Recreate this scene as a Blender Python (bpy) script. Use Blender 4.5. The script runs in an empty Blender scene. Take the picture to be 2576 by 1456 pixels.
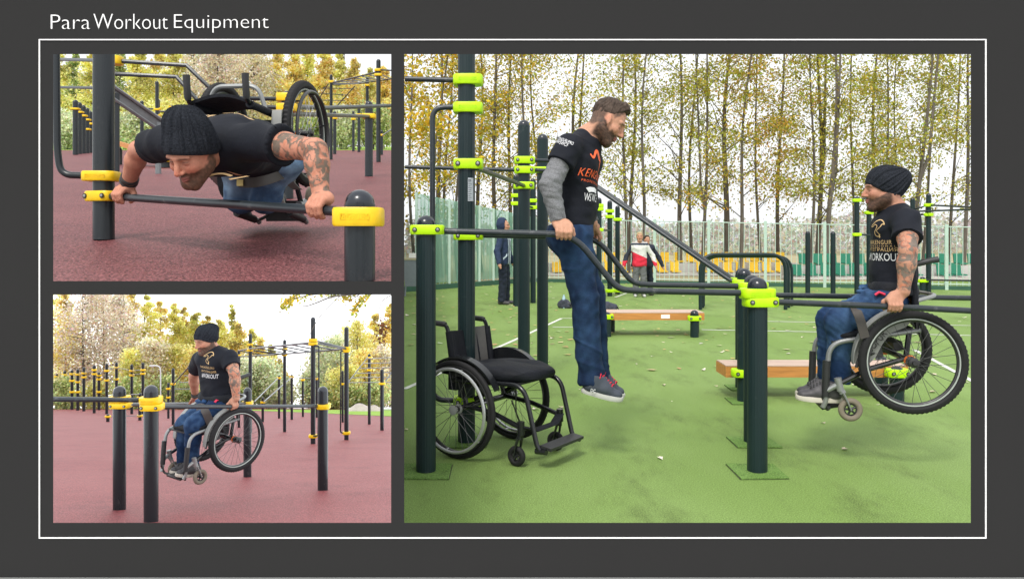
import bpy, math, random
import numpy as np
from mathutils import Vector, Matrix
from mathutils.bvhtree import BVHTree

random.seed(7)
SC = bpy.context.scene
COL = SC.collection
F = 1979.0      # focal length in units of a 2576-wide picture
H = 1.28        # eye height above the green court


def P(X, Y, d):
    return Vector(((X - 1288.0) * d / F, d, H - (Y - 600.0) * d / F))


# ------------------------------------------------------------------ camera, sky, sun, exposure
cam = bpy.data.cameras.new('camera')
cam.sensor_width = 36.0
cam.lens = 36.0 * F / 2576.0
cam.shift_y = -(728.0 - 600.0) / 2576.0
cam.clip_start = 0.05
cam.clip_end = 1500
camo = bpy.data.objects.new('camera', cam)
camo.location = (0, 0, H)
camo.rotation_euler = (math.radians(90), 0, 0)
COL.objects.link(camo)
SC.camera = camo

SUN_EL, SUN_AZ = math.radians(52), math.radians(200)
wd = bpy.data.worlds.new('World')
SC.world = wd
wd.use_nodes = True
nt = wd.node_tree
bg = nt.nodes['Background']
sky = nt.nodes.new('ShaderNodeTexSky')
sky.sky_type = 'NISHITA'
sky.sun_disc = False
sky.sun_elevation = SUN_EL
sky.sun_rotation = SUN_AZ
sky.air_density = 1.6
sky.dust_density = 6.0
sky.ozone_density = 1.0
hsv = nt.nodes.new('ShaderNodeHueSaturation')
hsv.inputs['Saturation'].default_value = 0.22
nt.links.new(sky.outputs[0], hsv.inputs['Color'])
ovc = nt.nodes.new('ShaderNodeMix')        # high overcast: the clear sky veiled by even white cloud
ovc.data_type = 'RGBA'
ovc.inputs[0].default_value = 0.78
ovc.inputs[7].default_value = (5.4, 5.53, 5.66, 1)
nt.links.new(hsv.outputs[0], ovc.inputs[6])
nt.links.new(ovc.outputs[2], bg.inputs['Color'])
bg.inputs['Strength'].default_value = 0.15

sl = bpy.data.lights.new('sun', 'SUN')
sl.energy = 1.5
sl.angle = math.radians(15)
sl.color = (1.0, 0.95, 0.88)
so = bpy.data.objects.new('sun', sl)
so.location = (0, -5, 30)
_dir = Vector((math.sin(SUN_AZ) * math.cos(SUN_EL), math.cos(SUN_AZ) * math.cos(SUN_EL), math.sin(SUN_EL)))
so.rotation_euler = _dir.to_track_quat('Z', 'Y').to_euler()
COL.objects.link(so)

vs = SC.view_settings
vs.view_transform = 'Standard'
vs.look = 'None'
vs.exposure = 0.70
vs.gamma = 1.0
SC.cycles.max_bounces = 8
SC.cycles.transparent_max_bounces = 12

# ------------------------------------------------------------------ materials
MATS = {}


def mat(name, col, rough=0.6, metal=0.0, var=0.0, vscale=8.0, bump=0.0, bscale=60.0, attr=None, spec=None,
        trans=0.0, sss=0.0, stretch=None, wear=None):
    """Principled material with procedural colour variation, roughness break-up and bump."""
    if name in MATS:
        return MATS[name]
    m = bpy.data.materials.new(name)
    m.use_nodes = True
    t = m.node_tree
    b = t.nodes['Principled BSDF']
    b.inputs['Roughness'].default_value = rough
    b.inputs['Metallic'].default_value = metal
    if spec is not None:
        b.inputs['Specular IOR Level'].default_value = spec
    tc = t.nodes.new('ShaderNodeTexCoord')
    vec = tc.outputs['Object']
    if stretch:
        mp = t.nodes.new('ShaderNodeMapping')
        mp.inputs['Scale'].default_value = stretch
        t.links.new(vec, mp.inputs['Vector'])
        vec = mp.outputs['Vector']
    if attr:
        a = t.nodes.new('ShaderNodeVertexColor')
        a.layer_name = attr
        cs = a.outputs['Color']
    else:
        r = t.nodes.new('ShaderNodeRGB')
        r.outputs[0].default_value = (*col, 1)
        cs = r.outputs[0]
    if var > 0:
        n = t.nodes.new('ShaderNodeTexNoise')
        n.inputs['Scale'].default_value = vscale
        n.inputs['Detail'].default_value = 5
        n.inputs['Roughness'].default_value = 0.65
        t.links.new(vec, n.inputs['Vector'])
        mr = t.nodes.new('ShaderNodeMapRange')
        mr.inputs['From Min'].default_value = 0.25
        mr.inputs['From Max'].default_value = 0.75
        mr.inputs['To Min'].default_value = 1 - var
        mr.inputs['To Max'].default_value = 1 + var
        t.links.new(n.outputs['Fac'], mr.inputs['Value'])
        mx = t.nodes.new('ShaderNodeVectorMath')
        mx.operation = 'SCALE'
        t.links.new(cs, mx.inputs[0])
        t.links.new(mr.outputs[0], mx.inputs['Scale'])
        cs = mx.outputs[0]
        rr = t.nodes.new('ShaderNodeMapRange')
        rr.inputs['To Min'].default_value = max(0.02, rough - 0.08)
        rr.inputs['To Max'].default_value = min(1, rough + 0.08)
        t.links.new(n.outputs['Fac'], rr.inputs['Value'])
        t.links.new(rr.outputs[0], b.inputs['Roughness'])
    if wear:        # worn, dusty and scratched spots
        wcol, thr, wsc = wear
        n3 = t.nodes.new('ShaderNodeTexNoise')
        n3.inputs['Scale'].default_value = wsc
        n3.inputs['Detail'].default_value = 8
        n3.inputs['Roughness'].default_value = 0.72
        t.links.new(tc.outputs['Object'], n3.inputs['Vector'])
        m3 = t.nodes.new('ShaderNodeMapRange')
        m3.inputs['From Min'].default_value = thr
        m3.inputs['From Max'].default_value = thr + 0.12
        m3.inputs['To Max'].default_value = 0.7
        t.links.new(n3.outputs['Fac'], m3.inputs['Value'])
        x3 = t.nodes.new('ShaderNodeMix')
        x3.data_type = 'RGBA'
        t.links.new(m3.outputs[0], x3.inputs[0])
        t.links.new(cs, x3.inputs[6])
        x3.inputs[7].default_value = (*wcol, 1)
        cs = x3.outputs[2]
    t.links.new(cs, b.inputs['Base Color'])
    if bump > 0:
        n2 = t.nodes.new('ShaderNodeTexNoise')
        n2.inputs['Scale'].default_value = bscale
        n2.inputs['Detail'].default_value = 3
        t.links.new(vec, n2.inputs['Vector'])
        bm_ = t.nodes.new('ShaderNodeBump')
        bm_.inputs['Strength'].default_value = bump
        bm_.inputs['Distance'].default_value = 0.01
        t.links.new(n2.outputs['Fac'], bm_.inputs['Height'])
        t.links.new(bm_.outputs[0], b.inputs['Normal'])
    if sss > 0:
        b.inputs['Subsurface Weight'].default_value = sss
        b.inputs['Subsurface Radius'].default_value = (0.012, 0.005, 0.003)
        b.inputs['Subsurface Scale'].default_value = 1.0
    if trans > 0:
        out = t.nodes['Material Output']
        tr = t.nodes.new('ShaderNodeBsdfTranslucent')
        t.links.new(cs, tr.inputs['Color'])
        ms = t.nodes.new('ShaderNodeMixShader')
        ms.inputs[0].default_value = trans
        t.links.new(b.outputs[0], ms.inputs[1])
        t.links.new(tr.outputs[0], ms.inputs[2])
        t.links.new(ms.outputs[0], out.inputs['Surface'])
    MATS[name] = m
    return m


def emit(name, col, s):
    m = bpy.data.materials.new(name)
    m.use_nodes = True
    t = m.node_tree
    for n in list(t.nodes):
        t.nodes.remove(n)
    e = t.nodes.new('ShaderNodeEmission')
    e.inputs[0].default_value = (*col, 1)
    e.inputs[1].default_value = s
    o = t.nodes.new('ShaderNodeOutputMaterial')
    t.links.new(e.outputs[0], o.inputs[0])
    return m


# ------------------------------------------------------------------ objects
def tag(o, label=None, cat=None, group=None, kind=None):
    if label:
        o['label'] = label
    if cat:
        o['category'] = cat
    if group:
        o['group'] = group
    if kind:
        o['kind'] = kind
    return o


def thing(name, label, cat, loc, group=None, rot=None):
    o = bpy.data.objects.new(name, None)
    o.empty_display_size = 0.1
    if rot is not None:
        o.matrix_world = Matrix.Translation(Vector(loc)) @ rot.to_4x4()
    else:
        o.location = loc
    COL.objects.link(o)
    return tag(o, label, cat, group)


def origin_of(o):
    v = Vector((0, 0, 0))
    while o is not None:
        v = v + o.location
        o = o.parent
    return v


def link(name, me, parent=None, m=None, smooth=True):
    if m is not None and not me.materials:
        me.materials.append(m)
    if smooth and len(me.polygons):
        me.polygons.foreach_set('use_smooth', np.ones(len(me.polygons), dtype=bool))
    o = bpy.data.objects.new(name, me)
    COL.objects.link(o)
    if parent is not None:
        o.parent = parent
    return o


def auto_smooth(me, ang=40):
    """sharp edges by angle so flat caps stay crisp"""
    try:
        me.set_sharp_from_angle(angle=math.radians(ang))
    except Exception:
        pass


class MB:
    """collects simple shapes (world coordinates) for ONE mesh"""

    def __init__(s):
        s.v = []
        s.f = []

    def add(s, vs_, fs_):
        k = len(s.v)
        s.v += [tuple(x) for x in vs_]
        s.f += [tuple(i + k for i in f) for f in fs_]
        return s

    def box(s, c, size, M=None):
        x, y, z = [a / 2 for a in size]
        vs_ = [Vector((sx * x, sy * y, sz * z)) for sx in (-1, 1) for sy in (-1, 1) for sz in (-1, 1)]
        if M is not None:
            vs_ = [M @ v for v in vs_]
        vs_ = [v + Vector(c) for v in vs_]
        return s.add(vs_, [(0, 1, 3, 2), (4, 6, 7, 5), (0, 4, 5, 1), (2, 3, 7, 6), (0, 2, 6, 4), (1, 5, 7, 3)])

    def tube(s, pts, r, seg=10, cap=True, flat=None):
        pts = [Vector(p) for p in pts]
        n = len(pts)
        rs = r if isinstance(r, (list, tuple)) else [r] * n
        t0 = (pts[1] - pts[0]).normalized()
        ref = Vector((0, 0, 1)) if abs(t0.z) < 0.9 else Vector((1, 0, 0))
        u = t0.cross(ref).normalized()
        k = len(s.v)
        for i, p in enumerate(pts):
            t = ((pts[min(i + 1, n - 1)] - p).normalized() + (p - pts[max(i - 1, 0)]).normalized())
            t = t.normalized() if t.length > 1e-6 else t0
            u = (u - t * u.dot(t))
            u = u.normalized() if u.length > 1e-6 else t.orthogonal().normalized()
            w = t.cross(u)
            for j in range(seg):
                a = 2 * math.pi * j / seg
                s.v.append(tuple(p + (u * math.cos(a) + w * math.sin(a) * (flat or 1)) * rs[i]))
        for i in range(n - 1):
            for j in range(seg):
                a, b = k + i * seg + j, k + i * seg + (j + 1) % seg
                s.f.append((a, b, b + seg, a + seg))
        if cap:
            s.f.append(tuple(k + j for j in range(seg))[::-1])
            s.f.append(tuple(k + (n - 1) * seg + j for j in range(seg)))
        return s

    def lathe(s, base, prof, seg=20, M=None):
        """profile [(r,z)...] turned about +Z at base"""
        base = Vector(base)
        k = len(s.v)
        for (r, z) in prof:
            for j in range(seg):
                a = 2 * math.pi * j / seg
                p = Vector((r * math.cos(a), r * math.sin(a), z))
                if M is not None:
                    p = M @ p
                s.v.append(tuple(base + p))
        for i in range(len(prof) - 1):
            for j in range(seg):
                a, b = k + i * seg + j, k + i * seg + (j + 1) % seg
                s.f.append((a, b, b + seg, a + seg))
        s.f.append(tuple(k + j for j in range(seg))[::-1])
        s.f.append(tuple(k + (len(prof) - 1) * seg + j for j in range(seg)))
        return s

    def prism(s, poly, n, h):
        """polygon of 3D points extruded by vector n*h"""
        n = Vector(n) * h
        m = len(poly)
        vs_ = [Vector(p) for p in poly] + [Vector(p) + n for p in poly]
        fs_ = [tuple(range(m))[::-1], tuple(range(m, 2 * m))] + [(i, (i + 1) % m, (i + 1) % m + m, i + m) for i in range(m)]
        return s.add(vs_, fs_)

    def sheet(s, poly):
        return s.add(poly, [tuple(range(len(poly)))])

    def build(s, name, m, parent=None, smooth=True, ang=40, world=True):
        me = bpy.data.meshes.new(name)
        off = origin_of(parent) if (parent is not None and world) else Vector((0, 0, 0))
        me.from_pydata([(a - off.x, b - off.y, c - off.z) for a, b, c in s.v], [], s.f)
        me.update()
        o = link(name, me, parent, m, smooth)
        if smooth:
            auto_smooth(me, ang)
        return o


def fillet(pts, rad, n=7):
    pts = [Vector(p) for p in pts]
    out = [pts[0]]
    for i in range(1, len(pts) - 1):
        a, b, c = pts[i - 1], pts[i], pts[i + 1]
        d1, d2 = (a - b), (c - b)
        r = min(rad, d1.length * 0.48, d2.length * 0.48)
        p, q = b + d1.normalized() * r, b + d2.normalized() * r
        for k in range(n + 1):
            t = k / n
            out.append(p * (1 - t) ** 2 + b * 2 * t * (1 - t) + q * t * t)
    out.append(pts[-1])
    return out


def lerp(a, b, t):
    return a + (b - a) * t


# ------------------------------------------------------------------ sculpting (signed distance -> surface nets)
def snoise(p, freq, seed, octs=7):
    rg = np.random.RandomState(seed)
    out = np.zeros(len(p))
    for i in range(octs):
        d = rg.normal(size=3)
        d *= freq * (0.6 + rg.rand() * 1.3) / np.linalg.norm(d)
        out += np.sin(p @ d + rg.rand() * 6.28 + 1.3 * np.sin(p @ (d[[1, 2, 0]] * 0.6) + rg.rand() * 6))
    return out / octs ** 0.5 / 1.0


def A3(v):
    return np.array(tuple(v), dtype=np.float64)


class SDF:
    """body sculptor: tapered limbs and ellipsoids blended smoothly, meshed as one closed surface"""

    def __init__(s):
        s.p = []

    def limb(s, a, b, ra, rb, k=0.02, n=None, fl=1.0, cuts=(), op='+'):
        s.p.append(('c', A3(a), A3(b), ra, rb, k, None if n is None else A3(Vector(n).normalized()), fl, cuts, op))
        return s

    def chain(s, pts, rs, k=0.008, **kw):
        for i in range(len(pts) - 1):
            s.limb(pts[i], pts[i + 1], rs[i], rs[i + 1], k, **kw)
        return s

    def ell(s, c, rad, axes=None, k=0.02, cuts=(), op='+'):
        ax = np.eye(3) if axes is None else np.array([A3(Vector(a).normalized()) for a in axes])
        s.p.append(('e', A3(c), np.array(rad, float), ax, None, k, None, 1, cuts, op))
        return s

    def grid(s, h):
        lo, hi = np.full(3, 1e9), np.full(3, -1e9)
        for q in s.p:
            if q[9] != '+':
                continue
            if q[0] == 'c':
                r = max(q[3], q[4])
                lo = np.minimum(lo, np.minimum(q[1], q[2]) - r)
                hi = np.maximum(hi, np.maximum(q[1], q[2]) + r)
            else:
                r = q[2].max()
                lo = np.minimum(lo, q[1] - r)
                hi = np.maximum(hi, q[1] + r)
        lo -= 4 * h
        hi += 4 * h
        n = np.ceil((hi - lo) / h).astype(int) + 1
        g = np.full(tuple(n), 1.0, dtype=np.float32)
        for q in s.p:
            kk = q[5]
            if q[0] == 'c':
                r = max(q[3], q[4]) + kk + 3 * h
                l0, h0 = np.minimum(q[1], q[2]) - r, np.maximum(q[1], q[2]) + r
            else:
                r = q[2].max() + kk + 3 * h
                l0, h0 = q[1] - r, q[1] + r
            i0 = np.clip(np.floor((l0 - lo) / h).astype(int), 0, n - 1)
            i1 = np.clip(np.ceil((h0 - lo) / h).astype(int) + 1, 1, n)
            if np.any(i1 <= i0):
                continue
            xs = [lo[a] + h * np.arange(i0[a], i1[a]) for a in range(3)]
            px, py, pz = np.meshgrid(*xs, indexing='ij')
            if q[0] == 'c':
                a, b, ra, rb, nn, fl = q[1], q[2], q[3], q[4], q[6], q[7]
                ba = b - a
                L2 = max(ba @ ba, 1e-12)
                wx, wy, wz = px - a[0], py - a[1], pz - a[2]
                t = np.clip((wx * ba[0] + wy * ba[1] + wz * ba[2]) / L2, 0, 1)
                wx -= t * ba[0]
                wy -= t * ba[1]
                wz -= t * ba[2]
                q2 = wx * wx + wy * wy + wz * wz
                if nn is not None:
                    dn = wx * nn[0] + wy * nn[1] + wz * nn[2]
                    q2 = q2 + (fl * fl - 1) * dn * dn
                d = np.sqrt(q2) - (ra + (rb - ra) * t)
            else:
                c, rad, ax = q[1], q[2], q[3]
                wx, wy, wz = px - c[0], py - c[1], pz - c[2]
                e = [(wx * ax[i][0] + wy * ax[i][1] + wz * ax[i][2]) / rad[i] for i in range(3)]
                k0 = np.sqrt(e[0] ** 2 + e[1] ** 2 + e[2] ** 2)
                k1 = np.sqrt((e[0] / rad[0]) ** 2 + (e[1] / rad[1]) ** 2 + (e[2] / rad[2]) ** 2)
                d = k0 * (k0 - 1) / np.maximum(k1, 1e-9)
            for (cp, cn) in q[8]:
                cp, cn = A3(cp), A3(Vector(cn).normalized())
                d = np.maximum(d, (px - cp[0]) * cn[0] + (py - cp[1]) * cn[1] + (pz - cp[2]) * cn[2])
            sl_ = tuple(slice(i0[a], i1[a]) for a in range(3))
            g0 = g[sl_]
            if q[9] == '+':
                hh = np.maximum(kk - np.abs(g0 - d), 0) / max(kk, 1e-6)
                g[sl_] = np.minimum(g0, d) - hh * hh * kk * 0.25
            elif q[9] == '-':
                hh = np.maximum(kk - np.abs(g0 + d), 0) / max(kk, 1e-6)
                g[sl_] = np.maximum(g0, -d) + hh * hh * kk * 0.25
        return g, lo

    def mesh(s, h, cuts=()):
        g, lo = s.grid(h)
        if cuts:
            n = g.shape
            xs = [lo[a] + h * np.arange(n[a]) for a in range(3)]
            for (cp, cn) in cuts:
                cp, cn = A3(cp), A3(Vector(cn).normalized())
                pl = ((xs[0] - cp[0]) * cn[0])[:, None, None] + ((xs[1] - cp[1]) * cn[1])[None, :, None] + ((xs[2] - cp[2]) * cn[2])[None, None, :]
                g = np.maximum(g, pl.astype(np.float32))
        neg = g < 0
        nx, ny, nz = g.shape
        cnt = np.zeros((nx - 1, ny - 1, nz - 1), dtype=np.int8)
        cs = [(a, b, c) for a in (0, 1) for b in (0, 1) for c in (0, 1)]
        for a, b, c in cs:
            cnt += neg[a:nx - 1 + a, b:ny - 1 + b, c:nz - 1 + c]
        act = np.argwhere((cnt > 0) & (cnt < 8))
        idx = np.full(cnt.shape, -1, dtype=np.int32)
        idx[act[:, 0], act[:, 1], act[:, 2]] = np.arange(len(act))
        cv = np.stack([g[act[:, 0] + a, act[:, 1] + b, act[:, 2] + c] for a, b, c in cs], 1).astype(np.float64)
        acc = np.zeros((len(act), 3))
        num = np.zeros(len(act))
        co = np.array(cs, float)
        for i in range(8):
            for j in range(i + 1, 8):
                if abs(co[i] - co[j]).sum() != 1:
                    continue
                va, vb = cv[:, i], cv[:, j]
                m = (va < 0) != (vb < 0)
                t = np.where(m, va / np.where(m, va - vb, 1), 0)
                acc += np.where(m[:, None], co[i] + (co[j] - co[i]) * t[:, None], 0)
                num += m
        V = lo + h * (act + acc / num[:, None])
        Q = []
        for ax in range(3):
            o1, o2 = (ax + 1) % 3, (ax + 2) % 3
            sa = [slice(None)] * 3
            sb = [slice(None)] * 3
            sa[ax], sb[ax] = slice(0, -1), slice(1, None)
            A, B = neg[tuple(sa)], neg[tuple(sb)]
            e = np.argwhere(A != B)
            e = e[(e[:, o1] > 0) & (e[:, o2] > 0) & (e[:, o1] < g.shape[o1] - 1) & (e[:, o2] < g.shape[o2] - 1)]
            ins = A[e[:, 0], e[:, 1], e[:, 2]]
            cc = []
            for (p1, p2) in ((1, 1), (0, 1), (0, 0), (1, 0)):
                k = e.copy()
                k[:, o1] -= p1
                k[:, o2] -= p2
                cc.append(idx[k[:, 0], k[:, 1], k[:, 2]])
            q = np.stack(cc, 1)
            q[~ins] = q[~ins][:, ::-1]
            Q.append(q)
        Q = np.concatenate(Q)
        return V, Q


def np_mesh(name, V, Q, m, parent, cols=None):
    off = A3(origin_of(parent)) if parent is not None else np.zeros(3)
    me = bpy.data.meshes.new(name)
    me.vertices.add(len(V))
    me.vertices.foreach_set('co', (V - off).astype(np.float32).ravel())
    k = Q.shape[1]
    me.loops.add(len(Q) * k)
    me.loops.foreach_set('vertex_index', Q.astype(np.int32).ravel())
    me.polygons.add(len(Q))
    me.polygons.foreach_set('loop_start', np.arange(0, len(Q) * k, k, dtype=np.int32))
    me.polygons.foreach_set('loop_total', np.full(len(Q), k, dtype=np.int32))
    me.update(calc_edges=True)
    me.validate()
    if cols is not None:
        at = me.color_attributes.new('Col', 'FLOAT_COLOR', 'POINT')
        at.data.foreach_set('color', np.concatenate([cols, np.ones((len(cols), 1))], 1).astype(np.float32).ravel())
    return link(name, me, parent, m, True)


def vnormals(V, Q):
    a, b, c, d = V[Q[:, 0]], V[Q[:, 1]], V[Q[:, 2]], V[Q[:, 3]]
    fn = np.cross(c - a, d - b)
    N = np.zeros_like(V)
    for i in range(4):
        np.add.at(N, Q[:, i], fn)
    return N / np.maximum(np.linalg.norm(N, axis=1, keepdims=True), 1e-9)


def smoothstep(a, b, x):
    t = np.clip((x - a) / (b - a), 0, 1)
    return t * t * (3 - 2 * t)


def text_verts(txt, size=1.0, space=1.0, thin=0.0):
    cu = bpy.data.curves.new('txt', 'FONT')
    cu.body = txt
    cu.size = size
    cu.space_character = space
    cu.resolution_u = 3
    cu.offset = thin
    o = bpy.data.objects.new('txt', cu)
    COL.objects.link(o)
    bpy.context.view_layer.update()
    me = bpy.data.meshes.new_from_object(o.evaluated_get(bpy.context.evaluated_depsgraph_get()))
    V = [v.co.copy() for v in me.vertices]
    Fs = [tuple(p.vertices) for p in me.polygons]
    bpy.data.objects.remove(o)
    bpy.data.meshes.remove(me)
    bpy.data.curves.remove(cu)
    return V, Fs


def text_plate(txt, c, right, up, w, h, depth, name, m, parent, world=True, space=1.0, thin=0.0):
    """raised flat lettering, fitted to a w x h box centred on c"""
    V, Fs = text_verts(txt, 1.0, space, thin)
    x0, x1 = min(v.x for v in V), max(v.x for v in V)
    y0, y1 = min(v.y for v in V), max(v.y for v in V)
    right, up = Vector(right).normalized(), Vector(up).normalized()
    n = right.cross(up)
    mb = MB()
    pos = [Vector(c) + right * ((v.x - (x0 + x1) / 2) / (x1 - x0) * w) + up * ((v.y - (y0 + y1) / 2) / (y1 - y0) * h) for v in V]
    mb.add([p + n * depth for p in pos], Fs)
    # sides
    ec = {}
    for f in Fs:
        for i in range(len(f)):
            a, b = f[i], f[(i + 1) % len(f)]
            ec[(a, b)] = True
    side = [(a, b) for (a, b) in ec if (b, a) not in ec]
    k = len(mb.v)
    mb.v += [tuple(p) for p in pos]
    for a, b in side:
        mb.f.append((b, a, a + k, b + k))
    return mb.build(name, m, parent, smooth=False, world=world)


def print_on(bvh, V, Fs, c, right, up, sx, sy, name, m, parent, off=0.003):
    """flat print wrapped on a garment: each point is dropped along the print's normal on to the cloth"""
    right, up = Vector(right).normalized(), Vector(up).normalized()
    n = right.cross(up).normalized()
    x0, x1 = min(v[0] for v in V), max(v[0] for v in V)
    y0, y1 = min(v[1] for v in V), max(v[1] for v in V)
    pts = []
    for v in V:
        p = Vector(c) + right * ((v[0] - (x0 + x1) / 2) / (x1 - x0) * sx) + up * ((v[1] - (y0 + y1) / 2) / max(y1 - y0, 1e-6) * sy)
        hit = bvh.ray_cast(p + n * 0.35, -n, 0.8)
        pts.append((hit[0] if hit[0] is not None else p) + n * off)
    mb = MB()
    mb.add(pts, Fs)
    return mb.build(name, m, parent, smooth=False)


def ribbon(pts, w):
    """2D stroke with width profile -> verts, faces"""
    V, Fs = [], []
    n = len(pts)
    for i, p in enumerate(pts):
        a, b = pts[max(i - 1, 0)], pts[min(i + 1, n - 1)]
        dx, dy = b[0] - a[0], b[1] - a[1]
        l = math.hypot(dx, dy) or 1
        ww = w[i] if isinstance(w, (list, tuple)) else w
        V.append((p[0] - dy / l * ww, p[1] + dx / l * ww, 0))
        V.append((p[0] + dy / l * ww, p[1] - dx / l * ww, 0))
    for i in range(n - 1):
        Fs.append((2 * i, 2 * i + 1, 2 * i + 3, 2 * i + 2))
    return V, Fs


def merge2d(parts):
    V, Fs = [], []
    for v, f in parts:
        k = len(V)
        V += v
        Fs += [tuple(i + k for i in q) for q in f]
    return V, Fs


def spline2(pts, n=8):
    out = []
    for i in range(len(pts) - 1):
        p0, p1, p2, p3 = pts[max(i - 1, 0)], pts[i], pts[i + 1], pts[min(i + 2, len(pts) - 1)]
        for k in range(n):
            t = k / n
            out.append(tuple(0.5 * ((2 * p1[j]) + (-p0[j] + p2[j]) * t + (2 * p0[j] - 5 * p1[j] + 4 * p2[j] - p3[j]) * t * t +
                                    (-p0[j] + 3 * p1[j] - 3 * p2[j] + p3[j]) * t ** 3) for j in range(len(p1))))
    out.append(tuple(pts[-1]))
    return out

# ================================================================== SETTING
def gR(x, y):
    return 0.0


def gTL(x, y):
    return H - 0.4897 + 0.11875 * y


def gBL(x, y):
    return H - 0.93 - 0.2092 * y


def dR(Y):
    return H * F / (Y - 600.0)


def dTL(Y):
    return 0.4897 * F / (Y - 365.0)


def dBL(Y):
    return 0.93 * F / (Y - 1014.0)


def ground_mat(name, c1, c2, c3, big, fine, rough, bump, stains=0.5, grit=0.25, aniso=(1, 1, 1), spec=0.12):
    m = bpy.data.materials.new(name)
    m.use_nodes = True
    t = m.node_tree
    b = t.nodes['Principled BSDF']
    b.inputs['Roughness'].default_value = rough
    b.inputs['Specular IOR Level'].default_value = spec
    tc = t.nodes.new('ShaderNodeTexCoord')
    mp = t.nodes.new('ShaderNodeMapping')
    mp.inputs['Scale'].default_value = aniso
    t.links.new(tc.outputs['Object'], mp.inputs[0])

    def noise(sc, det=4, rg=0.6, src=None):
        n = t.nodes.new('ShaderNodeTexNoise')
        n.inputs['Scale'].default_value = sc
        n.inputs['Detail'].default_value = det
        n.inputs['Roughness'].default_value = rg
        t.links.new(src or mp.outputs[0], n.inputs['Vector'])
        return n.outputs['Fac']

    def ramp(f, a, bb):
        r = t.nodes.new('ShaderNodeMapRange')
        r.interpolation_type = 'SMOOTHSTEP'
        r.inputs['From Min'].default_value = a
        r.inputs['From Max'].default_value = bb
        t.links.new(f, r.inputs['Value'])
        return r.outputs[0]

    def mix(f, a, bcol):
        x = t.nodes.new('ShaderNodeMix')
        x.data_type = 'RGBA'
        if isinstance(f, float):
            x.inputs[0].default_value = f
        else:
            t.links.new(f, x.inputs[0])
        for i, s in ((6, a), (7, bcol)):
            if isinstance(s, tuple):
                x.inputs[i].default_value = (*s, 1)
            else:
                t.links.new(s, x.inputs[i])
        return x.outputs[2]

    def mul(a, k):
        x = t.nodes.new('ShaderNodeMath')
        x.operation = 'MULTIPLY'
        t.links.new(a, x.inputs[0])
        x.inputs[1].default_value = k
        return x.outputs[0]

    col = mix(ramp(noise(big), 0.35, 0.65), c1, c2)
    col = mix(mul(ramp(noise(big * 2.7, 7, 0.75), 0.48, 0.70), stains), col, c3)
    fn = noise(fine, 2, 0.7, tc.outputs['Object'])
    col = mix(mul(ramp(fn, 0.5, 0.68), grit), col, tuple(min(1, c * 1.8 + 0.012) for c in c2))
    col = mix(mul(ramp(fn, 0.5, 0.33), grit * 1.1), col, tuple(c * 0.35 for c in c3))
    t.links.new(col, b.inputs['Base Color'])
    bp = t.nodes.new('ShaderNodeBump')
    bp.inputs['Strength'].default_value = bump
    bp.inputs['Distance'].default_value = 0.006
    t.links.new(fn, bp.inputs['Height'])
    t.links.new(bp.outputs[0], b.inputs['Normal'])
    return m


M_TURF = ground_mat('green_turf', (0.162, 0.256, 0.064), (0.202, 0.302, 0.092), (0.080, 0.112, 0.034), 0.8, 140, 0.66, 0.5, 0.62, 0.40, (1, 0.40, 1))
M_RUB = ground_mat('red_rubber', (0.200, 0.052, 0.055), (0.238, 0.072, 0.074), (0.115, 0.034, 0.038), 0.6, 80, 0.5, 0.9, 0.6, 0.75, spec=0.08)
M_RUBU = ground_mat('red_rubber_low_exposure', (0.142, 0.047, 0.051), (0.178, 0.064, 0.067), (0.080, 0.029, 0.034), 0.9, 95, 0.5, 1.0, 0.6, 1.0, spec=0.10)  # same red rubber, the upper court's darker exposure put into its colour
M_PAVE = ground_mat('pale_paving', (0.36, 0.35, 0.34), (0.42, 0.41, 0.40), (0.25, 0.25, 0.24), 1.0, 90, 0.9, 0.4)
M_GRASS = ground_mat('bright_grass', (0.20, 0.33, 0.05), (0.28, 0.42, 0.08), (0.12, 0.20, 0.04), 0.8, 30, 0.95, 0.6)
M_EARTH = ground_mat('leaf_littered_earth', (0.30, 0.27, 0.17), (0.38, 0.33, 0.20), (0.20, 0.20, 0.10), 0.5, 12, 0.95, 0.6)
M_CONC = mat('concrete', (0.45, 0.44, 0.42), 0.9, var=0.15, vscale=2, bump=0.2)
M_WLINE = mat('line_paint', (0.60, 0.62, 0.56), 0.8, var=0.25, vscale=6)


def sheet(name, pts, m, kind='structure'):
    mb = MB()
    mb.sheet(pts)
    o = mb.build(name, m, None, smooth=False)
    tag(o, kind=kind)
    return o


def subdivided_strip(name, x0f, x1f, y0, y1, zf, m):
    """ground sheet in rows so that its far end stays precise"""
    mb = MB()
    ys = [y0 * (y1 / y0) ** (i / 14) for i in range(15)]
    for i in range(14):
        a, b = ys[i], ys[i + 1]
        k = len(mb.v)
        for y in (a, b):
            for x in (x0f * y, x1f * y):
                mb.v.append((x, y, zf(x, y)))
        mb.f.append((k, k + 1, k + 3, k + 2))
    o = mb.build(name, m, None, smooth=False)
    return tag(o, kind='structure')


# the three places, each seen through its own opening: green court, red court on a rise, red court in a dip
sheet('pavement', [(-40, -40, -0.004), (40, -40, -0.004), (40, 2.3, -0.004), (-40, 2.3, -0.004)], M_PAVE)
subdivided_strip('green_court', -0.1445, 0.95, 2.3, 23.5, gR, M_TURF)
sheet('lawn', [(-0.1445 * 23.5, 23.5, -0.01), (0.95 * 23.5, 23.5, -0.01), (0.95 * 150, 150, -0.01), (-0.1445 * 150, 150, -0.01)], M_EARTH)
subdivided_strip('upper_red_court', -0.80, -0.1475, 2.70, 75.0, gTL, M_RUBU)
subdivided_strip('upper_lawn', -0.80, -0.1475, 75.0, 230.0, lambda x, y: gTL(x, y) - 0.01, M_GRASS)
subdivided_strip('lower_red_court', -0.80, -0.1475, 2.30, 150.0, gBL, M_RUB)


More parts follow.
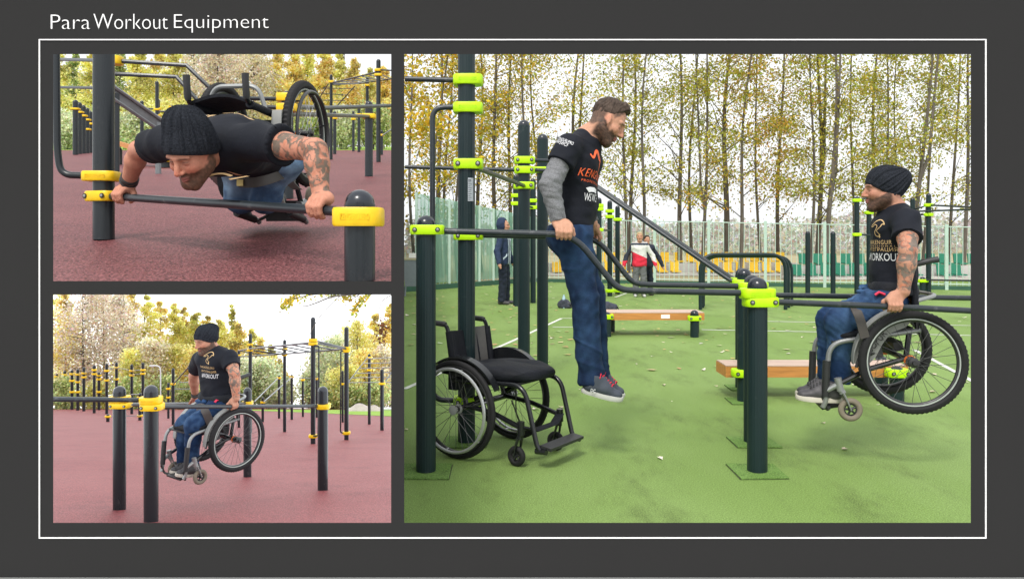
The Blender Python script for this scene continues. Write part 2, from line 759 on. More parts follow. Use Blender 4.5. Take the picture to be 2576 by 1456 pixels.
def under(x, y):
    return gTL(x, y) - 0.008 - 0.004 * (y - 2.7)


YB = 230.0
SKY_E = 1.27
M_SKY = emit('overcast_sky', (0.96, 0.98, 1.0), SKY_E)
mb = MB()
cl, cr = -0.74, -0.1478
c0 = [(cl * 2.7, 2.7, under(0, 2.7)), (cr * 2.7, 2.7, under(0, 2.7))]
c1 = [(cl * YB, YB, under(0, YB)), (cr * YB, YB, under(0, YB))]
b1 = [(cl * YB, YB, gBL(0, YB) - 1), (cr * YB, YB, gBL(0, YB) - 1)]
b0 = [(cl * 2.7, 2.7, gBL(0, 2.7) - .05), (cr * 2.7, 2.7, gBL(0, 2.7) - .05)]
mb.add([c0[0], c0[1], c1[1], c1[0]], [(0, 3, 2, 1)])
mb.add([c1[0], c1[1], b1[1], b1[0]], [(0, 1, 2, 3)])
mb.add([c0[0], c1[0], b1[0], b0[0]], [(0, 1, 2, 3)])
mb.add([c0[1], c1[1], b1[1], b0[1]], [(3, 2, 1, 0)])
tag(mb.build('sky', M_SKY, None, smooth=False), kind='structure')

# added unseen divider, keeps the lower sky sheets' glow off the green court
mb = MB()
A, B = -0.1474, -0.1449
for y in (2.72, YB + 2):
    for t in (A, B):
        mb.v += [(t * y, y, gBL(0, y) - 2), (t * y, y, gTL(0, y) - 0.012)]
mb.f += [(0, 2, 3, 1), (4, 5, 7, 6), (0, 1, 5, 4), (2, 6, 7, 3), (1, 3, 7, 5), (0, 4, 6, 2)]
tag(mb.build('unseen_divider', M_CONC, None, smooth=False), kind='structure')

# ---------------------------------------------------------------- display board with three openings
BD, BT = 1.2, 0.028
M_BOARD = mat('board_grey', (0.029, 0.029, 0.0292), 0.9, spec=0.05, var=0.03, vscale=3)
M_WHITE = mat('white_enamel', (0.86, 0.86, 0.86), 0.6, var=0.02, vscale=5)
M_BBACK = mat('board_back_bounce', (0.75, 0.75, 0.74), 0.8, var=0.04)
M_LEDGE = mat('ledge_grey', (0.215, 0.215, 0.218), 0.7, var=0.03)


def Q(X, Y, d=BD):
    v = P(X, Y, BD)
    return Vector((v.x, d, v.z))


board = thing('display_board', 'dark grey display board with white title and three picture openings', 'board', (0, BD, 0))
XL, XR, YT, YBt = -480, 3056, -90, 1451.3
WIN = [(134, 984, 137, 707), (134, 984, 741, 1314), (1017, 2442, 137, 1314)]
RECT = [(XL, XR, YT, 137), (XL, XR, 1314, YBt), (XL, 134, 137, 1314), (984, 1017, 137, 1314), (2442, XR, 137, 1314), (134, 984, 707, 741)]
mb = MB()
for (a, b, c, d) in RECT:
    mb.sheet([Q(a, d), Q(b, d), Q(b, c), Q(a, c)])
KS = 1 + BT / BD


def bx_(X, s):      # back edge of an opening, splayed clear of the view
    return 1288 + (X - 1288) * KS + s * 7


def by_(Y, s):
    return 600 + (Y - 600) * KS + s * 7


WB = [(bx_(a, -1), bx_(b, 1), by_(c, -1), by_(d, 1)) for (a, b, c, d) in WIN]
for (a, b, c, d), (a2, b2, c2, d2) in zip(WIN, WB):    # splayed reveals
    fr = [Q(a, c), Q(b, c), Q(b, d), Q(a, d)]
    yb = BD + BT
    bk = [Q(a2, c2, yb), Q(b2, c2, yb), Q(b2, d2, yb), Q(a2, d2, yb)]
    for i in range(4):
        j = (i + 1) % 4
        mb.sheet([fr[i], fr[j], bk[j], bk[i]])
fr = [Q(XL, YT), Q(XR, YT), Q(XR, YBt), Q(XL, YBt)]
bk = [Vector((v.x, BD + BT, v.z)) for v in fr]
for i in range(4):
    j = (i + 1) % 4
    mb.sheet([fr[j], fr[i], bk[i], bk[j]])
mb.build('panel', M_BOARD, board, smooth=False)
mb = MB()
yb = BD + BT + 0.0008
(a1, b1_, t1_, m1), (_, _, m2, d1_), (a3, b3, t3, d3) = WB
RB = [(XL, XR, YT, t1_), (XL, XR, d1_, YBt), (XL, a1, t1_, d1_), (b1_, a3, t1_, d1_), (b3, XR, t1_, d1_), (a1, b1_, m1, m2)]
for (a, b, c, d) in RB:
    mb.sheet([Q(a, c, yb), Q(b, c, yb), Q(b, d, yb), Q(a, d, yb)])
mb.build('bounce_sheet', M_BBACK, board, smooth=False)  # pale back added to bounce light on to the courts
mb = MB()
a, b = Q(XL, 1451.3), Q(XR, 1500)
mb.box(((a.x + b.x) / 2, BD + 0.012, (a.z + b.z) / 2), (b.x - a.x, 0.036, a.z - b.z))
mb.build('ledge', M_LEDGE, board, smooth=False)
for (a, b, c, d) in ((98.8, 2480.3, 99.6, 102.4), (98.8, 2480.3, 1350, 1352.8), (98.8, 101.6, 102.4, 1350), (2477.5, 2480.3, 102.4, 1350)):
    mb = MB()
    p, q = Q(a, c), Q(b, d)
    mb.box(((p.x + q.x) / 2, BD - 0.0008, (p.z + q.z) / 2), (q.x - p.x, 0.0016, p.z - q.z))
    mb.build('border_line', M_WHITE, board, smooth=False)
for txt, xa, xb, ya, yb_ in (('Para', 129.0, 227.7, 38.3, 74.2), ('Workout', 236.4, 422.8, 36.4, 74.2), ('Equipment', 438.7, 676.2, 37.8, 83.2)):
    c = (Q(xa, ya) + Q(xb, yb_)) / 2
    text_plate(txt, (c.x, BD - 0.0002, c.z), (1, 0, 0), (0, 0, 1), (xb - xa) * BD / F, (yb_ - ya) * BD / F, 0.0012, 'title_lettering', M_WHITE, board, thin=-0.019)
for X in (420, 2156):
    mb = MB()
    p = Q(X, 1500)
    mb.box((p.x, BD + 0.015, p.z / 2), (0.05, 0.028, p.z))
    mb.build('leg', M_BOARD, board, smooth=False)


# ================================================================== WORKOUT EQUIPMENT
M_PG = mat('post_green_grey', (0.008, 0.021, 0.024), 0.40, spec=0.34, wear=((.07, .085, .085), .60, 7), var=0.18, vscale=5, stretch=(1, 1, 0.15))
M_PB = mat('post_anthracite', (0.015, 0.020, 0.024), 0.28, spec=0.40, wear=((.09, .085, .085), .61, 8), var=0.15, vscale=5, stretch=(1, 1, 0.15))
M_CAP = mat('black_cap', (0.012, 0.016, 0.024), 0.20, spec=0.55, var=0.12, vscale=30)
M_BARG = mat('bar_dark', (0.018, 0.025, 0.031), 0.34, spec=0.5, wear=((.12, .125, .13), .58, 14), var=0.2, vscale=9)
M_BARS = mat('bar_steel', (0.20, 0.215, 0.225), 0.4, metal=0.3, var=0.15)
M_LIME = mat('lime_clamp', (0.47, 0.80, 0.004), 0.42, spec=0.35, var=0.10, vscale=20, wear=((.20, .30, .03), .62, 18))
M_YEL = mat('yellow_clamp', (0.80, 0.52, 0.008), 0.38, spec=0.4, var=0.12, vscale=20, wear=((.36, .22, .03), .62, 18))
M_BOLT = mat('bolt_steel', (0.35, 0.35, 0.35), 0.3, metal=0.9)
M_HOLE_SHADE = mat('bolt_recess_shade', (0.03, 0.035, 0.01), 0.6)
M_WOOD = mat('bench_side_wood', (0.52, 0.22, 0.055), 0.55, var=0.3, vscale=3, stretch=(1.2, 14, 14), bump=0.15)
M_WOODT = mat('bench_top_wood', (0.50, 0.37, 0.30), 0.65, var=0.22, vscale=3, stretch=(1.2, 14, 14), bump=0.15)


def post(root, x, y, zb, zt, r, m=M_PG, seg=24, flute=0.0, cap=True):
    mb = MB()
    top = zt - r * 0.85 if cap else zt
    prof = [(r, 0), (r, (top - zb))]
    mb.lathe((x, y, zb), prof, seg * 2 if flute else seg)
    if flute:
        k = seg * 2
        vs_ = []
        for i, v in enumerate(mb.v):
            dx, dy = v[0] - x, v[1] - y
            s = 1 - (flute if i % 2 else 0)
            vs_.append((x + dx * s, y + dy * s, v[2]))
        mb.v = vs_
    po = mb.build('post', m, root, ang=50 if not flute else 20)
    if cap:
        cb = MB()
        n = 8
        pr = [(r * 0.97, -0.004)] + [(r * 0.97 * math.cos(i / n * math.pi / 2), r * 0.9 * math.sin(i / n * math.pi / 2)) for i in range(n)] + [(r * 0.06, r * 0.9)]
        cb.lathe((x, y, top + 0.004), pr, seg)
        c = cb.build('cap', M_CAP, po, world=False)
        off = origin_of(root)
        c.location = (-off.x, -off.y, -off.z)
    return po


def clamp(root, x, y, z, ang, r, m=M_LIME, h=0.052, L=0.094, L2=None, w=1.28, bolts=True, text=None):
    """bolted collar round a post, drawn out along the bar it holds"""
    dv, nv = Vector((math.cos(ang), math.sin(ang), 0)), Vector((-math.sin(ang), math.cos(ang), 0))
    L2 = L if L2 is None else L2
    out = []
    N = 28
    e = 2.0 / 3.6
    for i in range(N):
        a = 2 * math.pi * i / N
        ca, sa = math.cos(a), math.sin(a)
        l = (L if ca >= 0 else L2) * math.copysign(abs(ca) ** e, ca)
        out.append(Vector((x, y, z)) + dv * l + nv * (r * w * math.copysign(abs(sa) ** e, sa)))
    mb = MB()
    zz = Vector((0, 0, 1))
    k = 0
    ring = []
    bev = h * 0.12
    for (dz, sc) in ((-h / 2, 0.95), (-h / 2 + bev, 1), (h / 2 - bev, 1), (h / 2, 0.95)):
        ring.append([Vector((x, y, z)) + (p - Vector((x, y, z))) * sc + zz * dz for p in out])
    for rg_ in ring:
        mb.v += [tuple(p) for p in rg_]
    for i in range(3):
        for j in range(N):
            a, b = i * N + j, i * N + (j + 1) % N
            mb.f.append((a, b, b + N, a + N))
    mb.f.append(tuple(range(N))[::-1])
    mb.f.append(tuple(range(3 * N, 4 * N)))
    c = mb.build('clamp', m, root, ang=50)
    off = origin_of(root)
    if bolts:
        side = nv if nv.y < 0 else -nv
        for s, l in ((1, L), (-1, L2)):
            bc = Vector((x, y, z)) + dv * (s * l * 0.66) + side * (r * w * 0.985)
            q = side.to_track_quat('Z', 'Y').to_matrix()
            bb = MB()
            bb.lathe(bc - off, [(h * 0.26, -0.002), (h * 0.26, 0.0015), (h * 0.2, 0.0015)], 14, q)
            bb.build('bolt_recess_shade', M_HOLE_SHADE, c, world=False)  # flat dark disc, shade of a recess put into its colour
            bb = MB()
            bb.lathe(bc - off, [(h * 0.15, 0.0), (h * 0.15, 0.004), (h * 0.1, 0.005)], 10, q)
            bb.build('bolt', M_BOLT, c, world=False)
    if text:
        side = nv if nv.y < 0 else -nv
        rt = Vector((-side.y, side.x, 0))
        text_plate(text, Vector((x, y, z)) + side * (r * w - 0.001) - off, rt, (0, 0, 1), L * 1.15, h * 0.34, 0.0022, 'lettering', m, c, world=False, space=1.15)
    return c


def bar(root, pts, r=0.0165, m=M_BARG, seg=12, rad=0.0, name='bar'):
    if rad:
        pts = fillet(pts, rad)
    mb = MB()
    mb.tube(pts, r, seg)
    return mb.build(name, m, root)


BASE = {'R': (gR, dR), 'TL': (gTL, dTL), 'BL': (gBL, dBL)}


def rig(label, cat, place, posts, bars=(), group=None, name='workout_frame', m=M_PB, cm=M_YEL, bm=M_BARG, steel=()):
    """a distant frame: posts (X, base Y, top Y, clamp Ys, [dia]) and bars [(X, Y, d) ...]"""
    g, df = BASE[place]
    Xc, Yc = posts[0][0], posts[0][1]
    d0 = df(Yc)
    p0 = P(Xc, Yc, d0)
    t = thing(name, label, cat, (p0.x, p0.y, g(p0.x, p0.y)), group)
    ps = []
    for q in posts:
        X, Yb, Yt, cl_ = q[:4]
        d = df(Yb)
        r = (q[4] if len(q) > 4 else 0.11) / 2
        b = P(X, Yb, d)
        tp = P(X, Yt, d)
        post(t, b.x, b.y, g(b.x, b.y), tp.z, r, m, seg=12)
        ps.append((b.x, d))
        for cy in cl_:
            c = P(X, cy, d)
            clamp(t, c.x, c.y, c.z, 0.0, r, cm, h=max(0.07, 4.6 * d / F), L=r * 1.75, bolts=False, w=1.3)
    for i, bb in enumerate(bars):
        r = 0.02
        if not isinstance(bb[0], tuple):
            r, bb = bb[0], bb[1:]
        pts = [P(*q) for q in bb]
        bar(t, pts, r, M_BARS if i in steel else bm, seg=8)
    return t

# ------------------------------------------------------------------ green court: front dip bars
RP = 0.054
D1, D2, D3, D4 = 4.317, 4.94, 6.18, 6.74


def turf_patch(x, y, s=0.27, name='turf_patch', par=None):
    par = par or front
    mb = MB()
    a = s / 2
    rg = random.Random(int(x * 100) + int(y * 77))
    top = [Vector((x + sx * a + rg.uniform(-.008, .008), y + sy * a + rg.uniform(-.008, .008), 0.009)) for sx, sy in ((-1, -1), (1, -1), (1, 1), (-1, 1))]
    bot = [Vector((p.x * 1.0, p.y, 0.0005)) for p in top]
    mb.add(bot + top, [(4, 5, 6, 7), (0, 1, 5, 4), (1, 2, 6, 5), (2, 3, 7, 6), (3, 0, 4, 7)])
    mb.build(name, M_TURFP, par, smooth=False)
    ed = MB()
    for i in range(4):
        j = (i + 1) % 4
        u = (bot[j] - bot[i]).normalized()
        w = Vector((u.y, -u.x, 0)) * rg.uniform(0.003, 0.007)
        z = Vector((0, 0, 0.0045))
        ed.sheet([bot[i] + z * .5, bot[j] + z * .5, bot[j] + w + z * .5, bot[i] + w * rg.uniform(.3, 1) + z * .5])
    ed.build('turf_seam', M_SEAM, par, smooth=False)


M_TURFP = ground_mat('turf_patch', (0.115, 0.215, 0.046), (0.15, 0.26, 0.068), (0.07, 0.11, 0.034), 5, 130, 0.8, 0.6, 0.7, 0.5)
M_SEAM = mat('seam', (0.05, 0.055, 0.03), 0.95, var=0.5, vscale=40)

A_ = P(1071.5, 1187, D1)
C_ = P(1173.5, 1113, D2)
B_ = P(1905, 1189, D1)
B2_ = P(1893, 1113, D2)
D_ = P(1872, 1010, D3)
D2_ = P(1866, 976, D4)
E_ = P(1318, 962, 7.07)
F_ = P(1365, 933, 7.6)

front = thing('dip_bars', 'dark green dip bars with lime clamps, rails stepping down beside the man in grey sleeves', 'exercise bars', (A_.x, A_.y, 0))


def zY(Y, d):
    return H - (Y - 600) * d / F


for (v, d, Yt) in ((A_, D1, 545), (C_, D2, 60), (B_, D1, 700), (B2_, D2, 694)):
    post(front, v.x, d, 0, zY(Yt, d), RP, M_PG, flute=0.03)
    turf_patch(v.x, d)
    c = MB()
angB = math.atan2(0.0, 1)
clamp(front, A_.x + .008, D1, zY(578, D1), 0, RP)
clamp(front, B_.x - .0, D1, zY(737, D1), 0, RP, text='KENGURU.PRO', bolts=False)
clamp(front, B_.x + .016, D1, zY(758.5, D1), 0, RP)
clamp(front, B2_.x, D2, zY(720, D2), 0, RP, bolts=False)
clamp(front, B2_.x + .016, D2, zY(741, D2), 0, RP)
for Yc, tx in ((202.5, 'KENGURU.PRO'), (272.5, 'KENGURU.PRO'), (413.5, None), (593, None), (1007, None)):
    clamp(front, C_.x + (.01 if Yc < 300 else 0.012), D2, zY(Yc, D2), 0, RP, h=0.062 if Yc < 420 else 0.052, text=tx, bolts=tx is None)
rail1 = [P(1110, 581, D1), P(1442, 590, D1), P(1555, 728, D1), P(1608, 731.5, D1), P(1880, 737, D1)]
rail2 = [P(1200, 591, D2), P(1500, 597, D2), P(1592, 713, D2), P(1640, 716.5, D2), P(1880, 720, D2)]
bar(front, fillet(rail1, 0.11), 0.0172, name='rail')
bar(front, fillet(rail2, 0.11), 0.0172, name='rail')
bar(front, [P(1925, 758.5, D1), P(2249, 771, 4.27), P(2520, 786, 4.22)], 0.0165, name='rail')
bar(front, [P(1910, 742, D2), P(2460, 750, D2), P(2560, 752, D2)], 0.0165, name='rail')
bar(front, [P(1019, 199, D2), P(1150, 202.5, D2)], 0.0165)
bar(front, fillet([P(1150, 270, D2), P(1088, 271, D2), P(1088, 640, D2), P(1088, 1005, D2), P(1150, 1007, D2)], 0.075), 0.0172, name='bent_bar')
bar(front, [P(1200, 423, D2), P(1318, 467, 7.02)], 0.0172)
lp = MB()
c = P(1190, 472, D2 - RP - .004)
for k in range(5):
    a0 = math.radians(-78 + k * 8)
    a1 = math.radians(-78 + (k + 1) * 8)
    r = RP + 0.0025
    q = [(C_.x + r * math.cos(a), D2 + r * math.sin(a)) for a in (a0, a1)]
    z0, z1 = zY(507, D2), zY(449, D2)
    lp.add([(q[0][0], q[0][1], z0), (q[1][0], q[1][1], z0), (q[1][0], q[1][1], z1), (q[0][0], q[0][1], z1)], [(0, 1, 2, 3)])
lp.build('notice_label', mat('label_grey', (0.42, 0.46, 0.50), 0.5, var=0.12, vscale=90), front, smooth=True)
tl = MB()
r = RP + 0.0036
for row in range(11):
    zc = lerp(zY(455, D2), zY(503, D2), row / 10)
    a0, a1 = math.radians(-76), math.radians(-76 + random.uniform(14, 32))
    q = [(C_.x + r * math.cos(a), D2 + r * math.sin(a)) for a in (a0, (a0 + a1) / 2, a1)]
    hh = 0.0016 if row else 0.004
    for i in range(2):
        tl.add([(q[i][0], q[i][1], zc - hh), (q[i + 1][0], q[i + 1][1], zc - hh), (q[i + 1][0], q[i + 1][1], zc + hh), (q[i][0], q[i][1], zc + hh)], [(0, 1, 2, 3)])
tl.build('notice_print', mat('print_dark', (0.10, 0.11, 0.13), 0.6), front, smooth=True)

# second unit behind: sloping rails down to D, with the near bench
second = thing('sloping_bars', 'dark green sloping rails running down from two tall posts behind the man in grey sleeves', 'exercise bars', (E_.x, E_.y, 0))
for (v, d, Yt) in ((E_, 7.07, 304), (F_, 7.6, 339), (D_, D3, 677), (D2_, D4, 676)):
    post(second, v.x, d, 0, zY(Yt, d), RP, M_PG, flute=0.03)
    if d < 7:
        turf_patch(v.x, d, .25, par=second)
for Yc in (403.5, 428, 467):
    clamp(second, E_.x + (.006 if Yc != 467 else -.0), 7.07, zY(Yc, 7.07), 0, RP, h=0.062)
clamp(second, F_.x, 7.6, zY(428, 7.6), 0, RP, h=0.055)
clamp(second, D_.x, D3, zY(711, D3), 0, RP, bolts=False)
clamp(second, D2_.x, D4, zY(706, D4), 0, RP, bolts=False)
clamp(second, D_.x - .005, D3, zY(937, D3), 0, RP, h=.058)
bar(second, [P(1019, 420, 7.07), P(1300, 428, 7.07)], 0.0172)
bar(second, [P(1335, 403, 7.07), P(1480, 407, 7.2)], 0.0172)
bar(second, fillet([P(1335, 428, 7.07), P(1440, 431, 6.9), P(1842, 709, 6.2), P(1880, 711, D3)], .1), 0.0172, name='rail')
bar(second, fillet([P(1375, 428, 7.6), P(1446, 430, 7.4), P(1848, 704, 6.8), P(1876, 706, D4)], .1), 0.0172, name='rail')


def bench(label, x0, x1, y0, y1, zt, th, posts, board_n=1):
    t = thing('step_bench', label, 'bench', (x0, y0, 0))
    w = (y1 - y0)
    mb = MB()
    mb.box(((x0 + x1) / 2, (y0 + y1) / 2, zt - th / 2 - .002), (x1 - x0, w, th - .004))
    mb.build('beam', M_WOOD, t, smooth=False)
    for i in range(board_n):
        mb = MB()
        a = y0 + w * i / board_n + .003
        b = y0 + w * (i + 1) / board_n - .003
        mb.box(((x0 + x1) / 2, (a + b) / 2, zt + .002), (x1 - x0 - .006, b - a, .008))
        mb.build('plank', M_WOODT, t, smooth=False)
    for (x, y, zt_, cl_) in posts:
        post(t, x, y, 0, zt_, RP, M_PG, flute=0.03)
        if cl_:
            clamp(t, x, y, cl_, 0, RP, h=.062, L=.085)
    return t


xb0, xb1 = P(1826, 0, 6.26).x, P(2285, 0, 6.26).x
M2 = P(2256, 1008, 6.2)
bench('near wooden step bench behind the lifted wheelchair', xb0, xb1, 6.26, 6.56, zY(921, 6.26), zY(921, 6.26) - zY(949, 6.26),
      [(M2.x, 6.2, zY(922, 6.2), zY(937, 6.2)), (P(2217, 0, 6.76).x, 6.76, zY(897, 6.76), 0)], 2)
xf0, xf1 = P(1523, 0, 10.3).x, P(1772, 0, 10.3).x
bench('far wooden step bench with a small white sticker between the man and the hoop bars', xf0, xf1, 10.3, 10.75, zY(787, 10.3), zY(787, 10.3) - zY(805, 10.3),
      [(P(1527, 0, 10.28).x, 10.28, zY(786, 10.28), zY(796, 10.28)), (P(1747, 0, 10.22).x, 10.22, zY(781, 10.22), zY(800, 10.22)), (P(1749, 0, 10.8).x, 10.8, zY(779, 10.8), 0), (P(1537, 0, 10.8).x, 10.8, zY(790, 10.8), 0)], 2)
fb = bpy.data.objects['step_bench.001']
mb = MB()
c = P(1674, 796, 10.297)
mb.box(c, (0.115, 0.004, 0.05))
mb.build('sticker', M_WHITE, fb, smooth=False)

# hoop bars in mid distance
for i, (Xa, Xb, Yb, Yt) in enumerate(((1762, 1976, 779, 640.5), (1768, 1984, 774, 642.5), (1770, 1992, 770, 645))):
    d = dR(Yb) + i * 0.0
    a, b = P(Xa, Yb, d), P(Xb, Yb, d)
    lab = ('nearest of the three dark push-up hoops', 'middle of the three dark push-up hoops', 'farthest of the three dark push-up hoops')[i]
    t = thing('push_up_hoop', lab, 'exercise hoop', (a.x, a.y, 0), 'nested push-up hoops')
    z = zY(Yt, d)
    bar(t, fillet([Vector((a.x, d, 0)), Vector((a.x, d, z)), Vector((b.x, d, z)), Vector((b.x, d, 0))], 0.3), 0.034 if i == 0 else 0.027, M_PG, name='hoop')

# far frames on the green court
rig('tall dark post pair with lime clamps seen just left of the man in grey sleeves', 'exercise bars', 'R',
    [(1298, 770, 440, (492, 512)), (1341, 762, 450, (505, 522))], [((1298, 512, 14.9), (1341, 522, 15.6))], 'far workout frames on the green court', cm=M_LIME, m=M_PG)
rig('dark wall-bar frame with lime clamps seen just right of the man in grey sleeves', 'exercise bars', 'R',
    [(1507, 752, 498, (517, 526, 578)), (1534, 745, 505, (531, 545, 731)), (1553.5, 740, 518, (552, 731))],
    [((1507, 578, 16.7), (1534, 580, 17.4))], 'far workout frames on the green court', cm=M_LIME, m=M_PG)
rig('lone plain dark post right of the yellow seats', 'post', 'R', [(2032, 740, 582, ())], (), 'plain posts before the fence', 'exercise_post', m=M_PG)
rig('plain dark post standing before the green seats, next to the lone one', 'post', 'R', [(2095.6, 741, 583, ())], (), 'plain posts before the fence', 'exercise_post', m=M_PG)
rig('dark pull-up frame with lime clamps behind the beanie man in the lifted wheelchair', 'exercise bars', 'R',
    [(2155.6, 743, 495, (504, 590)), (2186, 740, 520, (535,)), (2296, 738, 498, ()), (2336, 741, 487, (516, 540))],
    [((2155.6, 504, 17.7), (2186, 497, 18)), ((2155.6, 590, 17.7), (2200, 592, 18)), ((2336, 516, 18), (2560, 527, 15)), ((2296, 528, 18.4), (2336, 516, 18), (2336, 540, 18)), ((2300, 532, 18.4), (2560, 523, 15)), ((2296, 540, 18.4), (2336, 540, 18))],
    'far workout frames on the green court', cm=M_LIME, m=M_PG)
rig('low dark bar with a lime clamp behind the wheelchair push handle', 'exercise bars', 'R', [(2321, 741, 697, (706,), .13)],
    [((2330, 704, 17.9), (2560, 708, 16))], 'far workout frames on the green court', cm=M_LIME, m=M_PG)

# painted court lines
LN = [((1017, 979), (1300, 853)), ((1300, 853), (1413, 801)), ((1413, 801), (1520, 801.5)), ((1390, 823), (1520, 823.5)), ((1765, 829.5), (2100, 836)), ((2100, 836), (2560, 847)),
      ((1900, 808), (2120, 812)), ((2120, 812), (2560, 822)), ((2300, 880), (2450, 961)), ((1548, 748), (1580, 736))]
for (a, b) in LN:
    pa, pb = P(a[0], a[1], dR(a[1])), P(b[0], b[1], dR(b[1]))
    u = (pb - pa).normalized()
    w = Vector((-u.y, u.x, 0)) * 0.025
    mb = MB()
    z = Vector((0, 0, 0.004))
    mb.sheet([pa - w + z, pb - w + z, pb + w + z, pa + w + z])
    tag(mb.build('court_line', M_WLINE, None, smooth=False), kind='structure')

# ------------------------------------------------------------------ fences, seats, bin behind the green court
M_FG = mat('fence_pale_green', (0.42, 0.55, 0.48), 0.5, var=0.1)
M_KERB = mat('kerb_dark_green', (0.035, 0.10, 0.065), 0.85, var=0.2, vscale=4)


def glassy(name, col, alpha):
    m = bpy.data.materials.new(name)
    m.use_nodes = True
    t = m.node_tree
    b = t.nodes['Principled BSDF']
    b.inputs['Base Color'].default_value = (*col, 1)
    b.inputs['Roughness'].default_value = 0.5
    tp = t.nodes.new('ShaderNodeBsdfTransparent')
    tl_ = t.nodes.new('ShaderNodeBsdfTranslucent')
    tl_.inputs[0].default_value = (*col, 1)
    m1, m2 = t.nodes.new('ShaderNodeMixShader'), t.nodes.new('ShaderNodeMixShader')
    m1.inputs[0].default_value = 0.5
    t.links.new(b.outputs[0], m1.inputs[1])
    t.links.new(tl_.outputs[0], m1.inputs[2])
    tc = t.nodes.new('ShaderNodeTexCoord')
    wv = t.nodes.new('ShaderNodeTexNoise')
    wv.inputs['Scale'].default_value = 3.0
    mp = t.nodes.new('ShaderNodeMapping')
    mp.inputs['Scale'].default_value = (3, 3, 0.3)
    t.links.new(tc.outputs['Object'], mp.inputs[0])
    t.links.new(mp.outputs[0], wv.inputs['Vector'])
    mr = t.nodes.new('ShaderNodeMapRange')
    mr.inputs['From Min'].default_value = 0.3
    mr.inputs['From Max'].default_value = 0.7
    mr.inputs['To Min'].default_value = alpha - 0.18
    mr.inputs['To Max'].default_value = alpha + 0.12
    t.links.new(wv.outputs['Fac'], mr.inputs['Value'])
    t.links.new(mr.outputs[0], m2.inputs[0])
    t.links.new(tp.outputs[0], m2.inputs[1])
    t.links.new(m1.outputs[0], m2.inputs[2])
    t.links.new(m2.outputs[0], t.nodes['Material Output'].inputs['Surface'])
    return m


M_FPAN = glassy('fence_panel_green', (0.34, 0.62, 0.50), 0.62)


def shared_box(name, size):
    me = bpy.data.meshes.new(name)
    mb = MB().box((0, 0, 0), size)
    me.from_pydata(mb.v, [], mb.f)
    me.update()
    return me


a, b = P(1345, 0, 23.3), P(2620, 0, 19.0)
a.z = b.z = 0
ln = (b - a).length
ua = (b - a).normalized()
fr_ = Matrix.Rotation(math.atan2(ua.y, ua.x), 4, 'Z')
fence = thing('picket_fence', 'pale green metal picket fence along the back of the green court', 'fence', a)
zt0, zt1 = 1.86, 1.52
me = shared_box('picket', (0.015, 0.015, 1.0))
me.materials.append(M_FG)
npk = 96
for i in range(npk):
    t = (i + .5) / npk
    o = bpy.data.objects.new('picket', me)
    COL.objects.link(o)
    o.parent = fence
    hh = lerp(zt0, zt1, t) - 0.08
    o.matrix_local = Matrix.Translation(ua * ln * t + Vector((0, 0, 0.08 + hh / 2))) @ fr_ @ Matrix.Diagonal((1, 1, hh, 1))
for zf in (0.0, 0.93):
    mb = MB()
    mb.tube([a + Vector((0, 0, 0.14 if zf == 0 else zt0)), b + Vector((0, 0, 0.14 if zf == 0 else zt1))], 0.015, 6)
    mb.build('rail', M_FG, fence)
for t in (0.001, 0.155, 0.275, 0.39, 0.505, 0.62, 0.73, 0.84, 0.95):
    mb = MB()
    c = a + ua * ln * t
    hh = lerp(zt0, zt1, t) + 0.06
    mb.box(c + Vector((0, -0.05, hh / 2)), (0.075, 0.05, hh), fr_.to_3x3())
    mb.build('fence_post', M_FG, fence, smooth=False)
mb = MB()
nn = Vector((ua.y, -ua.x, 0))
mb.prism([a + nn * .06, b + nn * .06, b + nn * .06 + Vector((0, 0, .1)), a + nn * .06 + Vector((0, 0, .1))], -nn, .12)
tag(mb.build('kerb', M_KERB, None, smooth=False), kind='structure')

c0, c1 = P(1003, 0, 18.8), P(1338, 0, 23.3)
c0.z = c1.z = 0
uc = (c1 - c0).normalized()
lc = (c1 - c0).length
pf = thing('panel_fence', 'translucent green panel fence along the left side of the green court', 'fence', c0)
zc0, zc1 = 2.45, 1.92
nP = 9
for i in range(nP):
    mb = MB()
    ta, tb = i / nP + .004, (i + 1) / nP - .004
    if i == 0:
        continue
    N = 24
    n2 = Vector((uc.y, -uc.x, 0))
    for k in range(N + 1):
        t = lerp(ta, tb, k / N)
        p = c0 + uc * lc * t + n2 * (0.012 if k % 2 else -0.012)
        mb.v += [(p.x, p.y, 0.16), (p.x, p.y, lerp(zc0, zc1, t))]
    for k in range(N):
        mb.f.append((2 * k, 2 * k + 2, 2 * k + 3, 2 * k + 1))
    mb.build('fence_panel', M_FPAN, pf, smooth=False)
for i in range(1, nP + 1):
    t = i / nP
    mb = MB()
    c = c0 + uc * lc * t
    mb.box(c + Vector((0, -0.04, lerp(zc0, zc1, t) / 2)), (0.06, 0.06, lerp(zc0, zc1, t) + .04))
    mb.build('fence_post', M_FG, pf, smooth=False)
for i in range(40):
    t = (i + .5) / 40
    o = bpy.data.objects.new('picket', me)
    COL.objects.link(o)
    o.parent = pf
    hh = 0.95 if t < 0.12 else lerp(zc0, zc1, t)
    o.matrix_local = Matrix.Translation(uc * lc * t + Vector((0, .08, hh / 2))) @ Matrix.Diagonal((1, 1, hh, 1))
mb = MB()
n2 = Vector((uc.y, -uc.x, 0))
mb.prism([c0 + n2 * .1, c1 + n2 * .1, c1 + n2 * .1 + Vector((0, 0, .12)), c0 + n2 * .1 + Vector((0, 0, .12))], -n2, .2)
tag(mb.build('kerb', M_KERB, None, smooth=False), kind='structure')

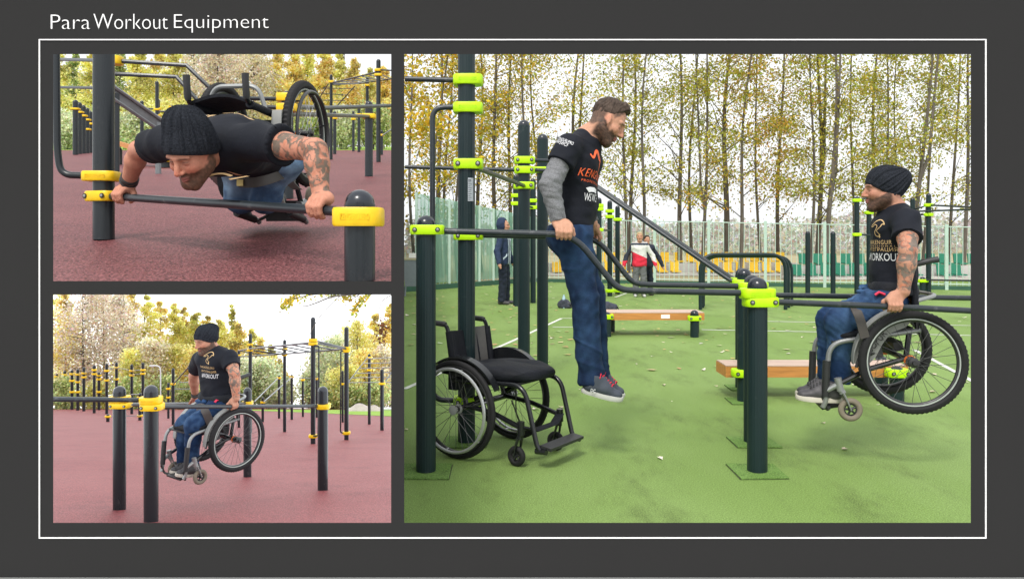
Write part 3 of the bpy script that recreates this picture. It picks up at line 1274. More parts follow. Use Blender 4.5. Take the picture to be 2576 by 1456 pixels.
# litter bin
M_BIN = mat('bin_grey', (0.24, 0.27, 0.31), 0.6, var=0.1)
p = P(1036, 0, 17.6)
lb = thing('litter_bin', 'grey litter bin with a pale lid at the left edge behind the dip bars', 'bin', (p.x, p.y, 0))
mb = MB()
for z, s in ((0.22, .13), (0.80, .19)):
    mb.v += [(p.x - s, p.y - s, z), (p.x + s, p.y - s, z), (p.x + s, p.y + s, z), (p.x - s, p.y + s, z)]
mb.f += [(0, 3, 2, 1), (4, 5, 6, 7)] + [(i, (i + 1) % 4, (i + 1) % 4 + 4, i + 4) for i in range(4)]
mb.build('bin_body', M_BIN, lb, smooth=False)
mb = MB()
mb.box((p.x, p.y, .825), (.42, .42, .04))
mb.build('lid', mat('bin_lid', (.5, .45, .3), .6), lb, smooth=False)
mb = MB()
mb.box((p.x + .05, p.y, .90), (.2, .25, .10))
mb.build('bag_liner', M_WHITE, lb, smooth=False)
for sx in (-1, 1):
    mb = MB()
    mb.tube([(p.x + sx * .14, p.y - .1, 0), (p.x + sx * .12, p.y - .1, .25)], .02, 6)
    mb.build('leg', M_BIN, lb)

# spectator seats
def seat_mesh(name, m):
    mb = MB()
    pr = [(0, .0), (0, .04), (-.30, .05), (-.34, .05), (-.38, .34), (-.42, .34), (-.37, .0)]
    w = .155
    mb.prism([Vector((-w, y * -1, z)) for y, z in pr], (1, 0, 0), 2 * w)
    me = bpy.data.meshes.new(name)
    me.from_pydata(mb.v, [], mb.f)
    me.update()
    me.materials.append(m)
    return me


M_SY = mat('seat_yellow', (0.72, 0.46, 0.02), 0.5, var=0.08)
M_SG = mat('seat_green', (0.012, 0.17, 0.10), 0.5, var=0.1)
for (nm, Xa, Xb, d, m, lab) in (('yellow', 1385, 1988, 27.2, M_SY, 'two rows of yellow plastic spectator seats behind the picket fence'),
                               ('green', 1996, 2470, 24.6, M_SG, 'two rows of dark green plastic spectator seats behind the picket fence')):
    st = thing('spectator_stand', lab, 'stand', P(Xa, 600, d) * 1.0)
    st.location.z = 0
    sm = seat_mesh('stand_seat', m)
    for row in range(2):
        dd = d + row * 0.75
        z = 0.12 + row * 0.33
        x0, x1 = (Xa - 1288) * dd / F, (Xb - 1288) * dd / F
        n = int((x1 - x0) / 0.46)
        for i in range(n):
            if random.random() < 0.06:
                continue
            o = bpy.data.objects.new('stand_seat', sm)
            COL.objects.link(o)
            o.parent = st
            o.location = Vector((x0 + (i + .5 * (row + 1)) * 0.46, dd, z)) - Vector(st.location)
        mb = MB()
        mb.box(((x0 + x1) / 2, dd + .2, z / 2 - .02), (x1 - x0 + .5, .6, z - .04 if z > .1 else .08))
        mb.build('step', M_CONC, st, smooth=False)

# ================================================================== TREES
M_BARK = mat('bark_dark', (0.115, 0.098, 0.080), 0.95, var=0.5, vscale=3, stretch=(3, 3, 0.5), bump=0.4, bscale=25)
M_BARKP = mat('bark_grey', (0.15, 0.135, 0.115), 0.95, var=0.4, vscale=3, stretch=(3, 3, 0.5))
M_LEAF = mat('autumn_leaf', (0, 0, 0), 0.6, attr='Col', trans=0.45, spec=0.2)
M_LEAFT = mat('thin_autumn_leaf', (0, 0, 0), 0.6, attr='Col', trans=0.8, spec=0.05)


def leaf_mesh(name, C, S, cols, parent, rs, asp=0.62, m=None, droop=0.0):
    n = len(C)
    nr = rs.normal(size=(n, 3))
    nr /= np.linalg.norm(nr, axis=1, keepdims=True)
    t = rs.normal(size=(n, 3))
    t[:, 2] -= droop
    t -= nr * (t * nr).sum(1, keepdims=True)
    t /= np.linalg.norm(t, axis=1, keepdims=True)
    b = np.cross(nr, t)
    S = S[:, None]
    V = np.stack([C - t * S * .5, C + b * S * asp * .5 + t * S * .05, C + t * S * .5, C - b * S * asp * .5 + t * S * .05], 1).reshape(-1, 3)
    Qd = np.arange(4 * n).reshape(n, 4)
    return np_mesh(name, V, Qd, m or M_LEAF, parent, np.repeat(cols, 4, 0))


def pick(pal, n, rs, jit=0.25):
    pal = np.array(pal)
    c = pal[rs.randint(0, len(pal), n)]
    return np.clip(c * (1 + jit * rs.normal(size=(n, 1))) * (1 + 0.08 * rs.normal(size=(n, 3))), 0.005, 0.95)


PAL_YG = [(.44, .42, .07), (.38, .39, .06), (.48, .44, .07), (.33, .35, .06), (.52, .40, .06)]
PAL_OR = [(.55, .34, .06), (.50, .27, .05), (.55, .40, .08), (.42, .36, .06)]
PAL_MAPLE = [(.66, .46, .03), (.62, .40, .03), (.52, .46, .06), (.70, .50, .05), (.40, .40, .06)]


def slim_tree(label, X0, X1, w, d, seed, nleaf, pal, leaf=0.10, group='trees behind the picket fence', fork=None, first=1.7, spread=1.0, Xmin=1003):
    rs = np.random.RandomState(seed)
    zt = zY(20, d)
    base = P(X0, 600, d)
    x1 = (X1 - 1288) * d / F
    t = thing('slim_tree', label, 'tree', (base.x, d, -0.02), group)
    r0 = w * d / F / 2
    mb = MB()
    n = 14
    ph, am = rs.rand() * 6, 0.05 + 0.13 * rs.rand()
    z137 = zY(137, d)

    def tr(z):
        s = z / z137
        return Vector((base.x + (x1 - base.x) * s + am * math.sin(s * 5 + ph), d + .1 * math.sin(s * 4 + ph), z))
    pts = [tr(zt * i / n) for i in range(n + 1)]
    mb.tube(pts, [r0 * (1.25 if i == 0 else 1) * (1 - 0.72 * i / n) for i in range(n + 1)], 7)
    tips = []
    nb = 17
    for i in range(nb):
        z = first + (zt - first) * ((i + rs.rand()) / nb) ** 0.9
        az = rs.rand() * 6.283
        L = (0.9 + 1.4 * rs.rand()) * spread * (1.15 - 0.4 * z / zt)
        up = 0.5 + 0.8 * rs.rand()
        p0 = tr(z)
        dv = Vector((math.cos(az), math.sin(az) * .8, up)).normalized()
        q = [p0 + dv * L * s + Vector((0, 0, -0.10 * L * s * s)) + Vector(rs.normal(size=3) * .03 * s) for s in (0, .35, .7, 1)]
        q = [v if (v.x / v.y) > (Xmin - 1288) / F else None for v in q]
        q = [v for v in q if v is not None]
        if len(q) < 2:
            continue
        rb = max(.006, r0 * (0.30 - 0.15 * z / zt))
        mb.tube(q, [rb * (1 - .75 * j / (len(q) - 1)) for j in range(len(q))], 4, cap=False)
        tips += q[1:]
        for _ in range(3):
            s0 = q[rs.randint(len(q))]
            d2 = (dv + Vector(rs.normal(size=3)) * .6).normalized()
            e = s0 + d2 * L * (.3 + .3 * rs.rand())
            if e.x / e.y > (Xmin - 1288) / F:
                mb.tube([s0, e], [rb * .4, rb * .15], 3, cap=False)
                tips += [e, (s0 + e) / 2]
    if fork:
        zf, dx = fork
        q = [tr(zf), tr(zf) + Vector((dx * .4, 0, .9)), tr(zf) + Vector((dx, .1, zt - zf))]
        mb.tube(q, [r0 * .7, r0 * .6, r0 * .25], 6)
        tips += [lerp(q[1], q[2], k / 6) for k in range(7)]
    mb.build('trunk', M_BARK, t)
    T = np.array([tuple(v) for v in tips])
    T = T[rs.rand(len(T)) < .55]
    wt = rs.rand(len(T)) ** 1.5 + .05
    C = T[rs.choice(len(T), nleaf, p=wt / wt.sum())] + rs.normal(size=(nleaf, 3)) * np.array([.27, .27, .17])
    ok = (C[:, 0] / C[:, 1] > (Xmin - 1288) / F) & (C[:, 2] > first * .55)
    C = C[ok]
    cl = pick(pal, len(C), rs)
    leaf_mesh('crown', C, leaf * (.6 + .7 * rs.rand(len(C))), cl, t, rs)
    return t


TR = [(1111, 1105, 14), (1124, 1130, 9), (1213, 1203, 12), (1250, 1243, 13), (1277, 1288, 11), (1333, 1318, 10), (1341, 1347, 8), (1435, 1457, 12),
      (1577, 1567, 10), (1592, 1592, 11), (1607, 1630, 10), (1713, 1710, 13), (1735, 1748, 9), (1768, 1782, 10), (1815, 1838, 17), (1852, 1890, 11),
      (1912, 1898, 8), (1955, 1968, 11), (2040, 2045, 9), (2060, 2062, 14), (2083, 2103, 14), (2148, 2142, 8), (2196, 2206, 12), (2222, 2234, 8),
      (2255, 2258, 6), (2290, 2345, 13), (2318, 2362, 8), (2385, 2415, 9), (2425, 2440, 11)]
ORANGE = (15, 16, 17)
WORDS = ['first', 'second', 'third', 'fourth', 'fifth', 'sixth', 'seventh', 'eighth', 'ninth', 'tenth', 'eleventh', 'twelfth', 'thirteenth', 'fourteenth', 'fifteenth', 'sixteenth', 'seventeenth', 'eighteenth']
CNT = {}
for i, (xa, xb, w) in enumerate(TR):
    rs0 = random.Random(i)
    d = 26.2 + (i * 7 % 5) * 1.0
    pal = PAL_OR + PAL_YG[:2] if i in ORANGE else (PAL_YG + PAL_MAPLE if i < 7 else PAL_YG)
    lab = 'slim dark trunk with thin yellow-green leaves behind the picket fence'
    if i in ORANGE:
        lab = 'slim dark trunk with orange-brown leaves above the hoop bars'
    elif i < 4:
        lab = 'dark trunk with yellow leaves behind the translucent green panel fence'
    elif w > 12.5:
        lab = 'thicker dark trunk with yellow-green leaves behind the picket fence'
    CNT[lab] = CNT.get(lab, -1) + 1
    lab = WORDS[CNT[lab]] + ' ' + lab.replace('slim dark', 'slim dark').replace('trunk with', 'trunk from the left with')
    slim_tree(lab, xa, xb, w, d, 100 + i, 3300 if i not in ORANGE else 4000, pal, 0.10,
              fork={7: (4.0, .5), 13: (2.2, -.35), 19: (3.5, .25), 20: (2.6, .45), 25: (3.2, .8)}.get(i))
for i, (xa, xb, w, d, nl) in enumerate(((1045, 1030, 9, 21.5, 3600), (1088, 1120, 8, 22.5, 2800), (1160, 1150, 8, 24.6, 1900))):
    slim_tree(('golden yellow maple reaching over the litter bin', 'golden yellow tree between the litter bin and the tall post', 'yellow-green tree just right of the tall post')[i],
              xa, xb, w, d, 300 + i, nl, PAL_MAPLE, 0.115, spread=1.25, first=1.9)

# far woods beyond the seats, haze put into their pale leaf colours
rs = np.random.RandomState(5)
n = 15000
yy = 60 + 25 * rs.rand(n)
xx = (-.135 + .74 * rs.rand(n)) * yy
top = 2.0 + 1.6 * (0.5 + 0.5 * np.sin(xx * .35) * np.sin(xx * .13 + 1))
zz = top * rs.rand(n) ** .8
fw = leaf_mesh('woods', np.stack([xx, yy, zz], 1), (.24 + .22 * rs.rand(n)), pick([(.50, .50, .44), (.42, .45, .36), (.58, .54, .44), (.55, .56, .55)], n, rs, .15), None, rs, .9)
tag(fw, kind='stuff')


def forest_tree(place, label, X, d, Yt, hw, pal, seed, n=900, leaf=0.42, shape='cone', group=None, trunk=True, pale=False, Yb=None):
    """tree of a far wood: trunk with limbs and a crown of leaf clumps"""
    g = BASE[place][0]
    rs = np.random.RandomState(seed)
    b = P(X, 600, d)
    zg = g(b.x, d)
    zt = P(X, Yt, d).z
    hgt = zt - zg
    W = hw * d / F
    t = thing('larch_tree' if shape == 'cone' else ('bush' if shape == 'bush' else 'broadleaf_tree'), label, 'bush' if shape == 'bush' else 'tree', (b.x, d, zg - .05), group)
    lo = {'cone': .16, 'round': .18, 'bush': 0.0}[shape]
    mb = MB()
    n_ = 8
    lean = rs.normal() * .015
    mb.tube([(b.x + lean * hgt * i / n_, d, zg + hgt * .93 * i / n_) for i in range(n_ + 1)], [(.011 * hgt if shape != 'bush' else .006 * hgt) * (1.05 - i / n_) + .03 for i in range(n_ + 1)], 6)
    cl_ = []
    nb = 30 if shape == 'cone' else 26
    for i in range(nb):
        s = lo + (1 - lo) * ((i + rs.rand()) / nb)
        if shape == 'cone':
            R = W * (1.02 - (s - lo) / (1 - lo)) ** .75 * (.75 + .4 * rs.rand())
        else:
            q = (s - lo) / (1 - lo)
            R = W * math.sqrt(max(.02, 1 - (1.75 * q - .8) ** 2)) * (.65 + .5 * rs.rand())
        az = rs.rand() * 6.283
        z0 = zg + hgt * s * .95
        c = Vector((b.x + math.cos(az) * R * .62, d + math.sin(az) * R * .5, z0))
        mb.tube([(b.x + lean * hgt * s, d, z0 - R * .15), tuple(c)], [.05 + .004 * hgt, .02], 4, cap=False)
        cl_.append((c, R))
    mb.build('trunk', M_BARKP if pale else M_BARK, t)
    ci = rs.randint(0, len(cl_), n)
    C0 = np.array([tuple(c[0]) for c in cl_])[ci]
    R0 = np.array([c[1] for c in cl_])[ci][:, None]
    ax = np.array([.42, .36, .20]) if shape == 'cone' else np.array([.40, .36, .32])
    C = C0 + np.clip(rs.normal(size=(n, 3)), -2, 2) * R0 * ax + rs.normal(size=(n, 3)) * .12
    cc = pick(pal, n, rs, .2)
    tone = (1 + .18 * rs.normal(size=len(cl_)))[ci][:, None]
    cc = np.clip(cc * tone, .01, .95)
    xm, ym = (982 - 1288) / F + .004, None
    ok = (C[:, 0] / C[:, 1] < -.1492) & (C[:, 2] > np.array([g(0, y) for y in C[:, 1]])) & (C[:, 0] / C[:, 1] > -.73)
    if place == 'BL':
        ok &= C[:, 2] < H - .068 * C[:, 1]
    leaf_mesh('crown', C[ok], leaf * (.6 + .8 * rs.rand(ok.sum())), cc[ok], t, rs, .75, m=M_LEAFT)
    return t


G_GOLD = [(.96, .74, .26), (.96, .76, .34), (.95, .68, .24), (.96, .82, .42)]  # palettes of both red-court woods paled, haze put into the leaf colours
G_YG = [(.94, .84, .30), (.92, .82, .32), (.95, .86, .38), (.84, .80, .30)]
G_GREEN = [(.52, .60, .28), (.62, .66, .32), (.42, .50, .22), (.74, .72, .36)]
G_LILAC = [(.80, .68, .58), (.86, .76, .66), (.74, .62, .52), (.86, .76, .54)]
G_PEACH = [(.93, .80, .60), (.92, .80, .64), (.94, .82, .54), (.90, .77, .62)]
G_PALE = [(.72, .77, .52), (.78, .80, .56), (.66, .71, .46)]
NAMES = {id(G_GOLD): 'golden', id(G_YG): 'yellow-green', id(G_GREEN): 'green', id(G_LILAC): 'lilac-brown', id(G_PEACH): 'peach-coloured', id(G_PALE): 'pale green'}

ORD = ['first', 'second', 'third', 'fourth', 'fifth', 'sixth', 'seventh', 'eighth', 'ninth', 'tenth', 'eleventh', 'twelfth', 'thirteenth', 'fourteenth', 'fifteenth',
       'sixteenth', 'seventeenth', 'eighteenth', 'nineteenth', 'twentieth', 'twenty-first', 'twenty-second', 'twenty-third', 'twenty-fourth']


def nth(lst, i, key=lambda q: (q[4] if not isinstance(q[4], list) else id(q[4]), q[5])):
    same = sorted((q[0], j) for j, q in enumerate(lst) if key(q) == key(lst[i]))
    return ORD[[j for _, j in same].index(i)]


# wood behind the upper red court
TLT = [(140, 96, 90, 60, G_YG, 'cone'), (190, 100, 120, 55, G_GREEN, 'cone'), (235, 92, 100, 60, G_YG, 'cone'), (300, 98, 95, 60, G_GREEN, 'cone'),
       (345, 90, 105, 55, G_YG, 'cone'), (395, 100, 90, 55, G_GOLD, 'cone'), (440, 92, 100, 55, G_YG, 'cone'), (490, 96, 90, 60, G_PEACH, 'round'),
       (545, 90, 95, 62, G_LILAC, 'round'), (600, 98, 100, 58, G_LILAC, 'round'), (640, 92, 95, 55, G_PEACH, 'round'), (690, 100, 95, 55, G_GOLD, 'cone'),
       (735, 92, 100, 55, G_GOLD, 'cone'), (775, 100, 95, 50, G_YG, 'cone'), (815, 94, 100, 50, G_GOLD, 'cone'), (855, 100, 120, 48, G_YG, 'cone'),
       (890, 92, 140, 48, G_GOLD, 'cone'), (930, 98, 165, 46, G_YG, 'cone'), (965, 93, 160, 46, G_GOLD, 'cone'),
       (860, 86, 270, 50, G_PALE, 'round'), (940, 86, 265, 55, G_GREEN, 'round'), (170, 84, 290, 60, G_PALE, 'round'), (260, 86, 285, 60, G_GREEN, 'round'),
       (350, 84, 290, 55, G_PALE, 'round'), (430, 86, 260, 55, G_YG, 'round'), (780, 85, 300, 45, G_GREEN, 'round')]
for i, (X, d, Yt, hw, pal, sh) in enumerate(TLT):
    forest_tree('TL', f"{nth(TLT, i)} {NAMES[id(pal)]} {'larch' if sh == 'cone' else 'broadleaf tree'} from the left in the wood behind the upper red court", X, d, Yt, hw, pal, 500 + i,
                5600, .30, sh, 'trees behind the upper red court', pale=i % 3 == 0)
BLT = [(150, 150, 690, 75, G_YG, 'cone'), (165, 140, 720, 60, G_GOLD, 'cone'), (210, 138, 705, 72, G_LILAC, 'round'), (262, 142, 700, 72, G_LILAC, 'round'), (310, 138, 722, 60, G_LILAC, 'round'),
       (335, 152, 700, 62, G_GOLD, 'cone'), (372, 146, 728, 62, G_YG, 'cone'), (405, 152, 742, 62, G_GOLD, 'cone'), (440, 146, 752, 60, G_YG, 'cone'), (462, 152, 762, 60, G_GOLD, 'cone'),
       (495, 146, 772, 58, G_YG, 'cone'), (522, 152, 782, 58, G_GOLD, 'cone'), (552, 146, 790, 55, G_YG, 'cone'), (583, 152, 756, 30, G_YG, 'cone'), (600, 147, 800, 52, G_GOLD, 'cone'),
       (632, 152, 818, 48, G_YG, 'cone'), (656, 147, 838, 44, G_GOLD, 'cone'), (682, 152, 862, 40, G_YG, 'cone'), (705, 148, 900, 34, G_GOLD, 'cone'),
       (385, 130, 850, 52, G_PEACH, 'round'), (440, 132, 865, 50, G_YG, 'round'), (500, 130, 870, 50, G_GOLD, 'round'), (560, 131, 890, 50, G_YG, 'round'), (340, 128, 880, 46, G_YG, 'round'),
       (660, 122, 905, 50, G_PALE, 'round'), (612, 124, 905, 52, G_PALE, 'round'), (708, 124, 950, 34, G_PALE, 'round'),
       (812, 140, 862, 44, G_PALE, 'round'), (850, 132, 838, 50, G_PALE, 'round'), (895, 142, 805, 52, G_YG, 'round'), (945, 146, 775, 52, G_GOLD, 'cone'),
       (982, 142, 752, 50, G_GOLD, 'cone'), (925, 128, 880, 56, G_GOLD, 'round'), (968, 130, 870, 50, G_PEACH, 'round'), (790, 128, 935, 34, G_PALE, 'round'), (872, 124, 920, 44, G_YG, 'round'),
       (165, 122, 950, 44, G_GREEN, 'bush'), (245, 124, 965, 44, G_YG, 'bush'), (320, 122, 955, 45, G_GREEN, 'bush'),
       (415, 121, 950, 44, G_GREEN, 'bush'), (475, 124, 965, 46, G_GREEN, 'bush'), (545, 122, 955, 44, G_YG, 'bush'), (600, 121, 970, 44, G_GREEN, 'bush'),
       (880, 122, 972, 44, G_GREEN, 'bush'), (940, 121, 965, 46, G_GREEN, 'bush'), (830, 123, 975, 40, G_GREEN, 'bush')]
for i, (X, d, Yt, hw, pal, sh) in enumerate(BLT):
    forest_tree('BL', f"{nth(BLT, i)} {NAMES[id(pal)]} {dict(cone='larch', round='broadleaf tree', bush='bush')[sh]} from the left in the wood behind the lower red court", X, d, Yt, hw, pal, 700 + i,
                5600 if sh != 'bush' else 2400, .40, sh, 'trees behind the lower red court' if sh != 'bush' else 'bushes behind the lower red court', pale=i % 4 == 0)

# ================================================================== UPPER RED COURT
DL_, DR_ = 4.08, 2.85
pl, pr = P(261, 603, DL_), P(905, 705, DR_)
push = thing('push_up_bar', 'anthracite push-up bar between a tall post and a low domed post, yellow clamps', 'exercise bars', (pl.x, DL_, gTL(0, DL_)))
post(push, pl.x, DL_, gTL(0, DL_), P(0, 60, DL_).z, 0.052, M_PB, seg=32)
post(push, pr.x, DR_, gTL(0, DR_), P(0, 482, DR_).z, 0.055, M_PB, seg=32)
ab = math.atan2(DR_ - DL_, pr.x - pl.x)
clamp(push, P(255, 444, DL_).x, DL_, P(0, 444, DL_).z, 0.0, 0.053, M_YEL, h=0.050, L=0.088, text='KENGURU.PRO', bolts=False)
clamp(push, pl.x, DL_, P(0, 494, DL_).z, ab * .5, 0.053, M_YEL, h=0.052, L=0.085)
clamp(push, P(902, 545, DR_).x, DR_, P(0, 546, DR_).z, 0.0, 0.055, M_YEL, h=0.067, L=0.090, text='KENGURU.PRO', bolts=False, w=1.35)
TB0, TB1 = P(262, 493, DL_), P(904, 535, DR_)
TBa = P(310, 495, 3.95)
bar(push, [TB0, TB1], 0.0185, M_BARG, seg=16)
bar(push, fillet([P(218, 442, DL_), P(153, 440, DL_), P(144, 380, DL_), P(141, 60, DL_)], .12, 10), 0.0175, M_PB, name='bent_bar')

GU = 'far workout frames on the upper red court'
t = rig('stepped double rail rig with yellow clamps behind the push-up man', 'exercise bars', 'TL', [(723, 500, 231, (246, 272)), (928, 444, 256, (293,), .125)],
        [(.019, (283, 153, 7.0), (469, 165, 7.0), (553, 246, 7.0), (720, 250, 7.2)), (.019, (283, 186, 7.0), (444, 194, 7.0), (505, 262, 7.0), (720, 272, 7.2)),
         (.024, (730, 269, 7.3), (820, 272, 9), (985, 266, 11)), (.024, (730, 287, 7.3), (928, 293, 12.2)),
         (.017, (150, 150, 8.4), (280, 153, 7.0)), (.015, (150, 220, 9), (262, 222, 8))], GU)
c = P(281, 153, 7.0)
clamp(t, c.x, 7.0, c.z, 0, .054, M_YEL, h=.07, bolts=False)
rungs = []
for k in range(7):
    s = k / 6
    a = (lerp(836, 945, s), lerp(210, 183, s), lerp(26, 22.5, s))
    b_ = (lerp(905, 985, s), lerp(211, 199, s), lerp(30, 25, s))
    rungs.append((.018, a, b_))
rig('high monkey bar rig with yellow clamps beyond the raised wheelchair wheel', 'monkey bars', 'TL',
    [(833, 402, 188, (206,), .10), (924, 399, 194, (215,), .11), (952, 408, 150, (177, 189), .13)],
    [(.025, (836, 209, 26), (948, 182, 22.5)), (.022, (838, 213, 26.5), (905, 211, 30), (984, 199, 25)), (.02, (955, 176, 22.5), (990, 178, 22)),
     (.02, (826, 212, 26), (790, 268, 28)), (.02, (893, 217, 29), (845, 270, 30)), (.014, (800, 235, 28), (880, 240, 30)), (.014, (795, 252, 28), (868, 254, 30)), (.014, (812, 222, 28), (890, 224, 30))] + rungs, GU)
rig('short post with sloping pale rail at the right end of the upper red court', 'exercise bars', 'TL', [(960, 390, 328, (340,), .14)],
    [(.03, (962, 341, 38), (990, 322, 38))], GU, steel=(0,))
rig('cluster of five blue-grey posts with stair-stepped yellow clamps behind the bent bar', 'exercise bars', 'TL',
    [(190, 390, 252, (275,), .25), (200, 388, 258, (283,), .25), (210, 387, 265, (292,), .25), (219, 386, 272, (302, 326), .25), (227, 385, 280, (312,), .25)], [], GU)
rig('two thin posts with yellow clamps right of the tall post', 'exercise bars', 'TL', [(357, 384, 254, (269, 295), .22), (398, 383, 250, (274, 290), .22)], [(.05, (357, 272, 50), (398, 276, 52))], GU)
rig('pair of thin posts with yellow clamps above the man in the beanie', 'exercise bars', 'TL', [(395, 386, 205, (276, 292), .2), (432, 385, 265, (270, 290), .2)], [(.05, (395, 280, 48), (432, 282, 48))], GU)
rig('three distant posts with yellow clamps seen right of the raised wheel', 'exercise bars', 'TL', [(842, 388, 280, (298,), .18), (889, 381, 280, (300,), .2), (903, 383, 270, (289,), .2)], [(.04, (842, 290, 42), (903, 292, 52))], GU)
# grey inclined ladder and orange sloped board
a, b_ = P(282, 231, 12.5), P(420, 326, 13.5)
t = thing('inclined_board', 'grey inclined ladder board sloping down behind the push-up man', 'exercise board', (a.x, a.y, gTL(0, 12.5)), None)
for dx in (-.10, .10):
    mb = MB()
    mb.tube([a + Vector((0, 0, dx)), b_ + Vector((0, 0, dx))], .03, 6)
    mb.build('side_rail', M_BARS, t)
mb = MB()
n_ = Vector((0, 1, 0))
mb.prism([a + Vector((0, .05, -.08)), b_ + Vector((0, .05, -.08)), b_ + Vector((0, .05, .08)), a + Vector((0, .05, .08))], n_, .05)
mb.build('board', mat('board_grey_wood', (.16, .165, .17), .6, var=.25), t, smooth=False)
for q, s in ((a, .25), (b_, 0)):
    mb = MB()
    c = lerp(a, b_, .78 if s == 0 else .02)
    mb.tube([(c.x, c.y + .1, gTL(0, c.y)), (c.x, c.y + .1, c.z)], .05, 8)
    mb.build('post', M_BARS if s == 0 else M_PB, t)
a, b_ = P(282, 357, 19), P(424, 402, 17)
t = thing('sloped_bench', 'orange wooden sloped bench board behind the right arm of the push-up man', 'bench', (b_.x, b_.y, gTL(0, b_.y)))
for k in range(2):
    mb = MB()
    o = Vector((0, .3 * k, 0))
    mb.prism([a + o + Vector((0, 0, -.05)), b_ + o + Vector((0, 0, -.05)), b_ + o + Vector((0, 0, .06)), a + o + Vector((0, 0, .06))], (0, 1, 0), .26)
    mb.build('plank', M_WOOD, t, smooth=False)
post(t, P(420, 0, 17).x, 16.9, gTL(0, 16.9), P(0, 398, 16.9).z, .10, M_PB, seg=12)
post(t, P(300, 0, 19.4).x, 19.4, gTL(0, 19.4), P(0, 372, 19.4).z, .07, M_PB, seg=12)
clamp(t, P(424, 0, 17).x, 16.88, P(0, 401, 16.88).z, 0, .10, M_YEL, h=.12, L=.15, bolts=False)

# ================================================================== LOWER RED COURT
DG, DH, DR3, D4T = 6.2, 6.9, 8.44, 9.95
g_, h_, r_, f_ = P(380, 0, DG), P(300.5, 0, DH), P(812, 0, DR3), P(622.5, 0, D4T)
low = thing('parallel_bars', 'anthracite parallel bars with yellow clamps carrying the lifted wheelchair man on the lower court', 'exercise bars', (g_.x, DG, gBL(0, DG)))
post(low, g_.x, DG, gBL(0, DG), P(0, 970.5, DG).z, .0545, M_PB, seg=32)
post(low, h_.x, DH, gBL(0, DH), P(0, 972.5, DH).z, .0535, M_PB, seg=32)
post(low, r_.x, DR3, gBL(0, DR3), P(0, 973, DR3).z, .0545, M_PB, seg=32)
post(low, f_.x, D4T, gBL(0, D4T), P(0, 975.5, D4T).z, .049, M_PB, seg=32)
clamp(low, g_.x, DG, P(0, 1005.5, DG).z, 0, .0545, M_YEL, h=.051, L=.081, text='KENGURU.PRO', bolts=False)
clamp(low, g_.x + .01, DG, P(0, 1022, DG).z, 0, .0545, M_YEL, h=.049, L=.086)
clamp(low, h_.x + .002, DH, P(0, 1003, DH).z, 0, .0535, M_YEL, h=.05, L=.085, bolts=False)
clamp(low, h_.x + .012, DH, P(0, 1018, DH).z, 0, .0535, M_YEL, h=.046, L=.09)
clamp(low, r_.x + .01, DR3, P(0, 1021, DR3).z, 0, .0545, M_YEL, h=.051, L=.07, bolts=False)
clamp(low, f_.x, D4T, P(0, 1013, D4T).z, 0, .047, M_YEL, h=.046, L=.066, bolts=False)
bar(low, [P(60, 1002.5, 5.75), P(136, 1004, 5.8), P(362, 1006, DG)], .0185, M_BARG)
bar(low, [P(60, 1002, 6.6), P(300, 1003.5, DH)], .0185, M_BARG)
bar(low, [P(400, 1022.5, DG), P(588, 1022, 7.1), P(804, 1021, DR3)], .0175, M_BARG)
B2A, B2B = P(325, 1017.5, DH), P(620, 1014, D4T)
bar(low, [B2A, B2B], .0175, M_BARG)

GL = 'far workout frames on the lower red court'
rungs = []
for k in range(8):
    s = k / 7
    rungs.append((.02, (lerp(787, 600, s), lerp(860, 894 - 13, s) + 1, lerp(18, 30, s)), (lerp(870, 600, s) if False else lerp(872, 660, s), lerp(878, 893, s), lerp(20, 30, s))))
mk = rig('tall monkey bar rig with yellow clamps behind the right side of the parallel bars', 'monkey bars', 'BL',
         [(787.5, 1116, 798, (855, 864, 1096), .112), (871.5, 1106, 822.5, (875, 882, 1088), .115), (716, 1086, 854.5, (878, 892), .105), (629.7, 1088, 839, (866, 880), .11), (601, 1075, 880, (893,), .1)],
         [(.024, (787.5, 861, 18), (629.7, 877, 24.5), (600, 882, 30)), (.024, (871.5, 877, 20), (716, 890, 25.4), (600, 897, 30)), (.022, (787.5, 855, 18), (871.5, 876, 20)),
          (.02, (629.7, 867, 24.8), (716, 879, 25.5)), (.02, (629.7, 880, 24.8), (716, 892, 25.5))] + rungs, GL)
bar(mk, fillet([P(790, 869, 17.95), P(802, 869, 17.95), P(802, 980, 17.95), P(800, 1096, 17.95), P(788, 1096, 17.95)], .1), .018, M_PB, seg=8, name='bent_bar')
bar(mk, fillet([P(868, 882, 19.95), P(857.5, 882, 19.95), P(856.5, 1088, 19.95), P(868, 1088, 19.95)], .12), .018, M_PB, seg=8, name='bent_bar')
lad = [(.022, (925, 898, 34.5), (876, 961, 33)), (.02, (970, 958, 27), (990, 930, 27))]
for k, (ya, yb, xs_) in enumerate(((902, 899, 924), (914, 912, 916), (926, 924, 907), (939, 936, 896), (950, 948, 886), (962, 961, 878))):
    lad.append((.018, (xs_, ya, 34), (992, yb, 30)))
rig('inclined ladder rig with pale rungs at the right edge of the lower red court', 'exercise ladder', 'BL',
    [(929, 1067, 890.5, (899, 930), .13), (961, 1082, 928, (964,), .13)], lad, GL, steel=tuple(range(8)))
rig('thin post with one yellow clamp just left of the right monkey bar post', 'exercise bars', 'BL', [(862, 1062, 932, (965,), .11)], [], GL)
rig('low sloping pale rails on short posts behind the raised wheelchair', 'exercise bars', 'BL',
    [(661, 1061, 999, (1011,), .13), (702, 1052, 944, (950,), .15), (734, 1055, 942, (948,), .15), (762, 1048, 951, (955,), .15), (797, 1050, 948, (952,), .15)],
    [(.03, (640, 1010, 38), (699, 951, 45)), (.03, (664, 1010, 38), (733, 949, 44)), (.02, (734, 949, 44), (797, 952, 50))], GL, steel=(0, 1))
lad = [(.025, (436, 966, 33), (495, 900, 30))]
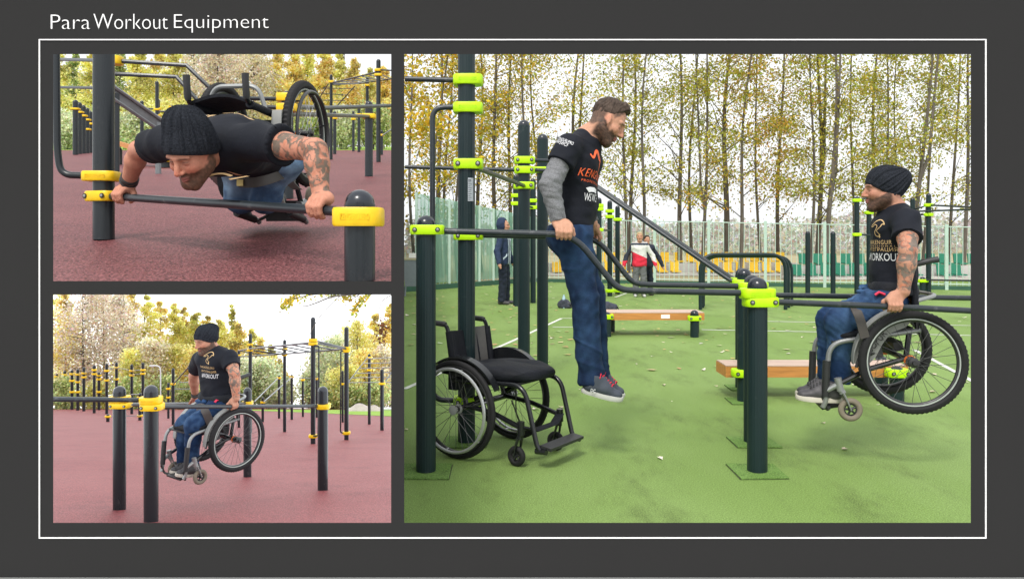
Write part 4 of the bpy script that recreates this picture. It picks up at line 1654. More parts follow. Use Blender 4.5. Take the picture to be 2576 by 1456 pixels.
for k in range(5):
    s = k / 4
    lad.append((.018, (lerp(440, 486, s), lerp(978, 911, s), 31), (500, lerp(978, 911, s), 31)))
rig('inclined ladder rig with pale rungs left of the lifted man in the beanie', 'exercise ladder', 'BL', [(435.5, 1068, 926, (965,), .125), (423.5, 1052, 963, (977, 999), .14), (486, 1040, 955, (973,), .12)], lad, GL, steel=tuple(range(1, 6)))
LP = [(143, 1028, 940, (947, 953)), (162.6, 1029, 932.5, (942, 950)), (181, 1030, 930, (940, 957)), (195.5, 1032, 928, (941, 960)), (211, 1034, 923.5, (938, 948)),
      (237, 1039, 918, (930, 940)), (249, 1031, 936, (944, 953)), (268.5, 1041, 914, (932, 956)), (293, 1036, 911, (924, 953)), (331.4, 1041, 916, (932, 943)), (359.6, 1045, 912, (930, 939))]
for i, (X, Yb, Yt, cl_) in enumerate(LP):
    bars_ = []
    if i + 1 < len(LP):
        X2, Yb2, Yt2, cl2 = LP[i + 1]
        bars_ = [(.035, (X, cl_[0], dBL(Yb)), (X2, cl2[0], dBL(Yb2)))]
        if i % 2:
            bars_.append((.03, (X, cl_[1], dBL(Yb)), (X2, cl2[1], dBL(Yb2))))
    rig(f'{ORD[i]} dark pull-up post from the left in the far row on the lower red court', 'exercise bars', 'BL', [(X, Yb, Yt, cl_ + ((985,) if i in (2, 6, 3) else ()), 6.8 * dBL(Yb) / F)],
        bars_, 'row of far pull-up posts on the lower red court', 'exercise_post')
rig('low bar on two short stubs with yellow clamps behind the left parallel bar post', 'exercise bars', 'BL', [(271.4, 1060.5, 1041, (1047,), .16), (352, 1057, 988, (999, 1045), .17)],
    [(.02, (271, 1047, 40), (352, 1045, 42)), (.03, (330, 992, 44), (352, 991, 42))], GL, steel=(0,))
# street lamp, sand heaps, kerb, overhanging branch
M_LAMP = mat('lamp_grey', (.62, .64, .66), .5)
p0 = P(404, 0, 100)
sl_ = thing('street_lamp', 'white curved street lamp rising among the trees left of the lifted man', 'street lamp', (p0.x, 100, gBL(0, 100)))
mb = MB()
mb.tube(fillet([Vector((p0.x, 100, gBL(0, 100))), P(404, 935, 100), P(402, 921, 100), P(388, 919, 100)], 1.2), .08, 8)
mb.build('lamp_post', M_LAMP, sl_)
mb = MB()
c = P(384, 919.5, 100)
mb.box(c, (.8, .3, .13))
mb.build('lamp_head', M_LAMP, sl_)
M_SAND = mat('sand', (.46, .40, .36), .95, var=.3, vscale=1.2, bump=.5, bscale=6)
for X, Yt, hw, lab in ((905, 1014, 34, 'larger sand heap beyond the grass strip'), (940, 1018, 26, 'smaller sand heap at the right end of the grass strip')):
    d = 92
    c = P(X, 0, d)
    mb = MB()
    W = hw * d / F
    hh = P(X, Yt, d).z - gBL(0, d)
    n1 = 18
    rs = random.Random(X)
    rings = []
    for j in range(7):
        q = j / 6
        for i in range(n1):
            a = 2 * math.pi * i / n1
            rr = W * (1 - q) * (1 + .16 * rs.uniform(-1, 1))
            mb.v.append((c.x + rr * math.cos(a), d + rr * .6 * math.sin(a), gBL(0, d) + hh * (1 - (1 - q) ** 1.6) * (1 + .06 * rs.uniform(-1, 1))))
    for j in range(6):
        for i in range(n1):
            a, b_ = j * n1 + i, j * n1 + (i + 1) % n1
            mb.f.append((a, b_, b_ + n1, a + n1))
    o = mb.build('sand_heap', M_SAND, None)
    tag(o, lab, 'sand heap')
ga, gb, gc = P(585, 1030.5, dBL(1030.5)), P(760, 1037, dBL(1037)), P(984.5, 1047, dBL(1047))
up = Vector((0, 0, .02))
far = [P(984.5, 1031, dBL(1031)), P(585, 1029.5, dBL(1029.5))]
mb = MB()
mb.sheet([ga + up, gb + up, gc + up, far[0] + up, far[1] + up])
tag(mb.build('lawn', M_GRASS, None, smooth=False), kind='structure')
mb = MB()
a, b_ = P(880, 1033, dBL(1033)), P(984.5, 1031.5, dBL(1031.5))
mb.tube([a + Vector((0, 0, .2)), b_ + Vector((0, 0, .2))], .22, 6)
tag(mb.build('kerb', mat('kerb_pale', (.7, .7, .68), .8), None, smooth=False), kind='structure')

rs = np.random.RandomState(77)
br = thing('tree_branch', 'overhanging yellow-leaved branch reaching in from the top right corner above the lower red court', 'branch', P(900, 742, 12))
mb = MB()
tw = [[(960, 735), (845, 745), (795, 762), (768, 770), (752, 764)], [(845, 745), (835, 738), (780, 742), (724, 757), (712, 778)], [(860, 740), (810, 790), (790, 820), (775, 850)],
      [(940, 738), (915, 750), (900, 768), (890, 782)], [(915, 748), (880, 745), (862, 752)], [(760, 738), (738, 748), (722, 768)], [(984, 742), (960, 760), (950, 800), (945, 830)], [(905, 740), (870, 765), (855, 800)]]
C = []
for i, q in enumerate(tw):
    q2 = [P(x, y, 12 + .1 * i) for x, y in q]
    q2 = [Vector(v) for v in spline2([tuple(v) for v in q2], 5)]
    mb.tube(q2, [.016 * (1 - .8 * k / len(q2)) if i in (0, 1) else .008 * (1 - .7 * k / len(q2)) for k in range(len(q2))], 5)
    if i in (1, 3, 5, 4):
        for v in q2[4:]:
            for _ in range(9):
                C.append(tuple(v + Vector(rs.normal(size=3) * .045)))
mb.build('twig', M_BARK, br)
C = np.array(C)
C = C[C[:, 2] < H - .0705 * C[:, 1]]
lc_ = leaf_mesh('leaf_cluster', C, .05 + .035 * rs.rand(len(C)), pick(PAL_MAPLE + PAL_YG, len(C), rs), br, rs)
v = P(962, 832, 12.6)
C = np.array([tuple(v + Vector((rs.normal() * .05, rs.normal() * .04, rs.normal() * .1))) for _ in range(110)])
C = C[C[:, 0] / C[:, 1] < -.152]
lc_['kind'] = 'stuff'
leaf_mesh('dry_leaf_cluster', C, .05 + .03 * rs.rand(len(C)), pick([(.14, .06, .03), (.18, .08, .04)], len(C), rs), br, rs)

# ================================================================== WHEELCHAIRS
M_TYRE = mat('tyre_rubber', (0.013, 0.013, 0.0145), 0.7, spec=0.3, var=0.25, vscale=30)
M_RIMB = mat('rim_black', (0.02, 0.02, 0.022), 0.3, spec=0.6)
M_RIMS = mat('rim_silver', (0.48, 0.49, 0.50), 0.32, metal=0.6, var=0.06)
M_RIMP = mat('rim_pale_edge', (0.42, 0.46, 0.43), 0.4, metal=0.3)
M_SPOKE = mat('spoke_dark', (0.08, 0.08, 0.085), 0.4, metal=0.5)
M_SPOKES = mat('spoke_steel', (0.4, 0.4, 0.42), 0.35, metal=0.7)
M_FRB = mat('frame_black', (0.010, 0.011, 0.013), 0.22, spec=0.55, var=0.1)
M_FRS = mat('frame_silver', (0.27, 0.28, 0.28), 0.36, metal=0.4, var=0.08)
M_UPH = mat('upholstery_black', (0.008, 0.0095, 0.014), 0.7, var=0.4, vscale=14, bump=0.4, bscale=60, spec=.25)
M_UPHG = mat('upholstery_grey', (0.095, 0.092, 0.088), 0.7, var=0.15, vscale=30, bump=0.2, bscale=200)
M_PLAST = mat('black_plastic', (0.02, 0.021, 0.023), 0.5, var=0.1)
M_GUARD = mat('guard_grey', (0.24, 0.245, 0.235), 0.45, var=0.06)
M_CTYRE = mat('caster_tyre_tan', (0.20, 0.17, 0.13), 0.8, var=0.12)
M_PRINTK = mat('print_black', (0.02, 0.02, 0.02), 0.5)
M_PRINTG = mat('print_grey', (0.28, 0.29, 0.30), 0.5)
M_ORNG = mat('orange_plastic', (0.75, 0.16, 0.02), 0.5)
WR = 0.285


class LMB(MB):
    """shapes in a thing's own coordinates"""

    def build(s, name, m, parent=None, smooth=True, ang=40):
        return MB.build(s, name, m, parent, smooth, ang, world=False)


def torus(mb, R, r, n=96, k=12, c=(0, 0, 0), fl=1.0, tread=0.0, nt=2):
    k0 = len(mb.v)
    for i in range(n):
        a = 2 * math.pi * i / n
        for j in range(k):
            b = 2 * math.pi * j / k
            rr = r
            cb, sb = math.cos(b), math.sin(b)
            if tread and cb > 0.25:
                ph = (i // nt + (1 if abs(sb) > .45 else 0)) % 2
                rr = r + (tread if ph else -tread * .4)
            x = (R + rr * cb * fl)
            mb.v.append((c[0] + x * math.cos(a), c[1] + rr * sb, c[2] + x * math.sin(a)))
    for i in range(n):
        for j in range(k):
            a, b = k0 + i * k + j, k0 + i * k + (j + 1) % k
            a2, b2 = k0 + ((i + 1) % n) * k + j, k0 + ((i + 1) % n) * k + (j + 1) % k
            mb.f.append((a, a2, b2, b))


def big_wheel(root, y, side, st):
    """tyre is the wheel part; rim, hand rim, hub, spokes hang under it"""
    cz = WR
    tr = st['tyre_r']
    mb = LMB()
    torus(mb, WR - tr, tr, 144, 14, (0, y, cz), tread=st['tread'], nt=1)
    w = mb.build('wheel', M_TYRE, root, ang=25 if st['tread'] else 60)
    mb = LMB()
    torus(mb, WR - 2 * tr - .006, 0.011, 80, 8, (0, y, cz), fl=.8)
    mb.build('rim', st['rim'], w)
    mb = LMB()
    torus(mb, WR - 2 * tr + .001, 0.0045, 80, 6, (0, y + side * .012, cz))
    mb.build('rim_edge', st['edge'], w)
    if st.get('handrim'):
        mb = LMB()
        torus(mb, WR - 2 * tr - .012, 0.0095, 80, 8, (0, y + side * .042, cz))
        for i in range(6):
            a = 2 * math.pi * i / 6 + .3
            R = WR - 2 * tr - .012
            mb.tube([(R * math.cos(a), y + side * .042, cz + R * math.sin(a)), (R * math.cos(a), y, cz + R * math.sin(a))], .005, 5)
        mb.build('hand_rim', st['handrim'], w)
    mb = LMB()
    q = Matrix.Rotation(math.radians(-90), 3, 'X')
    mb.lathe((0, y - .035, cz), [(.012, 0), (.028, .004), (.028, .010), (.016, .014), (.016, .052), (.028, .056), (.028, .062), (.014, .066), (.012, .078)], 16, q)
    mb.build('hub', st['hub'], w)
    mb = LMB()
    ns = 28
    for i in range(ns):
        a = 2 * math.pi * i / ns
        a2 = a + (0.75 if i % 2 else -0.75)
        ys = y + (.022 if (i // 2) % 2 else -.022)
        Ro = WR - 2 * tr - .012
        mb.tube([(.026 * math.cos(a2), ys, cz + .026 * math.sin(a2)), (Ro * math.cos(a), y, cz + Ro * math.sin(a))], st.get('spoke_r', .0016), 4, cap=False)
    sp = mb.build('spokes', st['spoke'], w)
    return w


def caster(root, x, y, r, st, top):
    mb = LMB()
    for s in (-1, 1):
        mb.tube([(x, y + s * .024, r), (x + .012, y + s * .026, r + .06), (x + .022, y + s * .018, r + .105)], [.008, .010, .012], 8, flat=.6)
    mb.tube([(x + .022, y, r + .098), (x + .03, y, top)], [.020, .014], 10)
    c = mb.build('caster', st['fork'], root)
    mb = LMB()
    torus(mb, r - .017, .017, 36, 10, (x, y, r))
    mb.build('caster_tyre', st['ctyre'], c)
    mb = LMB()
    torus(mb, r - .034, .006, 30, 6, (x, y, r), fl=.9)
    for i in range(5):
        a = 2 * math.pi * i / 5 + .3
        mb.tube([(x, y, r), (x + (r - .034) * math.cos(a), y, r + (r - .034) * math.sin(a))], .0065, 6)
    mb.tube([(x, y - .026, r), (x, y + .026, r)], .010, 8)
    mb.build('caster_hub', M_PLAST, c)
    return c


def rounded_pad(c, size, bulge, nx=14, ny=12, seed=1, wr=.004):
    """soft cushion with rounded sides"""
    mb = LMB()
    V, Q_ = [], []
    rs = np.random.RandomState(seed)
    sx, sy, sz = [a / 2 for a in size]
    N = 32
    M = 12
    for i in range(M + 1):
        la = -math.pi / 2 + math.pi * i / M
        for j in range(N):
            lo = 2 * math.pi * j / N
            e1, e2 = .45, .42
            cl = math.copysign(abs(math.cos(la)) ** e1, math.cos(la))
            V.append((c[0] + sx * cl * math.copysign(abs(math.cos(lo)) ** e2, math.cos(lo)), c[1] + sy * cl * math.copysign(abs(math.sin(lo)) ** e2, math.sin(lo)),
                      c[2] + sz * math.copysign(abs(math.sin(la)) ** .6, math.sin(la))))
    for i in range(M):
        for j in range(N):
            Q_.append((i * N + j, i * N + (j + 1) % N, (i + 1) * N + (j + 1) % N, (i + 1) * N + j))
    Va = np.array(V)
    Va += np.stack([snoise(Va, 22, seed + k) for k in range(3)], 1) * wr
    mb.add([tuple(v) for v in Va], Q_)
    return mb


def make_chair(label, loc, rotm, kind):
    t = thing('wheelchair', label, 'wheelchair', loc, None, rotm)
    if kind == 'empty':
        st = dict(tyre_r=.0165, tread=.0010, rim=M_RIMB, edge=M_RIMB, handrim=M_RIMS, hub=M_RIMS, spoke=M_SPOKE, fork=M_FRB, ctyre=M_TYRE, spoke_r=.0014)
        fr, fx, hw = M_FRB, .525, .19
    else:
        st = dict(tyre_r=.0235, tread=.0030, rim=M_RIMB, edge=M_RIMP, handrim=None, hub=M_RIMB, spoke=M_SPOKE if kind != 'up' else M_SPOKES, fork=M_FRS, ctyre=M_CTYRE, spoke_r=.0014)
        if kind == 'up':
            st['handrim'] = M_RIMB
        fr, fx, hw = M_FRS, .50, .19
    ty = .28 if kind != 'up' else .235
    cyw = .205 if kind != 'up' else .165
    if kind == 'up':
        hw = .150
    zb_, zh_ = (.725, .765) if kind == 'empty' else (.78, .805)
    for s in (-1, 1):
        big_wheel(t, s * ty, s, st)
    cx = .38 if kind == 'empty' else .36
    ctop = .21
    for s in (-1, 1):
        caster(t, cx, s * cyw, .058 if kind == 'empty' else .067, st, ctop)
    mb = LMB()
    mb.tube([(0, -ty, WR), (0, ty, WR)], .018, 10)
    mb.build('axle', M_FRB, t)
    for s in (-1, 1):
        y = s * hw
        mb = LMB()
        knee = .42 if kind == 'empty' else .39
        mb.tube(fillet([(-.10, y, .435), (knee, y, .455), (fx - .02, y * .98, .13), (fx, y * .95, .10)], .085), .0145, 10)
        mb.build('frame_tube', fr, t)
        mb = LMB()
        mb.tube([(-.04, y, .43), (0, y, WR + .03), (0, y, WR)], .016, 8)
        mb.tube([(0, y, WR + .01), (.22, y, .27), (cx + .03, s * cyw, ctop + .01)], .015, 8)
        mb.build('frame_tube', M_FRB if kind != 'empty' else fr, t)
        mb = LMB()
        mb.tube([(cx + .03, s * cyw, ctop - .03), (cx + .03, s * cyw, ctop + .045)], .021, 12)
        mb.build('caster_housing', fr, t)
        if kind != 'empty':
            mb = LMB()
            mb.tube([(knee + .035, y, .36), (fx - .025, y * .98, .16)], .0215, 10)
            mb.build('tube_sleeve', M_PLAST, t)
            mb = LMB()
            mb.tube(fillet([(fx - .01, y * .97, .16), (fx - .02, y * .9, .078), (fx - .05, y * .55, .075)], .03), .010, 8)
            mb.build('footrest_tube', M_PLAST, t)
            mb = LMB()
            mb.tube([(fx - .03, y, .19), (cx + .03, s * cyw, ctop + .01)], .0155, 8)
            mb.build('frame_tube', fr, t)
        # back cane and push handle
        mb = LMB()
        pts = fillet([(-.085, y, .42), (-.13, y, zb_ - .02), (-.15, y, zh_ - .005), (-.25, y, zh_)], .04)
        mb.tube(pts, .0125, 8)
        cane = mb.build('back_cane', M_FRB, t)
        mb = LMB()
        mb.tube([(-.155, y, zh_ - .004), (-.17, y, zh_ - .002), (-.235, y, zh_ + .001), (-.275, y, zh_)], [.014, .0175, .0165, .018], 10)
        mb.build('push_handle', M_PLAST, cane)
        # side guard following the tyre
        mb = LMB()
        Vv = []
        a0, a1 = (28, 128) if kind == 'empty' else (10, 112)
        n = 18
        R = WR + .022
        gy = s * (ty - .062)
        for i in range(n + 1):
            a = math.radians(lerp(a0, a1, i / n))
            Vv.append((R * math.cos(a), R * math.sin(a) + WR))
        wi = .05
        for (x, z) in Vv:
            mb.v += [(x, gy, z), (x, gy + s * wi, z - .004), (x, gy + s * wi, z - .014), (x, gy, z - .012)]
        for i in range(n):
            for j in range(4):
                a, b = i * 4 + j, i * 4 + (j + 1) % 4
                mb.f.append((a, b, b + 4, a + 4))
        mb.f += [(0, 1, 2, 3), (4 * n + 3, 4 * n + 2, 4 * n + 1, 4 * n)]
        mb.build('fender', M_FRB if kind == 'empty' else M_GUARD, t)
        mb = LMB()
        if kind == 'empty':
            poly = [(x, z - .012) for x, z in Vv] + [(-.16, .47), (.2, .455)]
        else:
            poly = [(x, z - .012) for x, z in Vv] + [(-.06, .50), (-.02, .47), (.06, .455), (.12, .40), (.17, .335), (.22, .30)]
        pl3 = [Vector((x, gy - s * .001, z)) for x, z in poly]
        mb.prism(pl3 if s < 0 else pl3[::-1], (0, 1, 0), -s * .004 if False else .004)
        sg = mb.build('side_guard', M_FRB if kind == 'empty' else M_GUARD, t, smooth=False)
        if kind != 'empty':
            rt = Vector((-.80, 0, .6)).normalized() if s > 0 else Vector((.8, 0, -.6)).normalized()
            upv = Vector((.6, 0, .80)).normalized()
            rt = rt if s > 0 else Vector((.80, 0, -.60)).normalized()
            if s > 0:
                rt = Vector((-.78, 0, .62)).normalized()
                upv = Vector((.62, 0, .78)).normalized()
                text_plate('SOPUR', Vector((.145, gy + .0045, .425)), rt, upv, .135, .042, .0015, 'lettering', M_PRINTK, sg, world=False)
    # back, seat, cushion
    mb = LMB()
    N, M_ = 12, 8
    for dy in (0, 1):
        for i in range(N + 1):
            for j in range(M_ + 1):
                y = lerp(-hw + .0, hw - .0, i / N)
                z = lerp(.46, zb_, j / M_)
                x = -.085 - .05 * (z - .42) / .36 - .035 * math.sin(math.pi * i / N) + (-.016 if dy else .0)
                if kind == 'empty':
                    x += .010 * math.sin(9 * y / .19 + 5 * z) * math.sin(math.pi * i / N) * (1 - .5 * j / M_)
                mb.v.append((x, y, z + (.014 * math.sin(math.pi * i / N) if j == M_ else 0) * -1))
    S_ = (N + 1) * (M_ + 1)
    for i in range(N):
        for j in range(M_):
            a = i * (M_ + 1) + j
            mb.f.append((a, a + M_ + 1, a + M_ + 2, a + 1))
            mb.f.append((S_ + a, S_ + a + 1, S_ + a + M_ + 2, S_ + a + M_ + 1))
    for i in range(N):
        for j in (0, M_):
            a = i * (M_ + 1) + j
            mb.f.append((a, a + S_, a + S_ + M_ + 1, a + M_ + 1))
    bk = mb.build('backrest', M_UPH, t)
    if kind == 'empty':
        mb = LMB()
        for j in range(M_ + 1):
            z = lerp(.465, zb_ - .001, j / M_)
            for i in range(5):
                u = lerp(.58, .93, i / 4)
                y = lerp(-hw, hw, u)
                x = -.085 - .05 * (z - .42) / .36 - .035 * math.sin(math.pi * u) + .004
                mb.v.append((x, y, z))
        for j in range(M_):
            for i in range(4):
                a = j * 5 + i
                mb.f.append((a, a + 1, a + 6, a + 5))
        mb.build('grey_panel', M_UPHG, bk)
    for s in (-1, 1):
        mb = LMB()
        mb.tube([(-.095, s * hw, .50), (-.132, s * hw, zb_ - .005)], .021, 10, flat=.9)
        mb.build('cane_sleeve', M_UPH, t)
    mb = LMB()
    mb.box((.15, 0, .452), (.44, 2 * hw - .01, .012))
    mb.build('seat', M_PLAST, t, smooth=False)
    if kind == 'empty':
        rounded_pad((.165, 0, .492), (.50, .41, .085), 0, seed=4, wr=.014).build('cushion', M_UPH, t)
        mb = LMB()
        mb.box((-.13, 0, .43), (.06, 2 * hw - .06, .13))
        mb.build('back_bag', M_UPH, t, smooth=False)
        mb = LMB()
        mb.box((fx + .030, 0, .120), (.075, 2 * hw * .93, .016), Matrix.Rotation(math.radians(8), 3, 'Y'))
        mb.build('footplate', M_PLAST, t, smooth=False)
        for s in (-1, 1):
            mb = LMB()
            mb.tube([(fx - .03, s * hw * .95, .098), (fx + .04, s * hw * .95, .102)], .017, 8)
            mb.build('footplate_bracket', M_FRB, t)
        mb = LMB()
        mb.tube([(cx + .03, -cyw, .225), (fx - .09, -.10, .19), (fx - .09, .10, .19), (cx + .03, cyw, .225)], .028, 8, flat=.35)
        mb.build('calf_strap', M_UPH, t)
        mb = LMB()
        mb.tube([Vector(v) for v in spline2([(.16, .10, .36), (.17, .09, .22), (.24, .04, .17), (.28, -.04, .22), (.27, -.10, .34)], 6)], .004, 6)
        mb.build('cable', M_PLAST, t)
    else:
        rounded_pad((.15, 0, .478), (.42, .38, .05), 0, seed=5, wr=.003).build('cushion', M_UPH, t)
        mb = LMB()
        mb.box((fx - .065, 0, .075), (.12, .22, .014))
        mb.build('footplate', M_PLAST, t, smooth=False)
        mb = LMB()
        mb.tube(fillet([(-.12, -hw, .60), (-.235, -hw + .03, .605), (-.235, hw - .03, .605), (-.12, hw, .60)], .06), .012, 8)
        mb.build('back_bow', M_FRS, t)
        mb = LMB()
        mb.box((.02, 0, .36), (.05, .30, .05))
        for s in (-1, 1):
            mb.box((.16, s * .2, .36), (.07, .03, .06))
            mb.tube([(.17, s * .215, .36), (.26, s * .225, .345), (.285, s * .23, .30)], .009, 6)
        mb.build('brake', M_PLAST, t)
        for s in (-1, 1):
            mb = LMB()
            torus(mb, .027, .006, 20, 6, (0, s * (ty - .045), WR))
            mb.build('hub_ring', M_ORNG, t)
    for s in (-1, 1):
        mb = LMB()
        mb.tube([(.10, s * .2, .42), (.12, s * .17, .37), (.05, s * .15, .33)], .02, 8)
        mb.build('bracket', M_FRB, t)
    return t


def basis(fwd, up):
    f = Vector(fwd).normalized()
    u = Vector(up)
    u = (u - f * u.dot(f)).normalized()
    l = u.cross(f)
    return Matrix((f, l, u)).transposed()


# empty chair on the green court
chE = make_chair('empty black wheelchair with silver hand rims parked by the dip bars', (-.164, 4.815, 0), Matrix.Rotation(math.radians(-35.6), 3, 'Z'), 'empty')
# chair lifted on the bars, green court
fR = Vector((-.985, .17, 0)).normalized()
pitch = math.radians(12)
fRp = (fR * math.cos(pitch) + Vector((0, 0, -1)) * math.sin(pitch))
bR = basis(fRp, (0, 0, 1))
nearR = P(2296, 911, 4.34)
lR = bR.col[1]
axR = nearR - bR @ Vector((0, .28, 0))
chR = make_chair('grey framed wheelchair with knobbly tyres lifted over the green court by the beanie man', axR - bR @ Vector((0, 0, WR)), bR, 'ride')
# lower red court
fB = Vector((-.6, -.8, 0)).normalized()
pB = math.radians(9)
fBp = fB * math.cos(pB) + Vector((0, 0, -1)) * math.sin(pB)
bB = basis(fBp, (0, 0, 1))
nearB = P(597, 1105.7, 7.14)
axB = nearB - bB @ Vector((0, .28, 0))
chB = make_chair('grey framed wheelchair with knobbly tyres lifted above the lower red court', axB - bB @ Vector((0, 0, WR)), bB, 'ride')
# upper red court: chair strapped to the man's back, tipped on to its front
LT = Vector((.992, -.125, 0)).normalized()
hT = Vector((-.125, -.992, 0)).normalized()
tT = math.radians(-6)
UT = hT * math.cos(tT) + Vector((0, 0, 1)) * math.sin(tT)
FT = Vector((0, 0, -1)) * math.cos(tT) + hT * math.sin(tT)
bT = Matrix((FT, LT, UT)).transposed()
nearT = P(770, 337, 4.3)
axT = nearT - bT @ Vector((0, .235, 0))
chT = make_chair('wheelchair tipped forward on the back of the push-up man, one wheel in the air', axT - bT @ Vector((0, 0, WR)), bT, 'up')

# ================================================================== PEOPLE
M_SKIN = mat('skin', (0, 0, 0), 0.58, attr='Col', var=0.15, vscale=55, bump=0.28, bscale=230, sss=0.05, spec=0.28)
M_HAIR = mat('hair', (0, 0, 0), 0.65, attr='Col', var=0.35, vscale=90, bump=0.5, bscale=220, stretch=(1, 1, .35), spec=.1)
M_TEE = mat('tee_black', (0.0085, 0.0102, 0.016), 0.8, spec=0.22, var=0.25, vscale=9, bump=0.25, bscale=35)
M_JEAN = mat('jeans_blue', (0, 0, 0), 0.85, attr='Col', var=0.22, vscale=30, bump=0.25, bscale=120, spec=0.2)
M_KNIT = mat('knit_black', (0.021, 0.024, 0.031), 0.95, spec=0.12, var=0.6, vscale=120, bump=0.7, bscale=160)
M_SWEAT = mat('sweater_grey', (0.185, 0.19, 0.20), 0.95, spec=0.15, var=0.35, vscale=130, bump=0.5, bscale=180)
M_SHOE = mat('shoe_grey', (0.055, 0.052, 0.058), 0.55, var=0.2, vscale=14)
M_SHOEN = mat('shoe_navy', (0.045, 0.055, 0.075), 0.7, var=0.15, vscale=20)
M_SOLEC = mat('sole_cream', (0.56, 0.52, 0.45), 0.7, var=0.1)
M_SOLEG = mat('sole_grey', (0.50, 0.50, 0.48), 0.7, var=0.1)
M_LACER = mat('lace_red', (0.60, 0.015, 0.045), 0.7)
M_LACEK = mat('lace_dark', (0.03, 0.03, 0.032), 0.8)
M_EYE = mat('eye_white', (0.62, 0.58, 0.55), 0.25)
M_IRIS = mat('eye_iris', (0.05, 0.04, 0.03), 0.2)
M_PGOLD = mat('print_gold', (0.62, 0.42, 0.20), 0.6)
M_PWHITE = mat('print_white', (0.75, 0.76, 0.78), 0.6)
M_PORANGE = mat('print_orange', (0.90, 0.14, 0.035), 0.6)
M_STRAP = mat('strap_brown', (0.055, 0.048, 0.044), 0.6, var=0.15)
M_LEATH = mat('wristband', (0.03, 0.03, 0.03), 0.5)
M_RED = mat('red_cloth', (0.62, 0.03, 0.08), 0.8)


